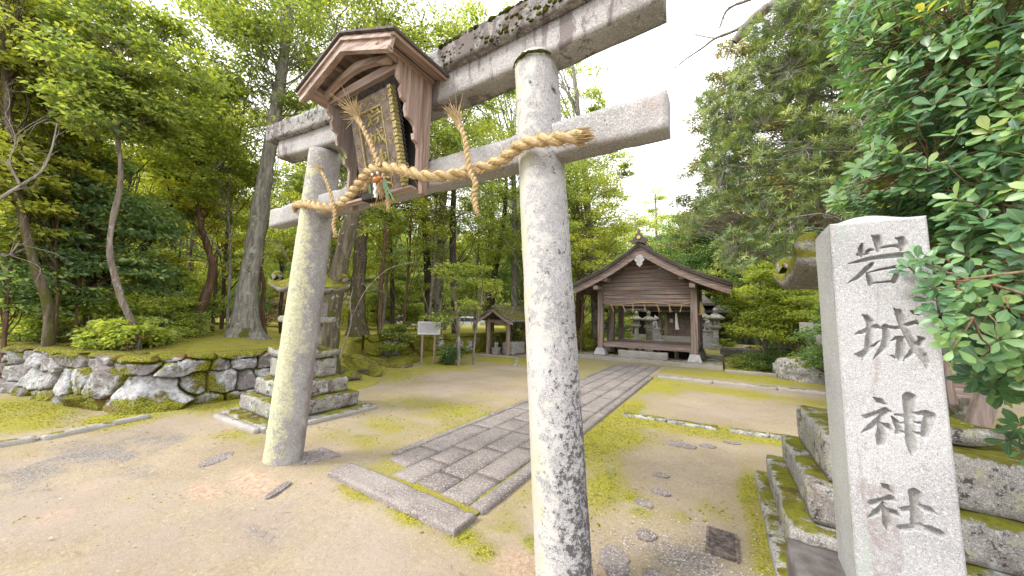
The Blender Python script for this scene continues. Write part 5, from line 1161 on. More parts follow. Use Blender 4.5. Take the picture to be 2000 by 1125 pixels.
# ============================================================ NOTICE BOARD
NBd = empty('notice_board', (-7.85, 7.68, 0), 'white notice board with columns of small text on two wooden posts', 'notice board')
A, Bn = np.array([-7.99, 7.50]), np.array([-7.66, 7.86]); dn = (Bn - A) / np.linalg.norm(Bn - A); nn_ = np.array([dn[1], -dn[0]])
zb = max(0, bank_z(*A) if True else 0)
for P0 in (A + dn * .06, Bn - dn * .04): MB().box(P0[0] - .022, P0[0] + .022, P0[1] - .022, P0[1] + .022, -.1, 1.25).build('post', M['rz'], NBd)
def sg3(u, z, o): p = A - dn * .09 + dn * u + nn_ * o; return (p[0], p[1], z)
wdt = np.linalg.norm(Bn - A) + .20
def sgn_box(mb, u0, u1, z0, z1, o0, o1): return mb.hexa([sg3(u0, z0, o1), sg3(u1, z0, o1), sg3(u1, z0, o0), sg3(u0, z0, o0), sg3(u0, z1, o1), sg3(u1, z1, o1), sg3(u1, z1, o0), sg3(u0, z1, o0)])
pn = sgn_box(MB(), 0, wdt, .93, 1.33, .025, .045).build('panel', M['paper'], NBd)
mb = MB(); rr = random.Random(3); u = .03
ink = mat_plain('ink', (.10, .10, .13), .8)
while u < wdt - .09:
    z = 1.295
    while z > .97 + rr.random() * .02:
        hh = rr.uniform(.006, .012); sgn_box(mb, u, u + .010, z - hh, z, .0455, .0470); z -= hh + .004
    u += .026
for k in range(4): sgn_box(mb, wdt - .055, wdt - .028, 1.27 - k * .045, 1.30 - k * .045, .0455, .047)
mb.build('text', ink, pn)

# ============================================================ BEYOND: CARS, HOUSES, FENCE
glass = mat_plain('car_glass', (.04, .05, .06), .1, .6, var=.05); tyre = mat_plain('tyre', (.03, .03, .03), .9)
def car(x, y, rzz, label, col, van=False):
    o = empty('parked_car', (0, 0, 0), label, 'car', 'cars parked beyond the mossy bank'); paint = mat_plain('car_paint', col, .25, .6, var=.03, bump=0)
    L = 3.6; h = 1.5 if not van else 1.85
    side = [(-1.8, .35), (-1.82, .75), (-1.55, .92), (-1.0, 1.0), (-.55, h - .12), (-.2, h), (1.2, h), (1.62, h - .15), (1.8, .95), (1.82, .35)] if not van else [(-1.7, .35), (-1.72, .9), (-1.3, 1.05), (-.85, h - .1), (-.6, h), (1.6, h), (1.72, h - .2), (1.75, .35)]
    MB().prism(side, lambda x, z: (x, -.74, z), lambda x, z: (x, .74, z)).build('body', paint, o, bevel=.05)
    for sy in (-1, 1):
        MB().prism([(-.85, 1.02), (-.45, h - .14), (1.1, h - .12), (1.4, 1.02)], lambda x, z: (x, sy * .742, z), lambda x, z: (x, sy * .755, z)).build('window', glass, o)
    MB().prism([(-1.02, 1.04), (-.60, h - .15), (-.60, h - .11), (-1.08, 1.04)], lambda x, z: (x - .03, -.62, z), lambda x, z: (x - .03, .62, z)).build('windscreen', glass, o)
    for sx in (-1.15, 1.15):
        for sy in (-1, 1): MB().tube([(sx, sy * .62, .30), (sx, sy * .77, .30)], .30, 20).build('wheel', tyre, o)
    for sy in (-1, 1): MB().box(-1.86, -1.78, sy * .55 - .14, sy * .55 + .14, .66, .80).build('headlight', M['paper'], o, bevel=.02)
    o.location = (x, y, -.05); o.rotation_euler.z = rzz
for (px_, Y, rzz, lab, col, van) in ((783, 20.5, .5, 'white hatchback parked beyond the bank, nearest the grey roofed building', (.75, .76, .78), False), (838, 25, .3, 'white kei van parked behind the notice board', (.78, .78, .78), True), (812, 26, .3, 'dark purple car parked between two white ones', (.12, .07, .12), False), (912, 27, .2, 'white car seen between thin trunks left of the water pavilion', (.76, .78, .80), False)):
    car(at(px_, Y), Y, rzz, lab, col, van)
def house(cx, cy, w, d, h, rh, rzz, label, wallc, roofc, name='house'):
    o = empty(name, (0, 0, 0), label, 'building'); mw = mat_plain('house_wall', wallc, .9, .1, sc=3); mr = mat_plain('house_roof', roofc, .6, .3, sc=4)
    MB().box(-w/2, w/2, -d/2, d/2, -.5, h).build('wall', mw, o)
    mb = MB().prism([(-d/2 - .7, h - .15), (0, h + rh), (d/2 + .7, h - .15), (d/2 + .7, h - .0), (0, h + rh + .2), (-d/2 - .7, h)], lambda y, z: (-w/2 - .6, y, z), lambda y, z: (w/2 + .6, y, z)); mb.build('roof', mr, o)
    k = int(w / 1.6)
    for i in range(k):
        x = -w/2 + (i + .5) * w / k
        f = MB().box(x - .5, x + .5, -d/2 - .04, -d/2 + .001, .9, 2.1).build('window', M['wz'], o); MB().box(x - .44, x + .44, -d/2 - .06, -d/2 - .045, .96, 2.04).build('pane', glass, f)
    o.location = (cx, cy, 0); o.rotation_euler.z = rzz
house(at(735, 24), 24, 7, 5, 2.4, 1.3, .45, 'low building with pale grey roof and dark slatted front beyond the trees', (.30, .22, .20), (.50, .51, .54))
house(at(610, 17), 17.0, 6, 4, 2.2, .9, .9, 'brick coloured outbuilding behind the left stone lantern', (.33, .21, .18), (.42, .40, .42), 'outbuilding')
house(at(1640, 17), 17.2, 3.4, 4, 2.5, 1.0, -.05, 'dark roofed wooden hut at right, behind the engraved pillar', (.10, .075, .06), (.06, .055, .05), 'wooden_hut')
o = block('hedge_wall', M['far_stone'], None, 2.2, 4.6, 14.9, 15.3, -.05, .62, r=.03, amp=.02, res=.15); tag(o, 'low grey stone parapet under the bright green tree', 'stone parapet')
WS = empty('wooden_sign', (at(1578, 12), 12, 0), 'small weathered board sign beside the dark hut', 'sign'); x = at(1578, 12.)
MB().box(x - .04, x + .04, 12.0, 12.05, 0, 1.2).build('post', M['wz'], WS); MB().box(x - .18, x + .25, 11.96, 11.995, 1.2, 1.62).build('board', M['concrete'], WS)
# leaning timber fence at the right edge, behind the lantern
FE = empty('timber_fence', (3.5, 6.5, 0), 'weathered timber rails and leaning post behind the lantern at the right edge', 'fence')
def PX(px, py, Y): return tuple(PY(px, py, Y))
MB().bar(PX(1905, 840, 5.2), PX(1955, 690, 5.2), .13, .13, up=(0, 1, 0)).build('post', M['wz'], FE, bevel=.02)
MB().bar(PX(1862, 790, 5.3), PX(1836, 690, 5.3), .06, .06, up=(0, 1, 0)).build('post', M['wz'], FE, bevel=.01)
MB().box(1.9, 7, 6.0, 6.08, .78, .95).build('rail', M['wx'], FE); MB().box(1.9, 7, 6.1, 6.14, .30, .42).build('rail', M['wx'], FE)


# ============================================================ VEGETATION
def unit(v): return v / (np.linalg.norm(v, axis=-1, keepdims=True) + 1e-9)
def leaf_quads(P, D, N, L, Wd, fold=.25):
    D = unit(D); N = N - (N * D).sum(1, keepdims=True) * D; N = unit(N); S = np.cross(D, N); L = np.asarray(L)[:, None]; Wd = np.asarray(Wd)[:, None]
    V = np.stack([P, P + D * L * .5 + S * Wd * .5 + N * Wd * fold, P + D * L - N * L * .12, P + D * L * .5 - S * Wd * .5 + N * Wd * fold], 1).reshape(-1, 3)
    return V, np.arange(len(P) * 4).reshape(-1, 4)
def foliage(rs, cl, rad, per, L, wr=.5, flat=.42, spray=5, droop=.1):
    """clumps of leaves: cl (K,3), rad (K,) -> V, F, tint"""
    K = len(cl); sc = cl[:, None] + rs.randn(K, spray, 3) * (rad[:, None, None] * np.array([.62, .62, flat * .8]))
    n = max(1, per // spray); c = np.repeat(sc.reshape(-1, 3), n, 0); rr = np.repeat(np.repeat(rad, spray), n)
    tl = np.repeat(np.repeat(rs.rand(K), spray) * .35 + rs.rand(K * spray) * .3, n)
    off = rs.randn(len(c), 3) * (rr[:, None] * np.array([.40, .40, flat * .28])); P = c + off
    D = unit(off * (1, 1, .4)) + rs.randn(len(c), 3) * .45; D[:, 2] -= droop; N = np.array([0, 0, .85]) + rs.randn(len(c), 3) * .75
    l = L * rs.uniform(.65, 1.2, len(c)); V, Fq = leaf_quads(P, D, N, l, l * wr)
    t = np.clip(tl * .75 + rs.rand(len(c)) ** 1.3 * .55, 0, 1); t = np.where(rs.rand(len(c)) < .04, 1, t)
    return V, Fq, np.repeat(t, 4)
def curve3(a, b, rs, sag=.12, n=6):
    a = np.asarray(a); b = np.asarray(b); d = b - a; L = np.linalg.norm(d); m1 = a + d * .35 + rs.randn(3) * L * .07 + [0, 0, L * sag]; m2 = a + d * .7 + rs.randn(3) * L * .07 + [0, 0, L * sag * .8]
    return spline([a, m1, m2, b], n)
def tree_np(rs, trunk, rtrunk, cl, rad, per, L, wr=.5, flat=.42, attach=(.3, 1.0), twig=.012, sprayt=3, flare=0, amp=.25, seg=14, nsp=60, droop=.1):
    """returns wood NM and leaves NM"""
    wood = NM(); P = spline(trunk, nsp) if len(trunk) > 2 else np.linspace(trunk[0], trunk[1], nsp); s = np.linspace(0, 1, nsp)
    rr = np.interp(s, np.linspace(0, 1, len(rtrunk)), rtrunk)
    if flare: zz = P[:, 2] - P[0, 2]; rr = rr * (1 + flare * np.exp(-zz / .28))
    V, Fa, _ = tube_np(P, rr, seg, amp, 3.0)
    if flare:   # buttress roots
        base = P[0]; zz = V[:, 2] - base[2]; a = np.arctan2(V[:, 1] - base[1], V[:, 0] - base[0]); k = np.exp(-np.clip(zz, 0, 9) / .25) * .28 * flare * np.maximum(0, np.sin(a * 5 + 1)); V[:, :2] += (V[:, :2] - base[:2]) * k[:, None]
    wood.add(V, Fa)
    for j, c in enumerate(cl):
        lo, hi = int(attach[0] * nsp), int(attach[1] * nsp) - 1; d = np.linalg.norm(P[lo:hi] - c, axis=1) + np.maximum(0, P[lo:hi, 2] - c[2] + .4) * 2
        i = lo + int(np.argmin(d)); i = max(lo, i - rs.randint(0, 6)); dist = np.linalg.norm(c - P[i]); i = min(hi - 1, max(lo, i - rs.randint(0, max(1, (hi - lo) // 3)))); r0 = min(rr[i] * .38, .006 + .007 * dist)
        Q = curve3(P[i], c, rs, .1, 8); V, Fa, _ = tube_np(Q, np.linspace(r0, twig * .5, 8), 5, .3, 8); wood.add(V, Fa)
        for k in range(sprayt):
            q = Q[rs.randint(3, 8)]; e = c + rs.randn(3) * rad[j] * (.8, .8, .35); V, Fa, _ = tube_np(curve3(q, e, rs, .05, 4), np.linspace(twig * .6, twig * .2, 4), 3); wood.add(V, Fa)
    lv = NM()
    if len(cl): V, Fq, t = foliage(rs, cl, rad, per, L, wr, flat, droop=droop); lv.add(V, Fq, t)
    return wood, lv
def crown_px(rs, blobs_, base, depth=(-.25, .9), rsc=.36):
    cl = []; rad = []; D0 = math.hypot(base[0], base[1])
    for (x, y, r, n) in blobs_:
        for k in range(n):
            a = rs.rand() * 6.283; q = math.sqrt(rs.rand()) * r; p = PD(x + q * math.cos(a), y + q * math.sin(a) * .95, base)
            wr_ = r * D0 / F * 1.25; wr_ *= F / np.linalg.norm(ray(x, y)); dirv = (p - [0, 0, H]) / np.linalg.norm(p - [0, 0, H]); p = p + dirv * rs.uniform(*depth) * wr_ * 1.6
            cl.append(p); rad.append(np.clip(wr_ * rsc, .28, max(.95, D0 * .04)) * rs.uniform(.75, 1.2))
    return np.array(cl).reshape(-1, 3), np.array(rad)
NT = [0]
def ptree(name, label, base_px, z0, path, rpx, blobs_, leaf, bark, per=300, L=.10, wr=.5, dist=None, flare=.0, flat=.42, cat='tree', depth=(-.25, .9), attach=(.3, 1.), group=None, amp=.25, rsc=.36, twig=.012, sprayt=3):
    NT[0] += 1; rs = np.random.RandomState(100 + NT[0])
    if dist is None:
        b = PG(base_px[0], base_px[1], z0)
        for _ in range(4): b = PG(base_px[0], base_px[1], .5 * b[2] + .5 * bank_z(b[0], b[1]))
        b[2] = bank_z(b[0], b[1])
    else:
        d = ray(*base_px); hd = d[:2] / np.linalg.norm(d[:2]); b = np.array([hd[0] * dist, hd[1] * dist, z0]); b[2] = bank_z(b[0], b[1])
    D0 = math.hypot(b[0], b[1]); tr = [b - [0, 0, .15]] + [PD(x, y, b) for x, y in path]
    d = ray(*base_px); k = D0 / np.linalg.norm(d[:2]) * F / np.linalg.norm(d)   # metres per pixel along the view
    rt = [r * k for r in rpx]
    cl, rad = crown_px(rs, blobs_, b, depth, rsc); w, lv = tree_np(rs, tr, rt, cl, rad, per, L * 1.12, wr, flat, attach, flare=flare, amp=amp, twig=twig, sprayt=sprayt)
    o = empty(name, tuple(b), label, cat, group); w.build('trunk', B[bark], o)
    if len(cl): lv.build('crown', G[leaf], o, smooth=False)
    return o
ptree('large_tree', 'tallest thick straight tree with grey lichened bark and flared roots on the bank', (478, 658), .98, [(482, 580), (497, 480), (512, 380), (528, 280), (545, 180), (558, 80), (566, -30), (570, -160)], [27, 22, 19, 17, 15, 13, 11, 9, 6],
      [(560, 40, 110, 16), (440, 70, 90, 12), (650, 60, 90, 12), (500, -40, 150, 14), (470, 190, 70, 7), (600, 170, 60, 5), (690, 160, 60, 6), (420, -60, 120, 8), (700, -40, 120, 10)], 'mid', 'grey', 330, .10, flare=1.1, depth=(-.3, 1.2), attach=(.45, 1))
ptree('crooked_tree', 'slender pale tree with a crooked curved trunk near the wall edge', (272, 664), .88, [(258, 630), (240, 590), (226, 545), (214, 490), (220, 430), (232, 380), (236, 320), (229, 262), (225, 200), (250, 120)], [9.5, 8, 7.5, 7, 7, 6.5, 6, 5.5, 5, 4, 3],
      [(230, 150, 70, 14), (300, 230, 60, 9), (330, 120, 80, 10), (160, 200, 60, 8), (190, 60, 90, 12), (240, 215, 40, 6)], 'mid', 'pale', 330, .09, dist=9.3, depth=(-.6, .8), attach=(.72, 1), amp=.4)
ptree('mossy_tree', 'dark mossy tree leaning left at the far left of the bank', (102, 625), .95, [(92, 590), (72, 530), (55, 470), (35, 380), (22, 280), (10, 150), (0, 20)], [13, 12, 11, 10, 9, 8, 7, 5],
      [(40, 60, 110, 14), (10, 220, 80, 9), (110, 150, 90, 11), (-40, 100, 120, 10), (100, -30, 120, 10), (60, 320, 60, 5)], 'olive', 'mossy', 330, .10, dist=10.2, depth=(-.1, 1.3), attach=(.4, 1))
ptree('dark_tree', 'dark thick double trunk tree left of the crooked pale tree, with bluish green foliage', (180, 612), 1.0, [(178, 560), (172, 500), (170, 430), (180, 340), (200, 240), (215, 100)], [14, 13, 12, 11, 9, 7, 5],
      [(150, 420, 75, 10), (100, 480, 55, 6), (270, 470, 60, 6), (300, 400, 50, 5), (190, 330, 60, 6), (60, 400, 60, 5), (160, 150, 60, 5)], 'teal', 'dark', 330, .10, dist=12, depth=(-.7, .6), attach=(.2, .9))
ptree('dark_tree', 'second dark trunk close beside the crooked pale tree', (208, 614), 1.0, [(205, 560), (215, 500), (250, 520), (290, 470), (330, 410), (365, 350), (395, 300), (420, 200)], [13, 12, 11, 9, 8, 7, 6.5, 6, 4],
      [(370, 250, 70, 9), (430, 300, 60, 7), (380, 160, 80, 9), (330, 330, 50, 4), (460, 240, 60, 6)], 'olive', 'dark', 300, .10, dist=12.6, depth=(-.2, 1.2), attach=(.5, 1))
ptree('forked_tree', 'brown forked tree with bare twisting limbs left of the largest trunk', (384, 644), .98, [(392, 605), (408, 560), (416, 520), (404, 480), (392, 440), (388, 390), (400, 330)], [12, 11, 10, 9, 8, 6, 5, 3],
      [(390, 400, 60, 7), (450, 430, 55, 6), (350, 370, 50, 5), (440, 340, 50, 5), (470, 500, 35, 3), (330, 480, 40, 3)], 'yellow', 'brown', 260, .09, dist=12, depth=(.0, 1.2), attach=(.45, 1), amp=.4)
ptree('mossy_trunk_tree', 'mossy trunk leaning right behind the left stone lantern', (640, 690), .7, [(645, 640), (652, 580), (664, 520), (680, 455), (700, 370), (715, 260), (730, 120)], [24, 21, 19, 17, 15, 13, 11, 7],
      [(760, 80, 90, 12), (840, 50, 90, 11), (620, 240, 50, 4), (800, 190, 60, 6), (700, -20, 100, 9), (730, 430, 40, 3), (870, 160, 60, 6), (780, 250, 60, 8), (900, 250, 60, 8), (940, 150, 60, 7), (720, 180, 50, 5), (640, 330, 50, 5)], 'mid', 'mossy', 340, .095, dist=8.3, flare=.3, depth=(.1, 1.4), attach=(.5, 1))
ptree('cedar_tree', 'straight dark trunk with mossy flared foot behind the wall steps', (700, 645), .78, [(698, 590), (702, 520), (706, 440), (712, 340), (718, 200), (722, 50)], [17, 15, 13.5, 13, 12, 11, 8],
      [(760, 280, 60, 7), (720, 330, 50, 5), (860, 300, 70, 8), (790, 420, 55, 6), (840, 380, 60, 7), (740, 500, 45, 5), (930, 300, 60, 8), (980, 220, 60, 7), (960, 390, 50, 6), (760, 350, 50, 6)], 'mid', 'mossy', 320, .10, dist=13, flare=.9, depth=(-.2, 1.2), attach=(.35, 1))
thin = [((746, 640), 12.5, [(744, 560), (752, 470), (760, 350)], 4.5, 'brown', [(770, 480, 45, 5), (720, 420, 40, 3)], 'mid', 'thin brown trunk just right of the mossy flared trunk'),
        ((768, 640), 15, [(766, 560), (762, 460), (758, 330)], 4, 'dark', [(790, 540, 40, 4), (800, 340, 50, 5)], 'dark', 'thin dark trunk in front of the parked white hatchback'),
        ((836, 640), 15, [(836, 560), (832, 470), (826, 380), (822, 200)], 7, 'dark', [(850, 480, 50, 6), (880, 240, 70, 7), (820, 560, 30, 3)], 'mid', 'medium dark trunk above the left post of the notice board'),
        ((856, 642), 15.6, [(856, 560), (862, 460), (868, 330), (870, 120)], 8, 'grey', [(900, 400, 60, 7), (910, 90, 90, 10), (900, 520, 45, 5)], 'mid', 'medium grey trunk above the right post of the notice board'),
        ((889, 655), 14, [(888, 580), (884, 480), (886, 380), (890, 250)], 7, 'dark', [(930, 470, 50, 6), (940, 330, 60, 6), (960, 180, 70, 8)], 'lime', 'dark trunk rising behind the small lantern under the trees'),
        ((896, 695), 10.8, [(893, 650), (890, 600), (884, 560)], 2.2, 'pale', [(880, 545, 34, 4), (905, 570, 26, 3)], 'mid', 'spindly pale sapling just right of the notice board'),
        ((924, 692), 11, [(930, 640), (940, 590), (943, 545)], 2.2, 'pale', [(945, 540, 36, 5), (925, 570, 26, 3)], 'lime', 'spindly leaning pale sapling left of the water pavilion'),
        ((897, 697), 10.5, [(896, 660), (895, 610)], 3.2, 'pale', [(890, 600, 30, 3)], 'mid', 'pale stump like stem in front of the mossy wall'),
        ((1004, 640), 16, [(1005, 560), (1006, 480), (1004, 380), (1000, 240)], 7, 'grey', [(985, 430, 45, 5), (1010, 300, 50, 5), (980, 120, 70, 9), (985, 520, 35, 4), (950, 230, 60, 8), (880, 330, 60, 7), (920, 60, 80, 10)], 'olive', 'straight grey trunk behind the water pavilion roof'),
        ((960, 640), 17, [(962, 560), (976, 480), (985, 420), (990, 300)], 6, 'dark', [(960, 560, 40, 5), (950, 280, 60, 6)], 'dark', 'leaning dark trunk left of the straight grey trunk'),
        ((550, 642), 13, [(548, 600), (552, 560), (545, 500)], 4, 'dark', [(560, 500, 40, 4), (610, 480, 40, 4)], 'olive', 'thin dark stems just right of the largest trunk'),
        ((520, 650), 12.2, [(512, 600), (516, 560), (508, 520), (515, 460)], 5, 'brown', [(530, 430, 40, 3)], 'olive', 'crooked thin brown trunk hugging the largest trunk'),
        ((415, 645), 12.6, [(418, 600), (421, 560), (424, 500)], 4, 'mossy', [(440, 520, 40, 4), (430, 580, 25, 2)], 'mid', 'thin mossy stem right of the forked brown tree'),
        ((352, 650), 12.6, [(356, 600), (346, 560), (352, 490)], 4, 'dark', [(330, 520, 45, 5), (350, 590, 30, 3)], 'mid', 'thin dark stem left of the forked brown tree'),
        ((318, 645), 12, [(316, 600), (322, 560), (310, 500)], 3, 'pale', [(300, 540, 45, 5), (330, 600, 30, 3)], 'teal', 'slim pale stem right of the crooked tree foot'),
        ((20, 640), 11, [(15, 580), (22, 500), (10, 400)], 6, 'brown', [(20, 520, 60, 5), (-20, 450, 60, 5), (40, 590, 35, 3)], 'teal', 'brown trunk at the left edge of the picture'),
        ((55, 640), 14, [(50, 570), (60, 480), (60, 350)], 6, 'dark', [(60, 500, 50, 5), (90, 560, 35, 4)], 'dark', 'dark trunk behind the mossy leaning tree')]
for (bp, D_, path, r, bark, bl, lf, lab) in thin:
    ptree('thin_tree', lab, bp, .78 if bp[0] < 960 else .0, path, [r] * 2 + [r * .9, r * .7, r * .4], bl, lf, bark, 260, .095, dist=D_, depth=(-.3, 1.2), attach=(.3, 1), sprayt=4)
ptree('broadleaf_tree', 'leafy green tree rising between the right pillar and the open sky', (1165, 640), 0, [(1160, 540), (1150, 430), (1140, 300), (1120, 150)], [9, 8, 7, 5, 3],
      [(1130, 170, 60, 8), (1180, 260, 50, 7), (1150, 330, 60, 9), (1200, 380, 50, 7), (1160, 450, 60, 9), (1210, 480, 40, 5), (1120, 520, 60, 8), (1180, 200, 36, 4), (1000, 60, 70, 8), (930, 30, 80, 8), (1235, 330, 25, 2)], 'lime', 'grey', 380, .11, dist=17, depth=(-.1, 1.2), attach=(.2, 1))
ptree('broadleaf_tree', 'mid green tree filling the gap beside the right pillar above the pavilion roof', (1135, 640), 0, [(1132, 560), (1128, 470), (1120, 380)], [8, 7, 6, 4],
      [(1130, 430, 50, 7), (1150, 540, 45, 7), (1130, 590, 30, 4), (1190, 520, 35, 4), (1110, 350, 40, 4)], 'mid', 'brown', 380, .11, dist=21, attach=(.2, 1))
ptree('pale_tree', 'pale yellow green wispy tree against the sky beyond the pavilion roof', (1285, 640), 0, [(1284, 540), (1282, 450), (1280, 380)], [4, 3.5, 2.5, 1.5],
      [(1280, 400, 30, 5), (1300, 440, 36, 6), (1262, 460, 34, 6), (1320, 480, 30, 4)], 'far', 'grey', 420, .18, dist=42, attach=(.3, 1))
ptree('pale_tree', 'pale feathery tree behind the pavilion ridge ornament', (1240, 640), 0, [(1240, 540), (1242, 480), (1240, 420)], [4, 3.5, 2.5, 1.5],
      [(1235, 440, 30, 5), (1225, 490, 36, 6), (1255, 500, 30, 4)], 'far', 'grey', 420, .16, dist=38, attach=(.3, 1))
for (bp, D_, path, bl, lf, lab, L_) in (((1345, 640), 34, [(1345, 560), (1348, 480)], [(1345, 500, 40, 8), (1365, 470, 36, 6), (1320, 530, 36, 5)], 'mid', 'green tree on the hillside just right of the pavilion ridge', .16),
        ((1400, 640), 30, [(1400, 560), (1402, 460), (1405, 380)], [(1400, 500, 45, 9), (1430, 440, 45, 8), (1400, 560, 45, 8), (1380, 420, 36, 4)], 'dark', 'dark evergreen directly above the right pavilion eave', .15),
        ((1465, 640), 28, [(1465, 560), (1468, 460), (1470, 360)], [(1465, 530, 50, 9), (1480, 450, 50, 8), (1450, 600, 40, 6), (1500, 380, 50, 6)], 'teal', 'bluish evergreen behind the bright green tree', .15),
        ((1530, 640), 26, [(1532, 560), (1536, 460), (1540, 330)], [(1540, 560, 50, 8), (1550, 470, 55, 8), (1590, 540, 50, 7), (1530, 400, 50, 5)], 'dark', 'dark evergreen behind the reddish trunk', .14),
        ((1620, 640), 20, [(1622, 540), (1630, 430), (1640, 300)], [(1640, 560, 70, 8), (1680, 470, 80, 8), (1760, 480, 90, 8), (1640, 380, 60, 6)], 'dark', 'dark evergreen behind the engraved pillar and big lantern', .13)):
    ptree('evergreen_tree', lab, bp, 0, path, [6, 5, 4, 2.5], bl, lf, 'dark', 420, L_, dist=D_, attach=(.1, 1), depth=(-.4, 1.0))
ptree('red_trunk_tree', 'tree with straight reddish bare trunk and rusty orange foliage above the big lantern', (1545, 640), 0, [(1545, 560), (1543, 490), (1541, 430), (1538, 350), (1536, 250)], [7, 6.5, 6, 6, 5.5, 3],
      [(1440, 430, 30, 4), (1500, 400, 36, 4), (1560, 350, 40, 4), (1470, 340, 36, 4), (1600, 420, 40, 4), (1540, 230, 40, 3), (1640, 120, 60, 5), (1610, 60, 50, 4), (1470, 460, 30, 3)], 'cedar', 'red', 330, .08, dist=15, attach=(.6, 1), wr=.4)
ptree('bright_tree', 'bright yellow green rounded tree between the pavilion and the engraved pillar', (1496, 696), .0, [(1496, 670), (1490, 640), (1480, 600), (1485, 560)], [5, 4.5, 4, 3, 2],
      [(1500, 545, 42, 13), (1468, 590, 40, 13), (1550, 580, 50, 15), (1500, 610, 60, 18), (1570, 630, 45, 12), (1458, 640, 24, 5), (1540, 530, 30, 5), (1600, 600, 40, 8)], 'lime', 'grey', 520, .085, dist=14.2, depth=(-.5, .8), attach=(.2, 1), flat=.35)
ptree('bright_tree', 'small yellow green tree with thin forked trunk beside the lichen boulder', (1568, 712), .0, [(1563, 690), (1556, 660), (1566, 630)], [4, 3.5, 3, 2], [(1560, 630, 30, 8), (1585, 610, 40, 10), (1530, 640, 25, 5)], 'lime', 'mossy', 420, .075, dist=13.0, depth=(-.5, .5), attach=(.2, 1))
ptree('young_tree', 'young tree with bluish green leaves behind the crooked pale tree', (150, 640), .9, [(152, 590), (160, 520), (165, 430), (170, 330)], [4, 3.5, 3, 2.5, 2],
      [(175, 420, 60, 9), (135, 500, 50, 7), (85, 470, 50, 6), (150, 330, 60, 8), (255, 440, 50, 7), (290, 540, 40, 5), (110, 560, 40, 5)], 'teal', 'brown', 420, .095, dist=11.3, depth=(-.5, .7), attach=(.3, 1))
ptree('young_tree', 'young olive leafed tree filling the space right of the mossy leaning tree', (110, 640), .9, [(112, 590), (108, 500), (115, 380), (110, 240)], [4, 3.5, 3, 2.5, 2],
      [(60, 380, 60, 8), (110, 300, 60, 8), (30, 470, 50, 6), (150, 230, 50, 6), (20, 300, 50, 6)], 'olive', 'brown', 420, .095, dist=10.8, depth=(-.5, .7), attach=(.3, 1))
ptree('young_tree', 'light green young tree between the forked tree and the largest trunk', (445, 640), .9, [(446, 590), (450, 500), (445, 400), (450, 300)], [3, 3, 2.5, 2, 1.5],
      [(420, 290, 50, 6), (440, 390, 50, 6), (350, 300, 50, 6), (500, 330, 40, 5), (330, 420, 40, 4), (360, 200, 50, 6), (420, 180, 50, 6)], 'lime', 'grey', 400, .09, dist=12.0, depth=(-.5, .9), attach=(.3, 1))
ptree('olive_conifer', 'warm olive and rust tinted conifer filling the space above the long leaved tree', (1640, 640), 0, [(1630, 500), (1610, 350), (1590, 200), (1580, 20)], [8, 7, 6, 5, 3],
      [(1500, 250, 50, 9), (1450, 350, 50, 8), (1520, 380, 60, 10), (1600, 300, 60, 10), (1580, 160, 60, 9), (1640, 80, 60, 8), (1420, 300, 36, 4), (1560, 60, 50, 6), (1680, 400, 60, 8), (1400, 420, 36, 5), (1385, 250, 36, 6), (1375, 330, 36, 6), (1355, 405, 36, 6), (1410, 180, 36, 6), (1450, 110, 40, 6), (1340, 460, 30, 5), (1430, 240, 40, 7), (1700, 20, 60, 7)], 'cedar_green', 'brown', 380, .085, dist=10.5, depth=(-.4, .8), attach=(.3, 1), wr=.35)
# twiggy bare limbs
def bare(name, label, base, limbs, bark, cat='tree', seed=1, sub=5, twl=1.0):
    rs = np.random.RandomState(seed); o = empty(name, tuple(base), label, cat); nm = NM()
    for lb in limbs:
        pts = [np.array(q[:3], float) if len(q) > 3 else PD(q[0], q[1], base) for q in lb[0]]; P = spline(pts, 50); V, Fa, _ = tube_np(P, np.interp(np.linspace(0, 1, 50), np.linspace(0, 1, len(lb[1])), lb[1]), 8, .5, 12); nm.add(V, Fa)
        for k in range(lb[2]):
            i = rs.randint(12, 49); d = unit(P[min(i + 1, 49)] - P[i - 1]); e = unit(d + rs.randn(3) * .7); L = rs.uniform(.15, .6) * twl
            Q = spline([P[i], P[i] + e * L * .5 + rs.randn(3) * .04 * twl, P[i] + e * L + rs.randn(3) * .08 * twl], 8); V, Fa, _ = tube_np(Q, np.linspace(.006, .002, 8) * twl, 4); nm.add(V, Fa)
            for m in range(3):
                j = rs.randint(2, 8); e2 = unit(e + rs.randn(3) * .7); Q2 = [Q[j], Q[j] + e2 * L * .2, Q[j] + e2 * L * .38 + rs.randn(3) * .02]; V, Fa, _ = tube_np(Q2, [.003 * twl, .0025 * twl, .0015 * twl], 3); nm.add(V, Fa)
    nm.build('limbs', B[bark], o); return o
b0 = np.array([2.9, 8.6, 0.]); z3 = lambda p, s: PD(p[0], p[1], b0)
bare('bare_tree', 'leafless lichen grey limbs reaching across the white sky at upper right', b0, [
    ([(1760, 640), (1740, 400), (1680, 180), (1600, 40), (1540, -60)], [.16, .14, .11, .09, .07], 4),
    ([(1640, 90), (1560, 10), (1500, 15), (1462, 48), (1434, 82)], [.12, .11, .11, .12, .09], 8),
    ([(1470, 40), (1430, 62), (1395, 76), (1370, 95), (1340, 115), (1305, 143), (1260, 158)], [.045, .035, .026, .02, .015, .01, .006], 14),
    ([(1400, 75), (1378, 72), (1352, 68), (1325, 72)], [.02, .014, .01, .006], 6), ([(1432, 80), (1424, 100), (1416, 128)], [.035, .022, .01], 3),
    ([(1520, -20), (1460, 0), (1420, 20), (1405, 55)], [.05, .04, .03, .02], 8), ([(1400, -60), (1350, -20), (1330, 20), (1300, 60)], [.02, .015, .01, .005], 5)], 'grey', seed=5)
b1 = np.array([-9.2, .4, .8])
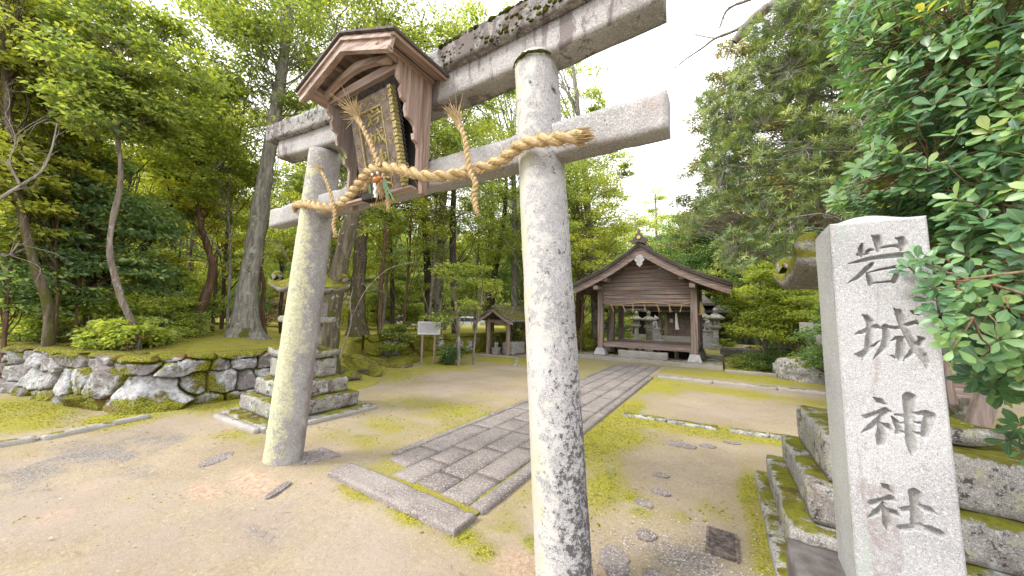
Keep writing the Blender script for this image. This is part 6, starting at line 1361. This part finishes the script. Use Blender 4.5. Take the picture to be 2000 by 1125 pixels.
bare('bare_sapling', 'pale leafless sapling with curving twigs at the left edge', b1, [([(-60, 690), (-80, 560), (-40, 420), (0, 388), (40, 362), (78, 338), (98, 300), (112, 240)], [.03, .028, .026, .022, .02, .016, .012, .006], 16), ([(40, 362), (20, 320), (30, 270), (10, 220)], [.014, .01, .008, .004], 10), ([(-40, 480), (10, 500), (40, 470)], [.014, .01, .005], 8)], 'twig', seed=6)
b2 = np.array([-10., 5.2, .9])
bare('bare_vine', 'thin pale dangling twigs left of the torii beam ends', b2, [([(480, 560), (500, 480), (516, 440), (535, 410), (520, 395)], [.02, .015, .012, .008, .004], 12), ([(600, 640), (590, 560), (560, 500), (545, 470), (520, 520)], [.02, .012, .01, .008, .004], 8), ([(420, 330), (460, 290), (520, 270), (575, 262)], [.02, .016, .012, .005], 12), ([(560, 120), (640, 160), (760, 190), (860, 170)], [.03, .022, .015, .006], 16), ([(380, 90), (300, 60), (260, 10)], [.02, .014, .006], 10)], 'twig', seed=7)
b3 = np.array([-4.9, 3.9, .3])
bare('white_sapling', 'slender white leafless stem growing beside the left stone lantern', np.array([-5.35, 3.95, .0]), [([(664, 700), (674, 670), (686, 625), (684, 590), (690, 560)], [.014, .013, .011, .008, .004], 5), ([(684, 625), (720, 560), (760, 525), (820, 510)], [.008, .006, .005, .003], 6)], 'twig', seed=8, twl=.6)
# podocarpus with whorls of long narrow leaves
rs = np.random.RandomState(77); pb = np.array([2.35, 6.3, 0.])
PO = empty('long_leaf_tree', tuple(pb), 'evergreen with whorls of long narrow leaves reaching over the big right lantern', 'tree')
BL = [(1480, 170, 62, 46), (1420, 245, 50, 30), (1455, 320, 60, 44), (1545, 110, 70, 50), (1630, 40, 80, 56), (1600, 200, 70, 46), (1395, 385, 40, 20), (1500, 430, 62, 40), (1560, 300, 55, 30), (1440, 490, 45, 24), (1350, 440, 24, 8), (1385, 200, 26, 9), (1700, 130, 60, 30), (1560, 20, 50, 24), (1480, 60, 30, 10), (1400, 320, 30, 12), (1545, 480, 40, 16), (1700, 300, 70, 36), (1620, 380, 60, 30)]
tips = []; 
for (x, y, r, n) in BL:
    for k in range(int(n * 5.5)):
        a = rs.rand() * 6.28; q = math.sqrt(rs.rand()) * r; p = PD(x + q * math.cos(a), y + q * math.sin(a), pb); dv = unit(p - [0, 0, H]); tips.append(p + dv * rs.uniform(-.5, 1.1))
tips = np.array(tips); hubs = tips[rs.permutation(len(tips))[:130]] + rs.randn(130, 3) * .1; cen = np.array([2.5, 6.9, 4.2])
hubs = hubs + (cen - hubs) * .12
wood = NM(); Pt = spline([pb - [0, 0, .1], pb + [.1, .2, 1.5], pb + [.0, .4, 3.0], pb + [.1, .5, 5.0], pb + [-.1, .4, 7.5]], 50); V, Fa, _ = tube_np(Pt, np.linspace(.16, .06, 50), 12, .3, 4); wood.add(V, Fa)
for h_ in hubs:
    d = np.linalg.norm(Pt - h_, axis=1) + np.maximum(0, Pt[:, 2] - h_[2] + .5) * 3; i = int(np.argmin(d)); V, Fa, _ = tube_np(curve3(Pt[i], h_, rs, .06, 9), np.linspace(.020, .007, 9), 6, .3, 9); wood.add(V, Fa)
lv = NM(); allP = []; allD = []; allN = []; allL = []; allT = []
hi_ = np.argmin(((tips[:, None] - hubs[None]) ** 2).sum(2), 1)
for t_, h_i in zip(tips, hi_):
    V, Fa, _ = tube_np(curve3(hubs[h_i], t_, rs, -.05, 5), np.linspace(.005, .003, 5), 4); wood.add(V, Fa)
    ax = unit(t_ - hubs[h_i] + [0, 0, .25] + rs.randn(3) * .15); u = unit(np.cross(ax, [.3, .2, .9])); w_ = np.cross(ax, u); n = 24; a = rs.rand(n) * 6.28; rd = np.cos(a)[:, None] * u + np.sin(a)[:, None] * w_
    allP.append(t_ - ax * rs.rand(n, 1) * .05); el = rs.uniform(.1, .9, (n, 1)); allD.append(ax * el + rd * .8); allN.append(ax - rd * .3 + rs.randn(n, 3) * .2); allL.append(rs.uniform(.085, .14, n)); allT.append(np.clip(rs.rand() * .6 + rs.rand(n) * .3, 0, 1) * np.ones(n))
V, Fq = leaf_quads(np.concatenate(allP), np.concatenate(allD), np.concatenate(allN), np.concatenate(allL), np.concatenate(allL) * .10, .15); lv.add(V, Fq, np.repeat(np.concatenate(allT), 4))
wood.build('trunk', B['grey'], PO); lv.build('crown', G['podo'], PO, smooth=False)

# big glossy-leaved shrub at the right
def leaf_mesh(P, D, N, L, Wd, rs, T):
    """obovate leaves with a folded midrib: 11 points each"""
    D = unit(D); N = unit(N - (N * D).sum(1, keepdims=True) * D); S = np.cross(D, N); n = len(P); ts = np.array([.0, .28, .55, .8, 1.0]); ws = np.array([.0, .26, .46, .40, .0])
    curl = rs.uniform(-.02, .22, n)[:, None]; fold = rs.uniform(.08, .30, n)[:, None]; L = L[:, None]; Wd = Wd[:, None]; mid = [P + D * L * t - N * L * curl * t * t for t in ts]
    V = [mid[0]]; rib = [1.]
    for i in (1, 2, 3): V += [mid[i] + S * Wd * ws[i] + N * Wd * fold * ws[i], mid[i], mid[i] - S * Wd * ws[i] + N * Wd * fold * ws[i]]; rib += [0, 1, 0]
    V.append(mid[4]); rib.append(1.); m = 11; V = np.stack(V, 1).reshape(-1, 3); o = np.arange(n)[:, None] * m
    tri = np.array([(0, 1, 2), (0, 2, 3), (7, 10, 8), (8, 10, 9)]); quad = np.array([(1, 4, 5, 2), (2, 5, 6, 3), (4, 7, 8, 5), (5, 8, 9, 6)])
    return V, (o[:, None] + tri).reshape(-1, 3), (o[:, None] + quad).reshape(-1, 4), np.repeat(T, m), np.tile(rib, n)
def whorl_shrub(name, label, base, tips, hubs, cen, trunk_pts, leaf, L=(.055, .088), nl=7, seed=3, wr=.42, cat='shrub'):
    rs = np.random.RandomState(seed); o = empty(name, tuple(base), label, cat); wood = NM(); hi_ = np.argmin(((tips[:, None] - hubs[None]) ** 2).sum(2), 1); Pt = [spline(q, 30) for q in trunk_pts]
    for q in Pt: V, Fa, _ = tube_np(q, np.linspace(.035, .014, len(q)), 10, .2, 9); wood.add(V, Fa)
    PA = np.concatenate(Pt)
    for h_ in hubs: i = int(np.argmin(np.linalg.norm(PA - h_, axis=1) + np.maximum(0, PA[:, 2] - h_[2]) * 2)); V, Fa, _ = tube_np(curve3(PA[i], h_, rs, .05, 10), np.linspace(.011, .005, 10), 6); wood.add(V, Fa)
    A = [[] for _ in range(5)]
    for t_, h_i in zip(tips, hi_):
        V, Fa, _ = tube_np(curve3(hubs[h_i], t_, rs, -.04, 6), np.linspace(.0045, .0028, 6), 5); wood.add(V, Fa)
        ax = unit(unit(t_ - cen) * .55 + unit(t_ - hubs[h_i]) * .35 + np.array([0, 0, .75]) + rs.randn(3) * .22); u = unit(np.cross(ax, [.3, .2, .9])); w_ = np.cross(ax, u); n = nl + rs.randint(-1, 3); lf = .72 if t_[1] < 1.86 else 1.; a = np.arange(n) * 2.4 + rs.rand() * 6; rd = np.cos(a)[:, None] * u + np.sin(a)[:, None] * w_; el = np.linspace(.85, .05, n)[:, None] + rs.randn(n, 1) * .1
        A[0].append(t_ - ax * np.linspace(0, .03, n)[:, None] + rd * .008); A[1].append(ax * el + rd); A[2].append(ax - rd * el * .8 + rs.randn(n, 3) * .14); A[3].append(rs.uniform(*L, n) * lf); tb = rs.rand() ** 1.4 * .62; tb = .95 if rs.rand() < .008 and t_[1] > 2 else tb; A[4].append(np.clip(tb + rs.rand(n) * .25, 0, 1))
    A = [np.concatenate(a) for a in A]; V, T3, Q4, tt, rib = leaf_mesh(A[0], A[1], A[2], A[3], A[3] * wr, rs, A[4]); me = mesh_np(V, [T3, Q4], {'tint': tt, 'rib': rib}); set_smooth(me); link('foliage', me, G[leaf], o)
    wood.build('branches', B['redtwig'], o)
    return o
rs = np.random.RandomState(31); REG = [(1655, -70), (2120, -70), (2120, 770), (1960, 775), (1895, 742), (1868, 700), (1845, 590), (1830, 470), (1820, 425), (1640, 425), (1625, 380), (1700, 300), (1690, 240), (1650, 160), (1625, 60)]
bs = np.array([1.55, 2.75, 0.]); tips = []
while len(tips) < 3000:
    x, y = rs.uniform(1620, 2120), rs.uniform(-70, 780)
    if inside(np.array([[x, y]]), REG)[0]:
        f = rs.rand(); k = (.80 + .75 * f); 
        if x < 1850 and y > 380: k = max(k, .98)
        p = PD(x, y, bs); p = np.array([0, 0, H]) + (p - [0, 0, H]) * k; tips.append(p)
for (x, y) in ((1775, 522), (1790, 508), (1815, 560), (1822, 585), (1808, 500), (1830, 530), (1835, 610), (1990, 800), (1975, 812), (1992, 850), (1965, 830), (2010, 830), (1850, 640), (1860, 680)): tips.append(PY(x, y, 1.80 + .02 * rs.rand()) if x < 1900 else PD(x, y, bs) * .95)
tips = np.array(tips); hubs = tips[rs.permutation(len(tips))[:230]]; cen = np.array([2.6, 4.0, 2.6]); hubs = hubs + (cen - hubs) * rs.uniform(.05, .16, (len(hubs), 1)); hubs = hubs[hubs[:, 1] > 2.0]; hubs = np.vstack([hubs, [PY(1885, 545, 2.05), PY(1900, 620, 2.05)]])
tk = [[(2.75, 4.1, 0), (2.6, 3.9, 1.0), (2.35, 3.6, 2.2), (2.0, 3.2, 3.2), tuple(PD(1880, -40, bs) * 1.05)], [(2.75, 4.1, .3), (2.9, 3.6, 1.2), (2.6, 3.1, 1.9), (2.2, 2.7, 2.3)], [(2.7, 4.1, .5), (2.2, 3.9, 1.6), (1.7, 3.7, 2.6), (1.3, 3.6, 3.4)], [(2.0, 3.2, 3.2), (2.0, 2.7, 3.9), (1.8, 2.5, 4.3)]]
whorl_shrub('glossy_shrub', 'large shrub with glossy rounded leaves and reddish stems crowding the engraved pillar at right', (2.75, 4.1, 0), tips, hubs, cen, tk, 'glossy', wr=.5)
# prototypes for trees that stand far back, and undergrowth
def proto(name, label, cat, h, cr, leaf, bark, K, per, L, seed, z0=.3, group=None, trunkr=.16, flat=.4):
    rs = np.random.RandomState(seed); k = K; a = rs.rand(k) * 6.28; t = rs.rand(k); z = h * (z0 + (1 - z0) * t); r = cr * np.sqrt(np.clip(1 - (t - .35) ** 2 / .5, .05, 1)) * np.sqrt(rs.uniform(.05, 1, k))
    cl = np.c_[np.cos(a) * r, np.sin(a) * r, z]; rad = np.full(k, cr * .27) * rs.uniform(.7, 1.3, k)
    w, lv = tree_np(rs, [(0, 0, -.3), (.1, .05, h * .4), (-.1, 0, h * .95)], [trunkr, trunkr * .7, trunkr * .25], cl, rad, per, L, .5, flat, (.1, 1), nsp=30, seg=8, sprayt=1, twig=.02)
    o = empty(name, (0, 0, 0), label, cat, group); w.build('trunk', B[bark], o); lv.build('crown', G[leaf], o, smooth=False); return o
def dup(o, loc, rz=0, s=1., label=None, sz=None):
    c = o.copy(); C.objects.link(c); c.location = loc; c.rotation_euler.z = rz; c.scale = (s, s, sz or s)
    if label: c['label'] = label
    for ch in [q for q in C.objects if q.parent == o]:
        d = ch.copy(); C.objects.link(d); d.parent = c; d.matrix_parent_inverse = Matrix()
    return c
def place(protos, spots):
    used = set()
    for (i, x, y, z, rz_, s) in spots:
        o = protos[i]
        if i not in used: used.add(i); first.append((o, x, y, z, rz_, s)); continue
        dup(o, (x, y, z), rz_, s)
    for o, x, y, z, rz_, s in first: o.location = (x, y, z); o.rotation_euler.z = rz_; o.scale = (s, s, s)
    first.clear()
first = []
def azs(az, D): return math.sin(math.radians(az)) * D, math.cos(math.radians(az)) * D
rs = np.random.RandomState(55)
MP = [proto('forest_tree', 'mid green broadleaf tree in the wood behind the bank', 'tree', 11, 2.6, 'mid', 'grey', 60, 260, .13, 1, .30, 'broadleaf trees in the wood'),
      proto('olive_tree', 'olive green broadleaf tree in the wood behind the bank', 'tree', 10, 2.8, 'olive', 'brown', 60, 260, .13, 2, .30, 'olive green trees in the wood'),
      proto('shady_tree', 'dark evergreen tree deep in the wood behind the bank', 'tree', 12, 2.4, 'dark', 'dark', 60, 260, .13, 3, .25, 'dark trees in the wood')]
sp = []
for k in range(26):
    az = -98 + 80 * (k + rs.rand() * .8) / 26; D = rs.uniform(16, 27)
    if -58 < az < -38: D = rs.uniform(33, 42)
    if -76 < az < -64: D = rs.uniform(30, 40)
    x, y = azs(az, D); sp.append((k % 3 if rs.rand() < .7 else rs.randint(3), x, y, 0, rs.rand() * 6, rs.uniform(.8, 1.15)))
place(MP, sp)
SL = [proto('slim_tree', 'slim pale trunked tree standing in the wood behind the bank', 'tree', 10, 1.7, 'mid', 'pale', 26, 240, .11, 61, .45, 'slim pale trees in the wood', .075),
      proto('slender_tree', 'slender brown trunked tree standing in the wood behind the bank', 'tree', 9, 1.6, 'olive', 'brown', 26, 240, .11, 62, .4, 'slender brown trees in the wood', .06)]
sp = []
for k in range(20):
    az = -92 + 74 * (k + rs.rand() * .8) / 20; D = rs.uniform(12.5, 22); x, y = azs(az, D); sp.append((k % 2, x, y, bank_z(x, y), rs.rand() * 6, rs.uniform(.8, 1.15)))
place(SL, sp)
FP = [proto('far_tree', 'distant soft green tree on the far hillside', 'tree', 12, 3.4, 'far', 'grey', 60, 260, .24, 4, .12, 'soft green trees on the hillside'),
      proto('far_evergreen', 'distant dark evergreen on the far hillside', 'tree', 13, 3.0, 'dark', 'dark', 60, 260, .24, 5, .06, 'dark evergreens on the hillside')]
def hz_(x, y): return float(hill_f(np.array([[x, y]]))[0][0])
sp = []
for k in range(84):
    az = -95 + 140 * (k + rs.rand()) / 84; D = rs.uniform(36, 70); x, y = azs(az, D); sp.append((1 if rs.rand() < (.35 if az < -14 else .75) else 0, x, y, max(0, hz_(x, y)) - .2, rs.rand() * 6, rs.uniform(.65, 1.05)))
for (px_, D, i, s) in ((1130, 32, 0, .7), (1180, 36, 1, .6), (1220, 33, 0, .6), (1310, 36, 1, .75), (1350, 31, 1, .8), (1420, 31, 1, .9), (1480, 30, 0, .8), (1560, 27, 1, .9), (1650, 26, 1, 1.), (1750, 24, 1, .9), (1850, 22, 1, 1.), (1380, 38, 0, 1.)):
    d = ray(px_, 640); hd = d[:2] / np.linalg.norm(d[:2]); sp.append((i, hd[0] * D, hd[1] * D, 0, rs.rand() * 6, s))
place(FP, sp)
SP = [proto('undergrowth_shrub', 'leafy green undergrowth shrub among the trunks of the wood', 'shrub', 2.2, 1.1, 'mid', 'brown', 26, 200, .10, 6, .1, 'green undergrowth shrubs', .02),
      proto('dark_shrub', 'dark undergrowth shrub among the trunks of the wood', 'shrub', 2.4, 1.2, 'dark', 'dark', 26, 200, .10, 7, .08, 'dark undergrowth shrubs', .02),
      proto('olive_shrub', 'yellowish undergrowth shrub among the trunks of the wood', 'shrub', 2.0, 1.1, 'olive', 'brown', 26, 200, .10, 8, .1, 'yellowish undergrowth shrubs', .02),
      proto('brown_brush', 'reddish brown leafless brush beyond the trunks of the wood', 'shrub', 2.4, 1.4, 'dead', 'brown', 24, 160, .10, 9, .08, 'brown brush in the wood', .02)]
sp = []
for k in range(46):
    az = -100 + 76 * (k + rs.rand()) / 46; D = rs.uniform(13, 24); x, y = azs(az, D); i = rs.choice([0, 0, 1, 2])
    if -66 < az < -42: 
        D = rs.uniform(17, 24); x, y = azs(az, D); i = rs.choice([3, 3, 0, 2])
    if -46 < az < -34 and D < 23: continue
    sp.append((i, x, y, bank_z(x, y), rs.rand() * 6, rs.uniform(.55, 1.1)))
for (px_, D, i, s) in ((1150, 20, 2, .6), (1172, 24, 1, .7), (1215, 27, 1, .6), (1228, 22, 0, .35), (1420, 19, 0, .35), (1620, 12, 1, .7), (1700, 11, 1, .9), (1800, 9, 1, .9), (1450, 26, 1, .7), (1400, 28, 1, .8), (1520, 22, 1, .8), (1258, 20, 2, .3), (1140, 15.5, 2, .5)):
    d = ray(px_, 640); hd = d[:2] / np.linalg.norm(d[:2]); sp.append((i, hd[0] * D, hd[1] * D, 0, rs.rand() * 6, s))
place(SP, sp)
# shrubs that can be told apart
def shrub_px(name, label, px, py, D, h, cr, leaf, L, seed, K=20, per=260, z0=None, flat=.5):
    d = ray(px, py); hd = d[:2] / np.linalg.norm(d[:2]); x, y = hd * D; z = bank_z(x, y) if z0 is None else z0
    o = proto(name, label, 'shrub', h, cr, leaf, 'twig', K, per, L, seed, .12, None, .012, flat); o.location = (x, y, z); return o
shrub_px('leafy_shrub', 'light yellow green shrub on the bank at left, below the dark trunks', 160, 640, 12.0, 1.0, .8, 'lime', .10, 41, 26)
shrub_px('leafy_shrub', 'low bright shrub at the foot of the crooked pale tree', 235, 650, 9.4, .55, .5, 'lime', .085, 42, 14)
shrub_px('fern_shrub', 'dark feathery undergrowth at the far left end of the bank', 20, 640, 14.5, .9, 1.1, 'teal', .05, 43, 26, 500)
shrub_px('leafy_shrub', 'low spreading plant near the left end of the boulder wall', 90, 665, 12.2, .35, .6, 'mid', .06, 44, 14)
shrub_px('leafy_shrub', 'small bright green shrub between the forked tree and the crooked tree', 330, 640, 11.5, .9, .7, 'lime', .08, 45, 16)
shrub_px('leafy_shrub', 'dark low shrub cluster beside the crooked tree foot', 285, 655, 10.2, .5, .6, 'mid', .08, 46, 16)
shrub_px('leafy_shrub', 'leafy sapling clump in front of the brick coloured outbuilding', 775, 650, 12.5, 1.1, .6, 'mid', .09, 47, 14)
shrub_px('leafy_shrub', 'green shrub against the mossy wall behind the notice board', 880, 690, 10.9, .7, .4, 'dark', .08, 48, 14, z0=0)
shrub_px('clipped_hedge', 'dark clipped hedge under the bright green tree', 1520, 690, 14.2, .62, .85, 'dark', .05, 49, 40, 500, z0=0)
shrub_px('low_shrub', 'low dusky shrub right of the pavilion platform', 1462, 700, 14.0, .35, .55, 'mid', .05, 50, 20, 300, z0=0)
shrub_px('low_shrub', 'mossy green bush left of the pavilion platform behind the right pillar', 1143, 690, 17.0, 1.0, .8, 'olive', .07, 51, 24, 300, z0=0)
shrub_px('red_leaf_plant', 'tiny plant with pinkish red leaves by the crooked tree foot', 262, 660, 9.1, .35, .12, 'dead', .06, 52, 6, 40)
# fallen leaves and pebbles
rs = np.random.RandomState(91); nm = NM(); n = 1300
P = np.c_[rs.uniform(-9, 2.4, n), rs.uniform(.2, 10, n) ** 1.0, np.zeros(n)]; ok = ~((P[:, 0] < -7.0) & (P[:, 1] > 1.2)); P = P[ok]; n = len(P); P[:, 2] = .03 + ground_f(P[:, :2])[0] * .9
onp = (P[:, 0] > -3.1) & (P[:, 0] < -1.6) & (P[:, 1] > 2); P[:, 2] = np.where(onp, .05, P[:, 2] - .012)
a = rs.rand(n) * 6.28; V, Fq = leaf_quads(P, np.c_[np.cos(a), np.sin(a), rs.randn(n) * .15], np.c_[rs.randn(n, 2) * .35, np.ones(n)], rs.uniform(.012, .04, n), rs.uniform(.008, .018, n), .2); nm.add(V, Fq, np.repeat(rs.rand(n), 4))
b_ = NB('fallen_leaf'); b_.pbr(b_.ramp(b_.attr('tint'), [(0, (.28, .18, .10)), (.4, (.50, .38, .22)), (.75, (.62, .54, .36)), (1, (.72, .70, .55))]), .8); g = nm.build('fallen_leaves', b_.m, smooth=False); g['kind'] = 'stuff'
nm = NM(); n = 5200; c_ = [PG(1320, 1085), PG(190, 880), PG(500, 1000), PG(60, 930), PG(1180, 1110), PG(1420, 1110)]
for k in range(n):
    if k < 1500: q = c_[[0, 0, 0, 4, 5][k % 5]]; x, y = q[:2] + rs.randn(2) * (.22, .25)
    elif k < 2400: q = c_[[1, 1, 2, 3][k % 4]]; x, y = q[:2] + rs.randn(2) * (.55, .3)
    else: x, y = rs.uniform(-7, 1.2), rs.uniform(.2, 7) 
    s = rs.uniform(.002, .006) * (1.5 if k < 1500 else 1); 
    if -3.25 < x < -1.55 and y > 1.9: continue
    z = float(.006); V = IVs * (s, s * rs.uniform(.6, 1), s * .6) if False else IV[:0]
    nm.t.append((x, y, s, rs.rand()))
pts = np.array(nm.t); bm = bmesh.new(); bmesh.ops.create_icosphere(bm, subdivisions=1, radius=1); V0 = np.array([v.co[:] for v in bm.verts]); F0 = np.array([[v.index for v in f.verts] for f in bm.faces]); bm.free()
m = len(V0); zz = ground_f(pts[:, :2])[0]; sc = np.c_[pts[:, 2], pts[:, 2] * .8, pts[:, 2] * .55]; V = (V0[None] * (1 + .25 * rs.randn(len(pts), m, 1)) * sc[:, None] + np.c_[pts[:, :2], zz + pts[:, 2] * .25][:, None]).reshape(-1, 3)
b_ = NB('pebble'); b_.pbr(b_.ramp(b_.attr('tint'), [(0, (.30, .27, .25)), (.5, (.50, .45, .41)), (.85, (.70, .65, .60)), (1, (.50, .30, .20))]), .85)
me = mesh_np(V, (np.arange(len(pts))[:, None, None] * m + F0).reshape(-1, 3), np.repeat(pts[:, 3], m)); g = link('pebbles', me, b_.m); g['kind'] = 'stuff'

# raised moss cushions where the moss is thick, close to the viewer
rs = np.random.RandomState(17); Pm_ = np.c_[rs.uniform(-9.5, 1.0, 90000), rs.uniform(.2, 6.5, 90000)]; p3 = np.c_[Pm_, 0 * Pm_[:, 0]]; zg, at_ = ground_f(Pm_)
k_ = at_['moss'] + .55 * fbm(p3, 2.3, 4) + .25 * fbm(p3, 19, 2); path = (Pm_[:, 0] > -3.15) & (Pm_[:, 0] < -1.6) & (Pm_[:, 1] > 2.18); ins_ = inside(Pm_, BANKP) | ((Pm_[:, 0] > .2) & (Pm_[:, 1] > 2.6)) | (seg_dist(Pm_, [(-6.3, 2.1), (-4.9, 2.1), (-4.9, 3.6), (-6.3, 3.6)]) < .1) | ((abs(Pm_[:, 0] + 5.6) < .75) & (abs(Pm_[:, 1] - 2.86) < .8))
ok = (k_ + .25 * rs.randn(len(k_)) > .86) & ~path & ~ins_; Q = Pm_[ok][:14000]; zq = zg[ok][:14000]; n = len(Q); s_ = rs.uniform(.003, .009, n); sc = np.c_[s_ * 1.4, s_ * 1.4, s_ * .7]
V = (V0[None] * (1 + .3 * rs.randn(n, m, 1)) * sc[:, None] + np.c_[Q, zq][:, None]).reshape(-1, 3)
b_ = NB('moss_tuft'); b_.pbr(b_.mix(b_.attr('tint'), (.16, .16, .02), (.44, .42, .07)), .95, .05); me = mesh_np(V, (np.arange(n)[:, None, None] * m + F0).reshape(-1, 3), np.repeat(rs.rand(n), m)); g = link('moss_tufts', me, b_.m); g['kind'] = 'stuff'
# twigs and bits of bark blown onto the sand
nm = NM()
for k in range(140):
    x, y = rs.uniform(-7, 1), rs.uniform(.3, 8); a = rs.rand() * 6.28; L = rs.uniform(.02, .10); z = .034 if -3.1 < x < -1.6 and y > 2 else float(ground_f(np.array([[x, y]]))[0][0]) + .003
    d = np.array([math.cos(a), math.sin(a), 0]); V, Fa, _ = tube_np([(x, y, z), np.array([x, y, z + .002]) + d * L * .5 + rs.randn(3) * (.004, .004, .001), np.array([x, y, z]) + d * L], [.0014, .0013, .0008], 4); nm.add(V, Fa)
g = nm.build('fallen_twigs', B['twig']); g['kind'] = 'stuff'
